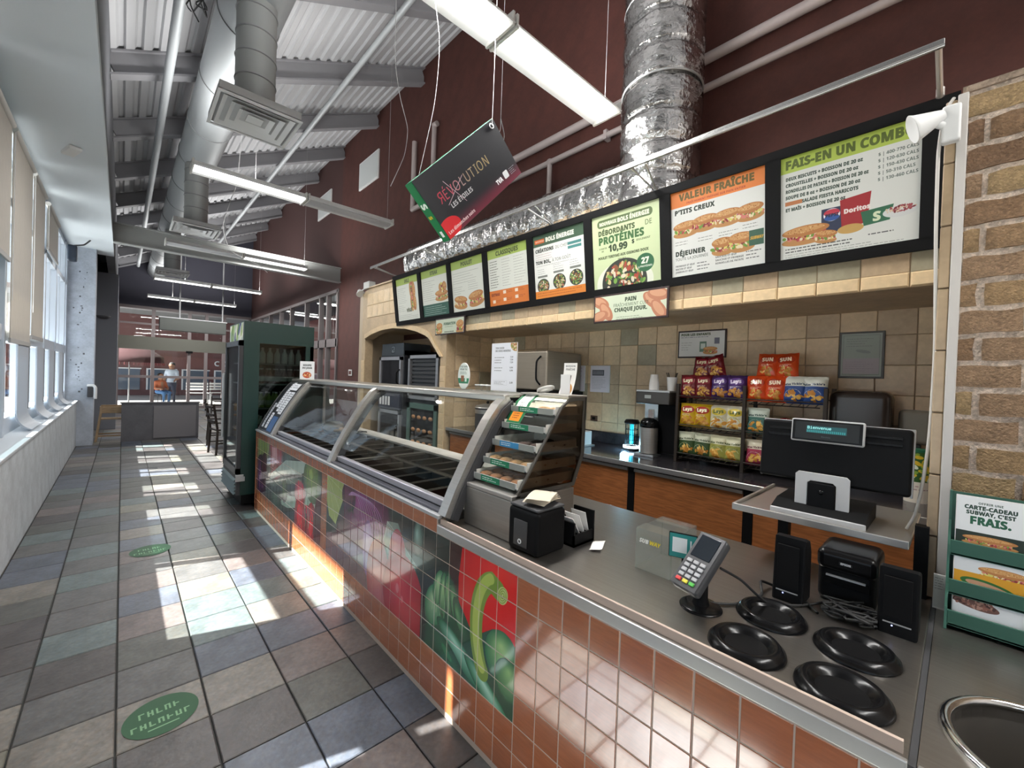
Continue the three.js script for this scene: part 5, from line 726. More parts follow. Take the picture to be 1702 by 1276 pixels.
  const put = (k, dz, y, dx, where, lean = 0.14, tilt = 0) => { const g = thing('chip_bag', kinds[k][1] + ' ' + where, 'chip bag', [3.5 + dx, 0.9 + y, -1.12 + dz], { group: kinds[k][1] + 's' }); const m = mesh('bag', geos[Math.floor(Math.abs(dz * 977)) % 4], kinds[k][0], g); m.rotation.set(tilt, 0, -lean, 'ZXY'); };
  for (const [k, a, b, y, w] of [['wine', -0.44, -0.32, 0.545, 'on the upper shelf'], ['purple', -0.19, -0.07, 0.545, 'on the upper shelf'], ['yellow', -0.44, -0.32, 0.305, 'on the middle shelf'], ['white', -0.19, -0.07, 0.305, 'on the middle shelf'], ['green', -0.44, -0.32, 0.065, 'on the bottom shelf'], ['lime', -0.19, -0.07, 0.065, 'on the bottom shelf'], ['orange', 0.075, 0.195, 0.545, 'on the upper shelf'], ['blue', 0.315, 0.43, 0.545, 'on the upper shelf'], ['red', 0.24, 0.4, 0.3, 'lying forward on the middle shelf'], ['pink', 0.085, 0.21, 0.065, 'on the bottom shelf'], ['lime', 0.33, 0.44, 0.065, 'behind the cash register']]) { const lie = k === 'red' ? 0.9 : 0.14; put(k, a, y, -0.02, w + ', nearer the brewer', lie, rr(-0.05, 0.05)); put(k, b, y, -0.02, w + ', farther from the brewer', lie, rr(-0.05, 0.05)); }
  put('teal', 0.085, 0.305, -0.02, 'on the middle shelf beside the red bags');
  put('wine', -0.37, 0.7, 0.03, 'upright on top of the rack', 0.2, 0.05); put('wine', -0.24, 0.715, 0.04, 'tilted on top of the rack', 0.2, -0.25); put('orange', 0.12, 0.715, 0.03, 'perched on top of the rack', 0.2, 0.04); put('orange', 0.25, 0.715, 0.03, 'above the blue bags', 0.2, -0.06);
}
function wallCard(name, label, z0, z1, y0, y1, draw, frameMat, pxw = 320) {
  const w = z1 - z0, h = y1 - y0, t = thing(name, label, name.includes('notice') ? 'notice' : 'sign', [3.826, y0, (z0 + z1) / 2]);
  mesh('frame', bx(-0.014, 0.0, 0, h, -w / 2, w / 2, 0.003), frameMat ?? mats.paper, t); const b = frameMat ? 0.014 : 0.001;
  const p = new THREE.PlaneGeometry(w - 2 * b, h - 2 * b); p.rotateY(-Math.PI / 2); p.translate(-0.0155, h / 2, 0); mesh('print', p, printed(pxw, Math.round(pxw * h / w), draw), t);
}
wallCard('kids_sign', 'black framed children menu sign on the tile wall', -1.83, -1.4, 1.8, 2.05, (g, w, h) => { g.fillStyle = '#d8d8d6'; g.fillRect(0, 0, w, h); txt(g, 'POUR LES ENFANTS', 12, 28, 23, '#3c4a2c', { heavy: true }); lines(g, 12, 38, 230, 1, 9, '#778', 4); lines(g, 16, 80, 90, 4, 18, '#999', 3); g.fillStyle = '#5d7a68'; g.fillRect(150, 75, 48, 78); g.fillStyle = '#cfd8d0'; g.fillRect(158, 90, 32, 40); sub(g, 225, 140, 100, 60); g.fillStyle = '#667'; g.fillRect(252, 50, 34, 45); }, M([0.03, 0.015, 0.012], 0.4));
wallCard('framed_certificate', 'dark framed certificate behind shiny plastic on the tile wall', -0.62, -0.37, 1.64, 1.97, (g, w, h) => { g.fillStyle = '#9aa39c'; g.fillRect(0, 0, w, h); g.strokeStyle = '#5d645e'; g.lineWidth = 3; g.strokeRect(16, 18, w - 34, h - 36); lines(g, 40, 50, 220, 4, 24, '#6b706a', 4); oval(g, w * 0.55, h * 0.42, 60, 16, '#808a84', 0.2); g.fillStyle = '#a79fa6'; g.fillRect(16, h * 0.58, w - 34, h * 0.36); lines(g, 36, h * 0.66, 230, 5, 22, '#847f86', 3); }, M([0.04, 0.038, 0.036], 0.4));
wallCard('white_notice', 'white printed notice beside the pastry case on the tile wall', -2.82, -2.57, 1.44, 1.73, (g, w, h) => { g.fillStyle = '#d9d4dc'; g.fillRect(0, 0, w, h); g.fillStyle = '#4a4a52'; g.fillRect(30, 60, 200, 80); for (let k = 0; k < 8; k++) { g.fillStyle = '#8a8a94'; g.fillRect(44 + k * 22, 74, 12, 50); } lines(g, 30, 160, 250, 9, 20, '#8a8894', 4); });
wallCard('list_notice', 'white list notice half hidden by the pastry case', -3.12, -2.9, 1.44, 1.73, (g, w, h) => { g.fillStyle = '#cfc6cc'; g.fillRect(0, 0, w, h); lines(g, 30, 40, 250, 12, 26, '#857', 6); });
wallCard('green_label', 'small green label on the tile wall above the orange bags', -0.98, -0.88, 1.755, 1.8, (g, w, h) => { g.fillStyle = '#5d7a4c'; g.fillRect(0, 0, w, h); g.fillStyle = '#d3d8c8'; g.fillRect(w * 0.34, h * 0.12, h * 0.76, h * 0.76); }, null, 128);
{
  const t = thing('towel_dispenser', 'large black paper towel dispenser on the tile wall', 'dispenser', [3.82, 1.2, -0.47]); mesh('cover', bx(-0.22, 0, 0, 0.35, -0.165, 0.165, 0.05), M([0.035, 0.026, 0.022], 0.25), t); mesh('outlet', bx(-0.2, -0.05, -0.02, 0.02, -0.13, 0.13, 0.01), mats.black, t); mesh('seam', bx(-0.224, -0.01, 0.11, 0.115, -0.16, 0.16), mats.black, t);
  const s = thing('soap_dispenser', 'translucent grey soap dispenser beside the towel dispenser', 'dispenser', [3.82, 1.16, -0.2]); mesh('tank', bx(-0.11, 0, 0.06, 0.28, -0.08, 0.08, 0.03), M([0.36, 0.33, 0.27], 0.3, 0, { transmission: 0.4, thickness: 0 }), s); mesh('pump', bx(-0.13, -0.03, 0.0, 0.06, -0.03, 0.03, 0.01), mats.charcoal, s);
  const y = thing('wipe_tub', 'small tub printed with yellow and green leaves', 'tub', [3.5, 0.9, -0.17]); mesh('tub', cyl(0.055, 0.055, 0, 0.3, 28), (() => { const m = printed(256, 256, (g, w, h) => { g.fillStyle = '#d8cfc0'; g.fillRect(0, 0, w, h); g.fillStyle = '#2e5a22'; g.fillRect(0, 0, w, 150); for (let k = 0; k < 40; k++) oval(g, rnd() * w, rnd() * 145, 16, 9, ['#d8b72c', '#e6efe0', '#86a83a'][k % 3], rnd() * 3); lines(g, 10, 170, 230, 5, 16, '#a88', 5); }); return m; })(), y); mesh('lid', cyl(0.056, 0.056, 0.3, 0.315, 28), mats.green, y);
  const o = thing('wall_socket', 'small brown wall socket above the back counter', 'socket', [3.825, 1.12, -2.76]); mesh('plate', bx(-0.008, 0, 0, 0.06, -0.045, 0.045, 0.003), M([0.09, 0.05, 0.03], 0.5), o); mesh('outlet', bx(-0.011, -0.007, 0.015, 0.045, -0.02, 0.02), mats.black, o);
}
{
  const mw = thing('toaster_oven', 'stainless high speed oven on the back counter', 'oven', [3.52, 1.44, -3.3]); mesh('body', bx(-0.3, 0.28, 0, 0.42, -0.36, 0.36, 0.02), M([0.36, 0.31, 0.25], 0.42, 0.6, { map: T.brushed }), mw); mesh('control_strip', bx(-0.312, -0.298, 0.03, 0.4, -0.36, -0.22, 0.004), mats.steel, mw); mesh('keypad', bx(-0.318, -0.31, 0.06, 0.36, -0.33, -0.25, 0.002), mats.black, mw); mesh('handle', tube([[-0.3, 0.36, 0.27], [-0.36, 0.3, 0.27], [-0.36, 0.12, 0.27], [-0.3, 0.06, 0.27]], 0.01, 8), mats.black, mw); mesh('door_gap', bx(-0.303, -0.299, 0.02, 0.4, -0.215, -0.21), mats.black, mw);
  const st = thing('oven_stand', 'black oven stand with warming drawer on the back counter', 'stand', [3.52, 0.9, -3.3]); mesh('body', bx(-0.28, 0.28, 0.06, 0.535, -0.4, 0.4, 0.01), mats.black, st); for (const [x, z] of [[-0.24, -0.36], [-0.24, 0.36], [0.24, -0.36], [0.24, 0.36]]) mesh('foot', cyl(0.02, 0.025, 0, 0.06, 12, x, z), mats.black, st); mesh('drawer', bx(-0.292, -0.278, 0.1, 0.3, -0.36, 0.36, 0.006), mats.charcoal, st); mesh('drawer_handle', rod([-0.31, 0.25, -0.2], [-0.31, 0.25, 0.2], 0.008), mats.steel, st);
  const kt = thing('soup_kettle', 'round steel soup kettle on the back counter near the arch', 'kettle', [3.45, 0.9, -4.15]); mesh('pot', lathe([[0, 0], [0.15, 0], [0.16, 0.03], [0.16, 0.26], [0.165, 0.27]], 32), mats.charcoal, kt); mesh('lid', lathe([[0.166, 0.272], [0.15, 0.3], [0.05, 0.32], [0, 0.322]], 32), mats.steel, kt); mesh('lid_knob', new THREE.SphereGeometry(0.02, 12, 8).translate(0, 0.34, 0), mats.black, kt); mesh('band', cyl(0.162, 0.162, 0.2, 0.25, 32), mats.steel, kt);
  const tr = thing('sheet_pan', 'pale tray leaning behind the pastry case on the back counter', 'tray', [3.35, 0.9, -2.72]); mesh('tray', bx(-0.2, 0.2, 0.0, 0.012, -0.18, 0.18, 0.004), M([0.3, 0.29, 0.28], 0.4, 0.6), tr); mesh('carton', bx(-0.02, 0.17, 0.012, 0.15, -0.15, 0.16, 0.006), M([0.42, 0.4, 0.38], 0.8), tr);
}
{ // ovens behind the arch
  const t = thing('bread_oven', 'tall black bread oven and proofer with two glass doors', 'oven', [3.5, 0, -6.3]);
  mesh('cabinet', bx(-0.28, 0.32, 0.08, 1.95, -0.44, 0.34, 0.01), M([0.03, 0.033, 0.04], 0.4), t); mesh('header', bx(-0.29, 0.2, 1.86, 2.06, -0.4, 0.34, 0.01), M([0.03, 0.04, 0.05], 0.4), t);
  const logo = new THREE.PlaneGeometry(0.12, 0.12); logo.rotateY(-Math.PI / 2); logo.translate(-0.292, 1.96, 0); mesh('emblem', logo, printed(96, 96, (g) => { g.fillStyle = '#141a20'; g.fillRect(0, 0, 96, 96); g.strokeStyle = '#9aa6ac'; g.lineWidth = 6; g.strokeRect(18, 14, 60, 66); g.beginPath(); g.moveTo(26, 60); g.lineTo(44, 70); g.lineTo(70, 26); g.stroke(); }), t);
  for (const [y0, y1] of [[1.28, 1.84], [0.25, 0.98]]) { const d = mesh('door', join(bx(-0.32, -0.28, y0, y0 + 0.05, -0.42, 0.32), bx(-0.32, -0.28, y1 - 0.05, y1, -0.42, 0.32), bx(-0.32, -0.28, y0, y1, -0.42, -0.37), bx(-0.32, -0.28, y0, y1, 0.27, 0.32)), M([0.4, 0.4, 0.42], 0.4, 0.6), t); mesh('door_glass', bx(-0.3, -0.292, y0 + 0.05, y1 - 0.05, -0.37, 0.27), M([0.02, 0.02, 0.022], 0.06), d); mesh('handle', tube([[-0.32, y0 + 0.12, 0.29], [-0.37, y0 + 0.16, 0.29], [-0.37, y1 - 0.25, 0.29], [-0.32, y1 - 0.2, 0.29]], 0.012, 8), mats.black, d); }
  const pn = mesh('control_panel', bx(-0.325, -0.28, 1.0, 1.26, -0.42, 0.32, 0.006), M([0.05, 0.055, 0.075], 0.3), t); for (let k = 0; k < 4; k++) mesh('paper_label', bx(-0.328, -0.324, 1.06, 1.2, -0.36 + k * 0.1, -0.3 + k * 0.1), mats.paper, pn); mesh('feet', join(...[-0.38, 0.28].map((z) => cyl(0.03, 0.03, 0, 0.08, 12, 0, z))), mats.black, t);
  const f = thing('upright_fridge', 'narrow upright fridge with green lit lower door inside the arch', 'fridge', [3.5, 0, -5.42]);
  mesh('cabinet', bx(-0.22, 0.32, 0.04, 1.86, -0.42, 0.42, 0.01), M([0.03, 0.032, 0.034], 0.45), f);
  const up = mesh('upper_door', join(bx(-0.27, -0.22, 1.2, 1.86, -0.42, -0.37), bx(-0.27, -0.22, 1.2, 1.86, 0.36, 0.42), bx(-0.27, -0.22, 1.81, 1.86, -0.42, 0.42), bx(-0.27, -0.22, 1.2, 1.25, -0.42, 0.42)), M([0.34, 0.34, 0.35], 0.4, 0.6), f); for (let k = 0; k < 9; k++) mesh('louvre', bx(-0.24, -0.222, 1.28 + k * 0.06, 1.31 + k * 0.06, -0.36, 0.35), mats.charcoal, up);
  const lo = mesh('lower_door', join(bx(-0.27, -0.22, 0.2, 1.14, -0.42, -0.34), bx(-0.27, -0.22, 0.2, 1.14, 0.34, 0.42), bx(-0.27, -0.22, 1.06, 1.14, -0.42, 0.42), bx(-0.27, -0.22, 0.2, 0.26, -0.42, 0.42)), M([0.12, 0.2, 0.17], 0.4, 0.3), f); mesh('door_glass', bx(-0.25, -0.245, 0.26, 1.06, -0.34, 0.34), mats.smoked, lo);
  for (let r = 0; r < 4; r++) for (let k = 0; k < 4; k++) { const l = new THREE.SphereGeometry(0.06, 12, 8); l.scale(0.6, 0.6, 1.1); l.translate(-0.232, 0.36 + r * 0.19, -0.25 + k * 0.16); mesh('loaf', l, M([0.4, 0.2, 0.09], 0.8), f); }
}

// ---------- foil duct over the bulkhead ----------
function wrinkled(path, radius, rings, seg, s, amp) {                   // a foil wrapped tube with puckered bands
  seed = s; const rad = typeof radius === 'function' ? radius : () => radius; const curve = new THREE.CatmullRomCurve3(path.map((p) => V(...p)), false, 'catmullrom', 0.4), fr = curve.computeFrenetFrames(rings), P = [], U = [], I = [], L = curve.getLength();
  for (let j = 0; j <= rings; j++) {
    const c = curve.getPointAt(j / rings), band = (j / rings * L / 0.26) % 1, pinch = band < 0.1 ? -0.02 : 0;
    for (let i = 0; i <= seg; i++) { const a = i / seg * 6.2832, r = rad(j / rings) + pinch + (i === seg ? 0 : rr(-amp, amp)) + 0.01 * Math.sin(band * 3.14), n = fr.normals[j], b = fr.binormals[j]; P.push(c.x + r * (Math.cos(a) * n.x + Math.sin(a) * b.x), c.y + r * (Math.cos(a) * n.y + Math.sin(a) * b.y), c.z + r * (Math.cos(a) * n.z + Math.sin(a) * b.z)); U.push(a * 0.3, j / rings * L); }
    for (let k = 0; k < 3; k++) P[P.length - 3 + k] = P[P.length - (seg + 1) * 3 + k];
  }
  for (let j = 0; j < rings; j++) for (let i = 0; i < seg; i++) { const q = j * (seg + 1) + i, r = q + seg + 1; I.push(q, r, q + 1, q + 1, r, r + 1); }
  const g = new THREE.BufferGeometry(); g.setAttribute('position', new THREE.Float32BufferAttribute(P, 3)); g.setAttribute('uv', new THREE.Float32BufferAttribute(U, 2)); g.setIndex(I); g.computeVertexNormals(); return g;
}
{
  const foil = M([0.5, 0.49, 0.48], 0.22, 1, { bumpMap: T.crinkle, bumpScale: 0.009, side: THREE.DoubleSide });
  const t = thing('foil_duct', 'silver foil wrapped duct dropping behind the menu and running left', 'duct', [0, 0, 0]);
  mesh('riser', wrinkled([[3.385, 6.65, -1.86], [3.385, 5.6, -1.86], [3.385, 4.5, -1.86], [3.385, 3.6, -1.86], [3.385, 3.05, -1.86]], 0.325, 150, 44, 5, 0.006), foil, t);
  mesh('run', wrinkled([[3.4, 3.3, -1.95], [3.42, 3.3, -2.6], [3.42, 3.3, -3.5], [3.42, 3.3, -4.8], [3.42, 3.3, -5.95]], 0.262, 150, 40, 9, 0.012), foil, t);
  for (const [y, z] of [[4.75, -1.86], [4.05, -1.86], [5.5, -1.86]]) { const g = new THREE.TorusGeometry(0.33, 0.008, 8, 40); g.rotateX(Math.PI / 2); g.translate(3.385, y, z); mesh('strap', g, mats.alu, t); }
  const pm = M([0.42, 0.36, 0.35], 0.5, 0.1), pipe = (name, label, ...segs) => { const p = thing(name, label, 'pipe', [0, 0, 0]); segs.forEach(([a, b, r]) => mesh('pipe_run', rod(a, b, r, 14), pm, p)); return p; };
  const p1 = pipe('sprinkler_pipe', 'thick upper pipe along the red wall', [[3.775, 4.47, -4.4], [3.775, 4.47, 2.5], 0.045]);
  const p2 = pipe('sprinkler_pipe', 'thinner lower pipe along the red wall with a downpipe', [[3.78, 4.21, -4.6], [3.78, 4.21, 2.5], 0.032], [[3.78, 4.21, -3.52], [3.78, 3.62, -3.52], 0.03]); mesh('clamp', bx(3.745, 3.827, 4.16, 4.26, -2.72, -2.68), pm, p2); mesh('elbow', new THREE.SphereGeometry(0.044, 14, 10).translate(3.78, 4.21, -3.52), pm, p2);
  pipe('sprinkler_pipe', 'upright pipe pair end with open top behind the hanging sign', [[3.78, 4.54, -6.85], [3.78, 5.75, -6.85], 0.045], [[3.78, 4.54, -6.87], [3.78, 4.54, -5.6], 0.042]);
  pipe('sprinkler_pipe', 'shorter upright pipe with a capped top behind the hanging sign', [[3.78, 4.62, -6.2], [3.78, 5.78, -6.2], 0.04], [[3.775, 5.78, -6.22], [3.785, 5.78, -6.12], 0.042]);
  for (const [z, y, l] of [[-8.9, 5.65, 'pale square access panel high on the red wall'], [-11.6, 5.65, 'pale square access panel beyond the tie beam']]) { const q = thing('access_panel', l, 'panel', [3.84, y, z]); mesh('frame', bx(-0.02, 0.01, 0, 0.6, -0.48, 0.48, 0.004), mats.white, q); mesh('door', bx(-0.026, -0.018, 0.03, 0.57, -0.45, 0.45, 0.002), M([0.55, 0.58, 0.58], 0.6), q); }
}

// ---------- hanging fluorescent lights, ducts and diffusers ----------
const lensOn = M([0.9, 0.92, 0.95], 0.4, 0, { emissive: rgb(1, 0.99, 0.97), emissiveIntensity: 3 }), lensOff = M([0.5, 0.5, 0.52], 0.3);
function fixture(label, x0, y, z, lit) {
  const t = thing('fluorescent_light', label, 'light', [x0, y, z]);
  lit.forEach((on, k) => {
    const a = k * 1.225, s = mesh('housing', join(bx(a, a + 1.21, 0.02, 0.06, -0.06, 0.06, 0.01), bx(a, a + 1.21, 0.006, 0.02, -0.09, 0.09), ...[-1, 1].map((e) => { const g = bx(a, a + 1.21, -0.004, 0.004, -0.034, 0.034); g.rotateX(e * 0.55); g.translate(0, -0.008, e * 0.115); return g; })), mats.white, t);
    mesh('lens', (() => { const g = extrude([[-0.085, 0.006], [-0.08, -0.02], [-0.05, -0.036], [0, -0.041], [0.05, -0.036], [0.08, -0.02], [0.085, 0.006]], 1.16); g.rotateY(Math.PI / 2); g.translate(a + 0.025, 0, 0); return g; })(), on ? lensOn : lensOff, s); for (const e of [a, a + 1.19]) mesh('end_cap', bx(e, e + 0.02, -0.044, 0.05, -0.14, 0.14, 0.004), mats.offwhite, s);
    if (on) for (const up of [0, 1]) { const l = new THREE.RectAreaLight(rgb(1, 0.985, 0.96), up ? LAMP * 1.1 : LAMP, 1.15, up ? 0.1 : 0.15); l.position.set(x0 + a + 0.605, up ? y + 0.065 : y - 0.045, z); l.rotation.x = up ? Math.PI / 2 : -Math.PI / 2; l.name = up ? 'added_uplight' : 'tube_glow'; scene.add(l); }  // upward light is added above each closed housing to brighten the roof deck
  });
  for (const x of [0.64, lit.length * 1.225 - 0.06]) mesh('suspension_wire', rod([x, 0.05, 0], [x, deckY(x0 + x) - y - 0.02, 0], 0.002, 6), mats.wire, t);
}
fixture('lit double fluorescent light behind the camera end of the counter', 0.59, 3.85, 1.8, [true, true]);
fixture('lit double fluorescent light above the service counter', 0.59, 3.85, -2.16, [true, true]);
fixture('fluorescent light with one dead tube reaching to the red wall', 0.53, 3.85, -6.06, [true, false]);
fixture('fluorescent light with a dead near tube below the tie beam', 0.53, 3.85, -10.05, [false, true]);
fixture('first lit fluorescent light beyond the tie beam', 0.55, 3.85, -14.3, [true, true]);
fixture('last lit fluorescent light before the far doors', 0.55, 3.85, -18.1, [true, true]);
{
  const dm = M([0.42, 0.445, 0.46], 0.5, 0.25), t = thing('supply_duct', 'round grey spiral duct running under the roof', 'duct', [0.85, 5.0, -9]);
  mesh('shell', (() => { const g = new THREE.CylinderGeometry(0.26, 0.26, 22, 40, 1, true); g.rotateX(Math.PI / 2); return g; })(), M([0.42, 0.445, 0.46], 0.5, 0.25, { side: THREE.DoubleSide }), t);
  for (let z = -10.5; z < 11; z += 1.22) { const g = new THREE.TorusGeometry(0.263, 0.006, 6, 40); g.translate(0, 0, z); mesh('seam', g, mats.grey, t); }
  [['white square air diffuser below the first drop duct', -4.35], ['white square air diffuser below the second drop duct', -8.45], ['white square air diffuser beyond the tie beam', -12.8]].forEach(([label, z], k) => {
    const d = thing('drop_duct', ['round drop duct carrying the diffuser nearest the hanging sign', 'round drop duct in front of the tie beam', 'round drop duct beyond the tie beam'][k], 'duct', [0.82, 3.83, z]); mesh('shell', (() => { const g = new THREE.CylinderGeometry(0.155, 0.155, 0.94, 32, 1, true); g.translate(0, 0.47, 0); return g; })(), M([0.36, 0.375, 0.37], 0.5, 0.25, { side: THREE.DoubleSide }), d); for (let y = 0.25; y < 0.9; y += 0.2) { const g = new THREE.TorusGeometry(0.158, 0.005, 6, 32); g.rotateX(Math.PI / 2); g.translate(0, y, 0); mesh('rib', g, mats.grey, d); }
    const q = thing('air_diffuser', label, 'diffuser', [0.82, 3.75, z]); mesh('box', bx(-0.3, 0.3, 0.02, 0.08, -0.3, 0.3), M([0.4, 0.4, 0.4], 0.6), q); const wm = M([0.62, 0.62, 0.62], 0.5);
    mesh('rim', join(bx(-0.31, 0.31, -0.006, 0.004, -0.31, -0.285), bx(-0.31, 0.31, -0.006, 0.004, 0.285, 0.31), bx(-0.31, -0.285, -0.006, 0.004, -0.285, 0.285), bx(0.285, 0.31, -0.006, 0.004, -0.285, 0.285)), wm, q);
    [0.265, 0.2, 0.135].forEach((r) => { const g = new THREE.CylinderGeometry((r - 0.055) * 1.414, r * 1.414, 0.04, 4, 1, true); g.rotateY(Math.PI / 4); g.translate(0, 0.015, 0); mesh('louvre_ring', g, M([0.66, 0.66, 0.66], 0.5, 0, { side: THREE.DoubleSide }), q); });
    mesh('centre_plate', bx(-0.06, 0.06, 0.008, 0.014, -0.06, 0.06), wm, q);
  });
  single('conduit', 'grey conduit along the left side of the roof', 'pipe', rod([0.33, 4.92, 2], [0.33, 4.92, -19], 0.045, 12), dm);
  single('conduit', 'thin grey conduit along the roof nearer the red wall', 'pipe', rod([2.42, 5.98, 2], [2.42, 5.98, -19], 0.04, 12), dm);
  single('wire_bundle', 'tangled wires tied beside the spiral duct', 'wires', (() => { seed = 8; const gs = []; for (let k = 0; k < 5; k++) { const p = []; for (let i = 0; i < 6; i++) p.push([0.45 + rr(-0.1, 0.1), 4.85 + rr(-0.2, 0.2), -4.6 + rr(-0.18, 0.18)]); gs.push(tube(p, 0.006, 5, 40)); } return join(gs); })(), mats.charcoal);
  single('hanging_wire', 'loose pale wire dangling from the roof near the hanging sign', 'wire', tube([[2.05, 6.0, -4.2], [2.03, 4.9, -4.15], [2.1, 4.5, -4.15], [2.2, 4.2, -4.15], [2.17, 3.9, -4.15], [2.05, 3.55, -4.2]], 0.004, 6, 60), mats.wire);
  single('hanging_wire', 'short pale twin wire ends hanging above the menu row', 'wire', join(tube([[2.55, 3.98, -3.02], [2.56, 3.9, -3.03], [2.53, 3.82, -3.02]], 0.004, 5), tube([[2.55, 3.98, -3.02], [2.6, 3.85, -3.02], [2.58, 3.72, -3.02]], 0.004, 5), new THREE.SphereGeometry(0.014, 8, 6).translate(2.53, 3.81, -3.02), new THREE.SphereGeometry(0.016, 8, 6).translate(2.58, 3.71, -3.02), rod([2.55, 3.98, -3.02], [2.55, 6.3, -3.02], 0.0025, 5)), mats.wire);
  single('hanging_wire', 'curved pale wire below the light with the dead tube', 'wire', tube([[1.2, 5.8, -6.9], [1.12, 4.2, -6.9], [1.05, 3.88, -6.9], [0.98, 3.5, -7.0], [1.1, 3.22, -7.1], [1.45, 3.12, -7.2], [1.6, 3.05, -7.3]], 0.004, 6, 60), mats.wire);
  single('soffit_light', 'small white rectangular light flush in the soffit', 'light', bx(-0.05, 0.05, -0.035, 0, -0.13, 0.13, 0.01), mats.white, [-0.42, 3.75, -6.3], { ry: 0.3 });
  const cam = thing('wall_camera', 'small dark bracket with speaker above the last window', 'camera', [-0.55, 3.75, -10.6]); mesh('arm', tube([[0.1, 0, 0], [0.02, -0.1, 0], [-0.1, -0.14, 0]], 0.012, 8), mats.charcoal, cam); mesh('body', (() => { const g = bx(-0.06, 0.06, -0.42, -0.14, -0.07, 0.07, 0.03); g.translate(-0.12, 0, 0); return g; })(), M([0.02, 0.03, 0.05], 0.4), cam);
}

// ---------- hanging promotional sign, box shaped ----------
{
  // plane z = -2.2, tilted in its own plane; corners come from the photograph at that distance
  const A = V(1.751, 3.289, 0), B = V(2.1, 3.027, 0), C = V(1.456, 2.41, 0), D = V(1.225, 2.66, 0), mid = A.clone().add(B).add(C).add(D).multiplyScalar(0.25);
  const dir = A.clone().sub(D).add(B.clone().sub(C)).normalize(), w = (A.distanceTo(D) + B.distanceTo(C)) / 2, h = (A.distanceTo(B) + D.distanceTo(C)) / 2;
  const t = thing('hanging_sign_box', 'tilted black and red promotional sign hung by wires over the counter', 'sign', [mid.x, mid.y, -2.2]); t.rotation.z = Math.atan2(dir.y, dir.x);
  mesh('box', bx(-w / 2, w / 2, -h / 2, h / 2, -0.07, 0, 0.003), M([0.01, 0.13, 0.06], 0.5), t);
  const f = new THREE.PlaneGeometry(w - 0.004, h - 0.004); f.translate(0, 0, 0.002); mesh('front_print', f, printed(1000, Math.round(1000 * h / w), (g, W, H) => {
    g.fillStyle = '#1d1f24'; g.fillRect(0, 0, W, H); for (let k = 0; k < 14; k++) { g.fillStyle = 'rgba(120,40,60,' + (0.05 + k * 0.02) + ')'; g.fillRect(0, H - 110 + k * 8, W, 110); } const q = ['#b83a4c', '#b94a5c', '#c05a6a', '#b47a80', '#a88a86', '#a8907a', '#a89474', '#a8966e', '#a8966a', '#a89468'];
    [...'RÉVOLUTION'].forEach((c, i) => { if (i === 0) { g.save(); g.translate(130, 235); g.scale(-1, 1); txt(g, 'R', -40, 0, 104, q[0], { weight: '' }); g.restore(); } else txt(g, c, [0, 165, 225, 285, 365, 420, 492, 556, 590, 668][i], 235, 96, q[i], { weight: '' }); }); txt(g, 'LES ÉTOILES', 175, 305, 46, '#cfcfd2', {}); g.strokeStyle = '#d9b8c4'; g.lineWidth = 4; g.beginPath(); g.moveTo(230, 120); g.lineTo(330, 330); g.moveTo(160, 270); g.lineTo(420, 170); g.stroke(); oval(g, 60, H - 60, 120, 70, '#d8242c'); txt(g, 'Les dimanches soirs', 20, H - 26, 34, '#f0d8d8', {}); txt(g, 'TVA', 690, 400, 46, '#eef0f2', { heavy: true }); g.fillStyle = '#dfe3e6'; g.beginPath(); g.roundRect(800, 350, 62, 56, 10); g.fill(); lines(g, 885, 360, 80, 4, 14, '#9aa0a6', 4);
  }, { rough: 0.35 }), t);
  const s = new THREE.PlaneGeometry(0.07, h - 0.004); s.rotateY(-Math.PI / 2); s.translate(-w / 2 - 0.002, 0, -0.035); mesh('side_print', s, printed(70, 400, (g, W, H) => { g.fillStyle = '#0c7a44'; g.fillRect(0, 0, W, H); g.save(); g.translate(35, 160); g.rotate(1.57); txt(g, 'S', -22, 22, 70, '#eef4ea', { heavy: true }); txt(g, 'S', 60, 20, 44, '#e6c82a', { heavy: true }); g.restore(); g.fillStyle = '#eee'; g.fillRect(22, 330, 24, 40); }), t);
  const ey = new THREE.TorusGeometry(0.014, 0.005, 8, 18); ey.translate(w / 2 - 0.05, h / 2 - 0.035, 0.004); mesh('eyelet', ey, mats.alu, t);
  const up = V(w / 2 - 0.05, h / 2 - 0.035, 0).applyAxisAngle(V(0, 0, 1), t.rotation.z).add(t.position), l2 = V(-w / 2 + 0.05, h / 2 - 0.03, -0.03).applyAxisAngle(V(0, 0, 1), t.rotation.z).add(t.position);
  single('sign_wire', 'straight suspension wire of the tilted promotional sign', 'wire', rod([up.x, up.y, -2.19], [up.x + 0.02, 5.9, -2.19], 0.0016, 6), mats.wire);
  single('sign_wire', 'slack suspension wire at the low corner of the promotional sign', 'wire', tube([[l2.x, l2.y, -2.23], [l2.x + 0.1, 3.2, -2.23], [l2.x + 0.12, 3.6, -2.23], [l2.x + 0.02, 4.2, -2.23], [l2.x + 0.05, 5.6, -2.23]], 0.0016, 6, 50), mats.wire);
}

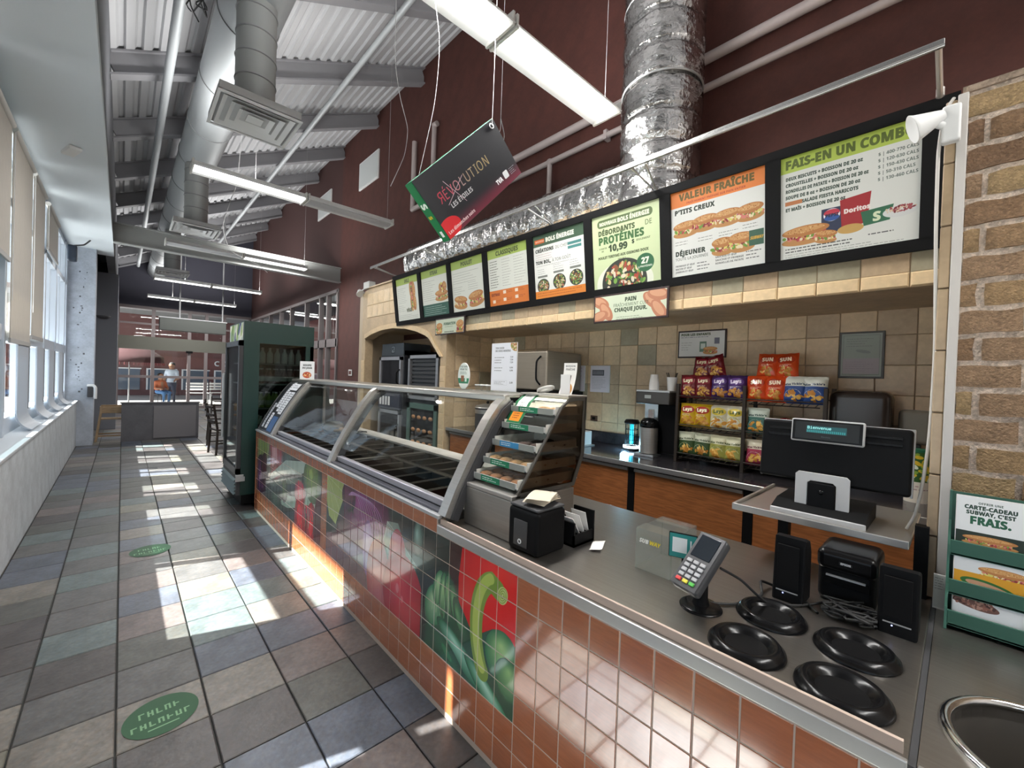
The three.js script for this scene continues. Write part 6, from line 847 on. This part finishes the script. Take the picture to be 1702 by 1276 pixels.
// ---------- drinks cooler ----------
{
  const t = thing('drinks_cooler', 'tall dark green drinks cooler at the end of the counter', 'cooler', [1.36, 0, -5.92]);
  const loc = (g) => { g.translate(-1.36, 0, 5.92); return g; }, dg = mats.darkGreen;
  mesh('plinth', loc(bx(1.0, 1.73, 0.03, 0.14, -6.34, -5.5, 0.004)), mats.black, t);
  mesh('shell', loc(join(bx(0.99, 1.73, 0.14, 0.45, -6.34, -5.48), bx(0.99, 1.73, 1.86, 2.1, -6.34, -5.48), bx(0.99, 1.145, 0.45, 1.86, -5.52, -5.48), bx(1.64, 1.73, 0.45, 1.86, -5.52, -5.48), bx(0.99, 1.73, 0.45, 1.86, -6.34, -6.3), bx(1.69, 1.73, 0.45, 1.86, -6.34, -5.48))), dg, t);
  mesh('side_glass', loc(bx(1.145, 1.64, 0.45, 1.86, -5.505, -5.5)), M([0.45, 0.5, 0.48], 0.03, 0, { transmission: 1, thickness: 0 }), t);
  mesh('inner_back', loc(bx(1.64, 1.69, 0.45, 1.86, -6.3, -5.52)), M([0.02, 0.03, 0.03], 0.7), t);
  const sh = [0.52, 0.82, 1.1, 1.38, 1.62]; for (const y of sh) mesh('shelf', loc(bx(1.03, 1.64, y, y + 0.015, -6.28, -5.53)), M([0.3, 0.34, 0.33], 0.4, 0.4), t);
  const door = mesh('door_frame', loc(join(bx(0.95, 0.99, 0.36, 0.44, -6.34, -5.49), bx(0.95, 0.99, 1.82, 1.88, -6.34, -5.49), bx(0.95, 0.99, 0.36, 1.88, -6.34, -6.28), bx(0.95, 0.99, 0.36, 1.88, -5.55, -5.49))), M([0.03, 0.03, 0.034], 0.35), t); mesh('door_glass', loc(bx(0.965, 0.972, 0.44, 1.82, -6.28, -5.55)), mats.glass, door); mesh('handle', loc(bx(0.92, 0.945, 0.7, 1.5, -6.33, -6.3, 0.006)), mats.alu, door); mesh('hinge', loc(bx(0.945, 1.02, 0.35, 0.375, -5.51, -5.47, 0.004)), mats.alu, door); mesh('latch', loc(bx(0.94, 1.03, 0.3, 0.35, -5.475, -5.465)), mats.alu, door);
  const gr = mesh('grille_frame', loc(bx(0.955, 0.99, 0.14, 0.35, -6.34, -5.5)), mats.charcoal, t); for (let k = 0; k < 5; k++) { const g = bx(-0.03, 0.0, -0.002, 0.002, -0.4, 0.4); g.rotateZ(0.6); g.translate(0.955, 0.165 + k * 0.038, -5.92); mesh('louvre', loc(g), M([0.2, 0.26, 0.26], 0.4, 0.3), gr); }
  const hp = new THREE.PlaneGeometry(0.78, 0.2); hp.rotateY(-Math.PI / 2); hp.translate(0.987, 1.985, -5.91); mesh('header_print', loc(hp), printed(520, 140, (g, w, h) => { g.fillStyle = '#b9c2b4'; g.fillRect(0, 0, w, h); for (let k = 0; k < 26; k++) oval(g, rnd() * w, rnd() * h, 26, 60, ['#6b8a3c', '#e4e0cc', '#2f3f6a', '#8fa65a', '#d8d4c4'][k % 5], rnd()); }, { glow: 0.15 }), t);
  const bm = [M([0.5, 0.55, 0.42], 0.3), M([0.3, 0.4, 0.1], 0.3), M([0.6, 0.62, 0.6], 0.3), M([0.15, 0.06, 0.05], 0.3)], bottle = lathe([[0, 0], [0.03, 0], [0.032, 0.01], [0.032, 0.11], [0.013, 0.15], [0.013, 0.175], [0, 0.175]], 16), lab = cyl(0.0325, 0.0325, 0.03, 0.085, 16);
  sh.forEach((y, r) => { for (let k = 0; k < 6; k++) for (let j = 0; j < (r === 4 ? 1 : 2); j++) { const b = thing('drink_bottle', ['short dark bottle on the lowest cooler shelf', 'small bottle on the second cooler shelf', 'pale green juice bottle on the middle cooler shelf', 'white capped bottle on the fourth cooler shelf', 'white labelled bottle on the top cooler shelf'][r], 'bottle', [1.2 + k * 0.078, y + 0.016, -5.6 - j * 0.12], { group: ['bottles on the lowest shelf', 'bottles on the second shelf', 'bottles on the middle shelf', 'bottles on the fourth shelf', 'bottles on the top shelf'][r] + ' of the cooler' }); mesh('bottle', bottle, bm[[3, 0, 1, 3, 2][r]], b); mesh('label', lab, bm[[0, 3, 0, 2, 2][r]], b); mesh('cap', cyl(0.0145, 0.0145, 0.165, 0.182, 12), mats.white, b); } });
}

// ---------- seating area and far end ----------
{
  const hw = structure('wall_partition', join(bx(0.0, 1.27, 0, 0.78, -11.75, -11.62), bx(-0.02, 1.29, 0.78, 0.8, -11.77, -11.6)), M([0.12, 0.115, 0.125], 0.7, 0, { map: T.mottle }), 'low dark dividing wall at the end of the aisle'); mesh('panel', bx(0.5, 1.22, 0.04, 0.72, -11.62, -11.6, 0.004), M([0.15, 0.14, 0.145], 0.6), hw);
  const table = (x, z, label) => { const t = thing('dining_table', label, 'table', [x, 0, z]); mesh('table_top', bx(-0.4, 0.4, 0.72, 0.75, -0.3, 0.3, 0.01), mats.darkWood, t); mesh('pedestal', cyl(0.035, 0.035, 0.03, 0.72, 16), mats.black, t); mesh('base', lathe([[0, 0.03], [0.05, 0.03], [0.22, 0.012], [0.22, 0], [0, 0]], 28), mats.black, t); };
  table(2.05, -10.2, 'dark dining table behind the drinks cooler'); table(2.1, -13, 'dark dining table behind the low dividing wall');
  const chair = (x, z, ry, label) => { const t = thing('dining_chair', label, 'chair', [x, 0, z], { ry }); mesh('seat', bx(-0.2, 0.2, 0.43, 0.465, -0.2, 0.2, 0.014), mats.darkWood, t); for (const [a, b] of [[-0.18, -0.18], [0.18, -0.18], [-0.18, 0.18], [0.18, 0.18]]) mesh('leg', beam([a, 0.43, b], [a * 1.12, 0, b * 1.12], 0.032, 0.032, [1, 0, 0]), mats.darkWood, t); for (const a of [-0.18, 0.18]) mesh('back_post', beam([a, 0.44, 0.18], [a, 0.92, 0.25], 0.03, 0.03, [1, 0, 0]), mats.darkWood, t); for (const y of [0.6, 0.72, 0.86]) mesh('back_rail', bx(-0.18, 0.18, y - 0.02, y + 0.02, 0.19 + (y - 0.44) * 0.15, 0.21 + (y - 0.44) * 0.15), mats.darkWood, t); for (const a of [-0.18, 0.18]) mesh('stretcher', beam([a, 0.2, -0.18], [a, 0.2, 0.18], 0.02, 0.02), mats.darkWood, t); };
  chair(1.42, -9.3, -1.4, 'dark wooden chair in the sun patch beside the cooler'); chair(1.5, -10.5, -1.7, 'dark wooden chair pushed to the table behind the cooler'); chair(1.62, -11.35, 2.9, 'dark wooden chair beside the low dividing wall'); chair(2.1, -12.4, 0.1, 'dark wooden chair behind the low dividing wall');
  const hc = thing('high_chair', 'pale wooden high chair beside the white end wall', 'high chair', [-0.13, 0, -12.0]); for (const [a, b] of [[-1, -1], [1, -1], [-1, 1], [1, 1]]) mesh('leg', beam([a * 0.16, 0.72, b * 0.15], [a * 0.24, 0, b * 0.22], 0.035, 0.035, [0, 0, 1]), mats.paleWood, hc); mesh('seat', bx(-0.17, 0.17, 0.44, 0.46, -0.16, 0.16), mats.paleWood, hc); mesh('front_panel', bx(-0.18, 0.18, 0.57, 0.7, 0.15, 0.17, 0.006), mats.paleWood, hc); mesh('back_panel', bx(-0.18, 0.18, 0.55, 0.72, -0.17, -0.15, 0.006), mats.paleWood, hc); for (const s of [-1, 1]) { mesh('side_rail', bx(s * 0.18 - 0.012, s * 0.18 + 0.012, 0.58, 0.7, -0.15, 0.15), mats.paleWood, hc); } for (const z of [-0.2, 0.2]) mesh('stretcher', bx(-0.22, 0.22, 0.1, 0.13, z - 0.012, z + 0.012), mats.paleWood, hc);
  const sc = thing('wall_sconce', 'grey half bowl sconce on the dark pier', 'lamp', [-0.35, 2.72, -13.99]); mesh('bowl', (() => { const g = new THREE.SphereGeometry(0.13, 20, 10, 0, Math.PI, Math.PI / 2, Math.PI / 2); g.scale(1, 0.6, 0.8); return g; })(), M([0.09, 0.09, 0.095], 0.5, 0, { side: THREE.DoubleSide }), sc); mesh('rim', bx(-0.13, 0.13, -0.004, 0.006, 0, 0.01), mats.grey, sc);
  const hb = thing('hanging_header', 'long dark box hung crosswise over the seating area', 'box', [1.52, 2.6, -15.5]); mesh('box', bx(-0.78, 0.78, 0, 0.35, -0.15, 0.15, 0.01), M([0.05, 0.055, 0.05], 0.5), hb); mesh('light_edge', bx(-0.8, 0.8, 0.35, 0.37, -0.16, 0.16), mats.alu, hb); for (const x of [-0.33, 0.7]) mesh('hanger', rod([x, 0.37, 0], [x, deckY(1.52 + x) - 2.59, 0], 0.02, 8), mats.grey, hb);
  // glazed partition on the right
  const pm = M([0.2, 0.17, 0.17], 0.5, 0.2), wp = structure('window_2', null, null, 'dark framed glass partition beyond the red wall'); for (const z of [-10.5, -11.2, -11.75, -12.95, -14.4, -15.6, -17, -18.4, -19.9]) mesh('mullion', bx(3.82, 3.94, 0, 3.6, z - 0.04, z + 0.04), pm, wp); for (const y of [0.02, 2.2, 3.53]) mesh('transom', bx(3.82, 3.94, y, y + (y > 2 && y < 3 ? 0.2 : 0.08), -20, -10.42), pm, wp);
  const zs = [-10.5, -11.75, -12.95, -14.4, -15.6, -17, -18.4, -19.9]; for (let i = 0; i + 1 < zs.length; i++) for (const [a, b] of [[0.1, 2.2], [2.4, 3.53]]) mesh('pane', bx(3.875, 3.881, a, b, zs[i + 1] + 0.04, zs[i] - 0.04), mats.glass, wp);
  structure('wall_hall', join(bx(7.1, 7.3, 0, 4.3, -24, -8), bx(3.9, 7.3, 0, 4.3, -8.2, -8)), M([0.2, 0.075, 0.07], 0.8), 'red walls of the hall beyond the glass partition'); structure('ceiling_hall', bx(3.9, 7.3, 4.2, 4.35, -24, -8), M([0.12, 0.11, 0.12], 0.8), 'dark ceiling of the hall beyond the partition');
  [[5.0, -12], [5.4, -15], [5.2, -18]].forEach(([x, z], k) => { const l = thing('hall_light', ['fluorescent strip in the hall nearest the red wall end', 'middle fluorescent strip in the hall', 'farthest fluorescent strip in the hall'][k], 'light', [x, 3.9, z]); mesh('housing', bx(-0.6, 0.6, 0, 0.05, -0.07, 0.07), mats.white, l); mesh('lens', bx(-0.58, 0.58, -0.02, 0.0, -0.05, 0.05), lensOn, l); for (const s of [-0.5, 0.5]) mesh('hanger', rod([s, 0.05, 0], [s, 0.3, 0], 0.004, 6), mats.wire, l); const r = new THREE.RectAreaLight(rgb(0.95, 0.98, 1.05), 14, 1.15, 0.1); r.position.set(x, 3.86, z); r.rotation.x = -Math.PI / 2; r.name = 'hall_glow'; scene.add(r); });
  // far doors
  const dr = structure('door_1', null, null, 'dark framed glass doors at the far end'); for (const x of [-0.15, 0.8, 1.84, 2.36, 2.93, 3.8]) mesh('post', bx(x - 0.05, x + 0.05, 0, 3.7, -20.05, -19.95), pm, dr); mesh('header', bx(-0.2, 3.85, 2.16, 2.62, -20.06, -19.94), M([0.11, 0.11, 0.09], 0.5), dr); for (const [y, h] of [[0, 0.12], [1.14, 0.09], [3.05, 0.06], [3.6, 0.1]]) mesh('rail', bx(-0.2, 3.85, y, y + h, -20.04, -19.96), pm, dr);
  const xs = [-0.15, 0.8, 1.84, 2.36, 2.93, 3.8]; for (let i = 0; i + 1 < xs.length; i++) for (const [a, b] of [[0.12, 1.14], [1.23, 2.16], [2.62, 3.05], [3.11, 3.6]]) mesh('pane', bx(xs[i] + 0.05, xs[i + 1] - 0.05, a, b, -20.004, -20), mats.glass, dr); mesh('closer', bx(1.74, 1.94, 2.1, 2.18, -19.94, -19.86, 0.01), mats.black, dr);
  structure('ceiling_terrace', bx(-0.6, 12, 4.25, 4.4, -27, -20.2), M([0.3, 0.3, 0.31], 0.8), 'flat canopy roof over the terrace');
  structure('terrace', bx(-8, 12, -0.15, -0.01, -40, -20.2), M([0.34, 0.32, 0.3], 0.9), 'paved terrace outside the far doors');
  const fac = thing('facade', 'salmon shop front with white letters across the terrace', 'building', [2, 0, -30]); mesh('wall', bx(-9, 9, 0, 5.2, -0.2, 0), M([0.14, 0.062, 0.058], 0.85), fac); mesh('fascia', bx(-2, 6, 1.55, 2.15, 0, 0.06), M([0.16, 0.06, 0.055], 0.7), fac); mesh('canopy', bx(-9, 9, 4.4, 4.6, 0, 3.2), M([0.5, 0.49, 0.5], 0.7), fac); for (let k = 0; k < 9; k++) mesh('canopy_slat', bx(-9, 9, 4.3, 4.4, 0.2 + k * 0.33, 0.3 + k * 0.33), mats.grey, fac);
  for (let k = 0; k < 4; k++) { const g = new THREE.TorusGeometry(0.12, 0.035, 8, 20, 4.4); g.rotateZ(0.9); g.translate(2.1 + k * 0.36, 1.85, 0.09); mesh('letter', g, mats.white, fac); }
  for (let k = 0; k < 6; k++) { const w = mesh('shop_window', bx(-4 + k * 1.5, -2.8 + k * 1.5, 0.3, 1.4, 0, 0.03), M([0.1, 0.13, 0.17], 0.1), fac); mesh('window_frame', join(bx(-4.05 + k * 1.5, -2.75 + k * 1.5, 1.4, 1.46, 0, 0.05), bx(-4.05 + k * 1.5, -3.98 + k * 1.5, 0.3, 1.4, 0, 0.05)), mats.white, w); }
  const um = thing('parasol', 'dark red fringed parasol outside the far doors', 'parasol', [0.2, 0, -22.6]); mesh('canopy', lathe([[0.01, 2.5], [0.5, 2.3], [1.05, 1.95], [1.08, 1.7], [1.06, 1.7], [1.02, 1.94], [0.49, 2.27], [0.01, 2.46]], 24), M([0.045, 0.008, 0.01], 0.9), um); mesh('pole', cyl(0.025, 0.025, 0.06, 2.5, 12), mats.grey, um); mesh('foot', cyl(0.25, 0.22, 0, 0.06, 24), mats.charcoal, um); { const s = []; for (let k = 0; k < 48; k++) { const q = k / 48 * 6.283; s.push(rod([1.07 * Math.cos(q), 1.7, 1.07 * Math.sin(q)], [1.08 * Math.cos(q), 1.6, 1.08 * Math.sin(q)], 0.012, 5)); } const m = mesh('fringe', join(s), M([0.14, 0.02, 0.025], 0.9), um); }
  for (const [x, z, l] of [[2.5, -23.4, 'pale terrace bench outside the far doors'], [3.4, -23.8, 'pale terrace bench beside the letters']]) { const b = thing('terrace_bench', l, 'bench', [x, 0, z]); for (let k = 0; k < 4; k++) mesh('slat', bx(-0.4, 0.4, 0.42, 0.45, -0.2 + k * 0.11, -0.12 + k * 0.11), mats.white, b); for (let k = 0; k < 3; k++) mesh('back_slat', bx(-0.4, 0.4, 0.55 + k * 0.13, 0.63 + k * 0.13, -0.24, -0.21), mats.white, b); for (const s of [-0.36, 0.36]) mesh('leg', join(bx(s - 0.02, s + 0.02, 0, 0.42, 0.14, 0.18), bx(s - 0.02, s + 0.02, 0, 0.95, -0.26, -0.22)), mats.grey, b); }
}

// ---------- two people outside the far doors ----------
function figure(bones, colour, res = 56) {                              // one skin over tapered capsules, smooth minimum
  const lo = [-0.55, -0.02, -0.6], size = 1.9, mc = new MarchingCubes(res, new THREE.MeshBasicMaterial(), false, false, 120000); mc.isolation = 0;
  const B = bones.map(([a, b, ra, rb]) => { const d = [b[0] - a[0], b[1] - a[1], b[2] - a[2]]; return { a, d, L: d[0] ** 2 + d[1] ** 2 + d[2] ** 2, ra, rb }; });
  for (let k = 0; k < res; k++) for (let j = 0; j < res; j++) for (let i = 0; i < res; i++) {
    const p = [lo[0] + i / res * size, lo[1] + j / res * size, lo[2] + k / res * size]; let s = 0;
    for (const { a, d, L, ra, rb } of B) { const q = [p[0] - a[0], p[1] - a[1], p[2] - a[2]], t = Math.max(0, Math.min(1, (q[0] * d[0] + q[1] * d[1] + q[2] * d[2]) / (L || 1))); s += Math.exp(-(Math.hypot(q[0] - t * d[0], q[1] - t * d[1], q[2] - t * d[2]) - ra - (rb - ra) * t) * 45); }
    mc.field[k * res * res + j * res + i] = Math.log(s + 1e-30) / 45;
  }
  mc.update(); const n = mc.count, P = new Float32Array(n * 3), N = new Float32Array(n * 3), C = new Float32Array(n * 3);
  for (let i = 0; i < n; i++) { for (let c = 0; c < 3; c++) { P[3 * i + c] = (mc.positionArray[3 * i + c] + 1) / 2 * size + lo[c]; N[3 * i + c] = mc.normalArray[3 * i + c]; } const q = colour(P[3 * i], P[3 * i + 1], P[3 * i + 2]); C.set(q, 3 * i); }
  const g = new THREE.BufferGeometry(); g.setAttribute('position', new THREE.BufferAttribute(P, 3)); g.setAttribute('normal', new THREE.BufferAttribute(N, 3)); g.setAttribute('color', new THREE.BufferAttribute(C, 3)); return g;
}
{
  const skin = [0.32, 0.17, 0.11];
  const stand = [[[0, 1.48, 0], [0, 1.6, 0.02], 0.055, 0.085], [[0, 1.6, 0.02], [0, 1.66, 0.01], 0.09, 0.095], [[0, 1.35, 0], [0, 1.0, 0], 0.14, 0.13], [[-0.13, 1.37, 0], [0.13, 1.37, 0], 0.09, 0.09], [[0, 1.0, 0], [0, 0.88, 0], 0.14, 0.14], [[-0.19, 1.36, 0], [-0.25, 1.1, 0.03], 0.055, 0.045], [[-0.25, 1.1, 0.03], [-0.2, 0.9, 0.14], 0.043, 0.033], [[-0.2, 0.9, 0.14], [-0.17, 0.86, 0.2], 0.03, 0.02], [[0.19, 1.36, 0], [0.25, 1.1, 0.05], 0.055, 0.045], [[0.25, 1.1, 0.05], [0.16, 0.96, 0.2], 0.043, 0.033], [[0.16, 0.96, 0.2], [0.11, 0.95, 0.25], 0.03, 0.02], [[-0.09, 0.88, 0], [-0.1, 0.48, 0.01], 0.09, 0.06], [[-0.1, 0.48, 0.01], [-0.1, 0.08, -0.02], 0.055, 0.04], [[-0.1, 0.05, -0.03], [-0.1, 0.04, 0.14], 0.045, 0.035], [[0.09, 0.88, 0], [0.1, 0.48, 0.01], 0.09, 0.06], [[0.1, 0.48, 0.01], [0.1, 0.08, -0.02], 0.055, 0.04], [[0.1, 0.05, -0.03], [0.1, 0.04, 0.14], 0.045, 0.035], [[0, 1.59, 0.1], [0, 1.575, 0.115], 0.014, 0.016]];
  const sit = [[[0, 1.02, 0], [0, 1.14, 0.03], 0.05, 0.08], [[0, 1.14, 0.03], [0, 1.2, 0.02], 0.085, 0.09], [[0, 0.9, 0], [0, 0.58, -0.02], 0.13, 0.14], [[-0.12, 0.92, 0], [0.12, 0.92, 0], 0.08, 0.08], [[-0.17, 0.91, 0], [-0.23, 0.68, 0.06], 0.05, 0.042], [[-0.23, 0.68, 0.06], [-0.12, 0.66, 0.26], 0.04, 0.03], [[-0.12, 0.66, 0.26], [-0.08, 0.66, 0.31], 0.028, 0.02], [[0.17, 0.91, 0], [0.23, 0.68, 0.06], 0.05, 0.042], [[0.23, 0.68, 0.06], [0.12, 0.66, 0.26], 0.04, 0.03], [[0.12, 0.66, 0.26], [0.08, 0.66, 0.31], 0.028, 0.02], [[-0.08, 0.54, 0], [-0.1, 0.5, 0.4], 0.09, 0.06], [[-0.1, 0.5, 0.4], [-0.1, 0.08, 0.38], 0.052, 0.04], [[-0.1, 0.05, 0.36], [-0.1, 0.04, 0.52], 0.042, 0.034], [[0.08, 0.54, 0], [0.1, 0.5, 0.4], 0.09, 0.06], [[0.1, 0.5, 0.4], [0.1, 0.08, 0.38], 0.052, 0.04], [[0.1, 0.05, 0.36], [0.1, 0.04, 0.52], 0.042, 0.034], [[0, 1.13, 0.11], [0, 1.115, 0.125], 0.013, 0.015]];
  const body = () => new THREE.MeshStandardMaterial({ vertexColors: true, roughness: 0.8 });
  const a = thing('person', 'person with dark hair in a pale blue shirt standing outside the far doors', 'person', [1.55, 0.0, -23], { ry: -0.5 }); const am = mesh('body', figure(stand, (x, y) => (y > 1.46 ? skin : y > 0.9 ? (Math.abs(x) > 0.17 && y < 1.12 ? skin : [0.5, 0.6, 0.72]) : y > 0.07 ? [0.05, 0.06, 0.1] : [0.03, 0.03, 0.03])), body(), a);
  const hair = (y, s) => { const g = new THREE.SphereGeometry(0.112 * s, 20, 14, 0, 6.2832, 0, 1.75); g.scale(1, 1.1, 1.05); g.rotateX(-0.45); g.translate(0, y, -0.005); return g; }; mesh('hair', hair(1.65, 1), M([0.012, 0.01, 0.01], 0.7), a);
  const b = thing('person', 'person in an orange top and blue trousers sitting outside the far doors', 'person', [1.15, 0, -22.4], { ry: 0.5 }); mesh('body', figure(sit, (x, y, z) => (y > 1.0 ? skin : y > 0.6 ? (z > 0.12 && y > 0.6 ? skin : [0.5, 0.15, 0.07]) : y > 0.07 ? [0.06, 0.16, 0.34] : [0.04, 0.03, 0.03])), body(), b); mesh('hair', hair(1.19, 0.95), M([0.03, 0.016, 0.01], 0.7), b);
  const st = thing('terrace_stool', 'small dark stool under the seated person', 'stool', [1.15, 0, -22.42], { ry: 0.5 }); mesh('seat', bx(-0.18, 0.18, 0.41, 0.44, -0.17, 0.15, 0.01), mats.charcoal, st); for (const [x, z] of [[-0.15, -0.14], [0.15, -0.14], [-0.15, 0.12], [0.15, 0.12]]) mesh('leg', cyl(0.014, 0.014, 0, 0.41, 8, x, z), mats.charcoal, st);
}

// ---------- marks on floor and small wall things ----------
{
  const dec = (label, x, z, w, d, ry, art) => { const g = new THREE.CircleGeometry(0.5, 48); g.scale(w, d, 1); g.rotateX(-Math.PI / 2); const m = printed(300, 300, art); m.polygonOffset = true; m.polygonOffsetFactor = -2; const t = single('floor_sticker', label, 'sticker', g, m, [x, 0.0012, z], { ry }); return t; };
  const art = (g, w, h) => { g.fillStyle = '#1d4a2c'; g.fillRect(0, 0, w, h); g.save(); g.translate(150, 150); g.rotate(0.35); g.fillStyle = '#6f9670'; for (const [y, n, s] of [[-66, 5, 44], [20, 7, 40]]) { for (let k = 0; k < n; k++) { const x = -n * 17 + k * 34; g.fillRect(x, y, 8, s); g.fillRect(x, y + (k % 3) * s * 0.4, 24, 8); if (k % 2) g.fillRect(x + 16, y, 8, s); } } g.fillRect(-60, 84, 120, 8); g.restore(); };
  dec('round green floor sticker on the pale tile', 0.155, -2.385, 0.265, 0.265, 0.4, art); dec('round green floor sticker between the two sun patches', 0.2, -4.62, 0.27, 0.27, 0.4, art);
  const gl = single('floor_grate', 'small dark floor grate in the third sun patch', 'grate', bx(-0.06, 0.06, 0, 0.004, -0.06, 0.06), mats.charcoal, [0.36, 0.001, -8.35]);
  const sw = thing('wall_switch', 'small white framed switch plate at the red wall end', 'switch', [3.845, 1.5, -9.6]); mesh('plate', bx(-0.012, 0, 0, 0.14, -0.1, 0.1, 0.004), mats.offwhite, sw); mesh('inset', bx(-0.014, -0.01, 0.03, 0.11, -0.07, 0.07), M([0.1, 0.03, 0.025], 0.6), sw);
  const sp = thing('alarm_light', 'white emergency lamp heads on the left end of the bulkhead', 'emergency light', [3.06, 2.98, -7.05]); mesh('box', bx(-0.05, 0.07, 0.02, 0.14, -0.02, 0.2, 0.01), M([0.5, 0.5, 0.48], 0.5), sp); const ln = lathe([[0.03, -0.06], [0.075, 0.03], [0.07, 0.035], [0, 0.03]], 20); ln.rotateX(2.4); ln.translate(-0.05, -0.02, -0.14); mesh('lamp_head', ln, mats.white, sp); mesh('arm', rod([-0.02, 0.04, -0.02], [-0.05, 0.0, -0.12], 0.012), mats.white, sp);
  const gb = thing('grab_pipe', 'bent white pipe beside a dark box on the end wall', 'pipe', [-0.42, 0.95, -11.34]); mesh('pipe', tube([[-0.06, 0.2, 0.02], [0.02, 0.2, 0.05], [0.05, 0.15, 0.06], [0.05, -0.05, 0.06]], 0.025, 10), mats.white, gb); mesh('box', bx(-0.06, 0.02, -0.02, 0.18, 0.0, 0.05, 0.006), mats.charcoal, gb);
}
renderer.render(scene, camera);
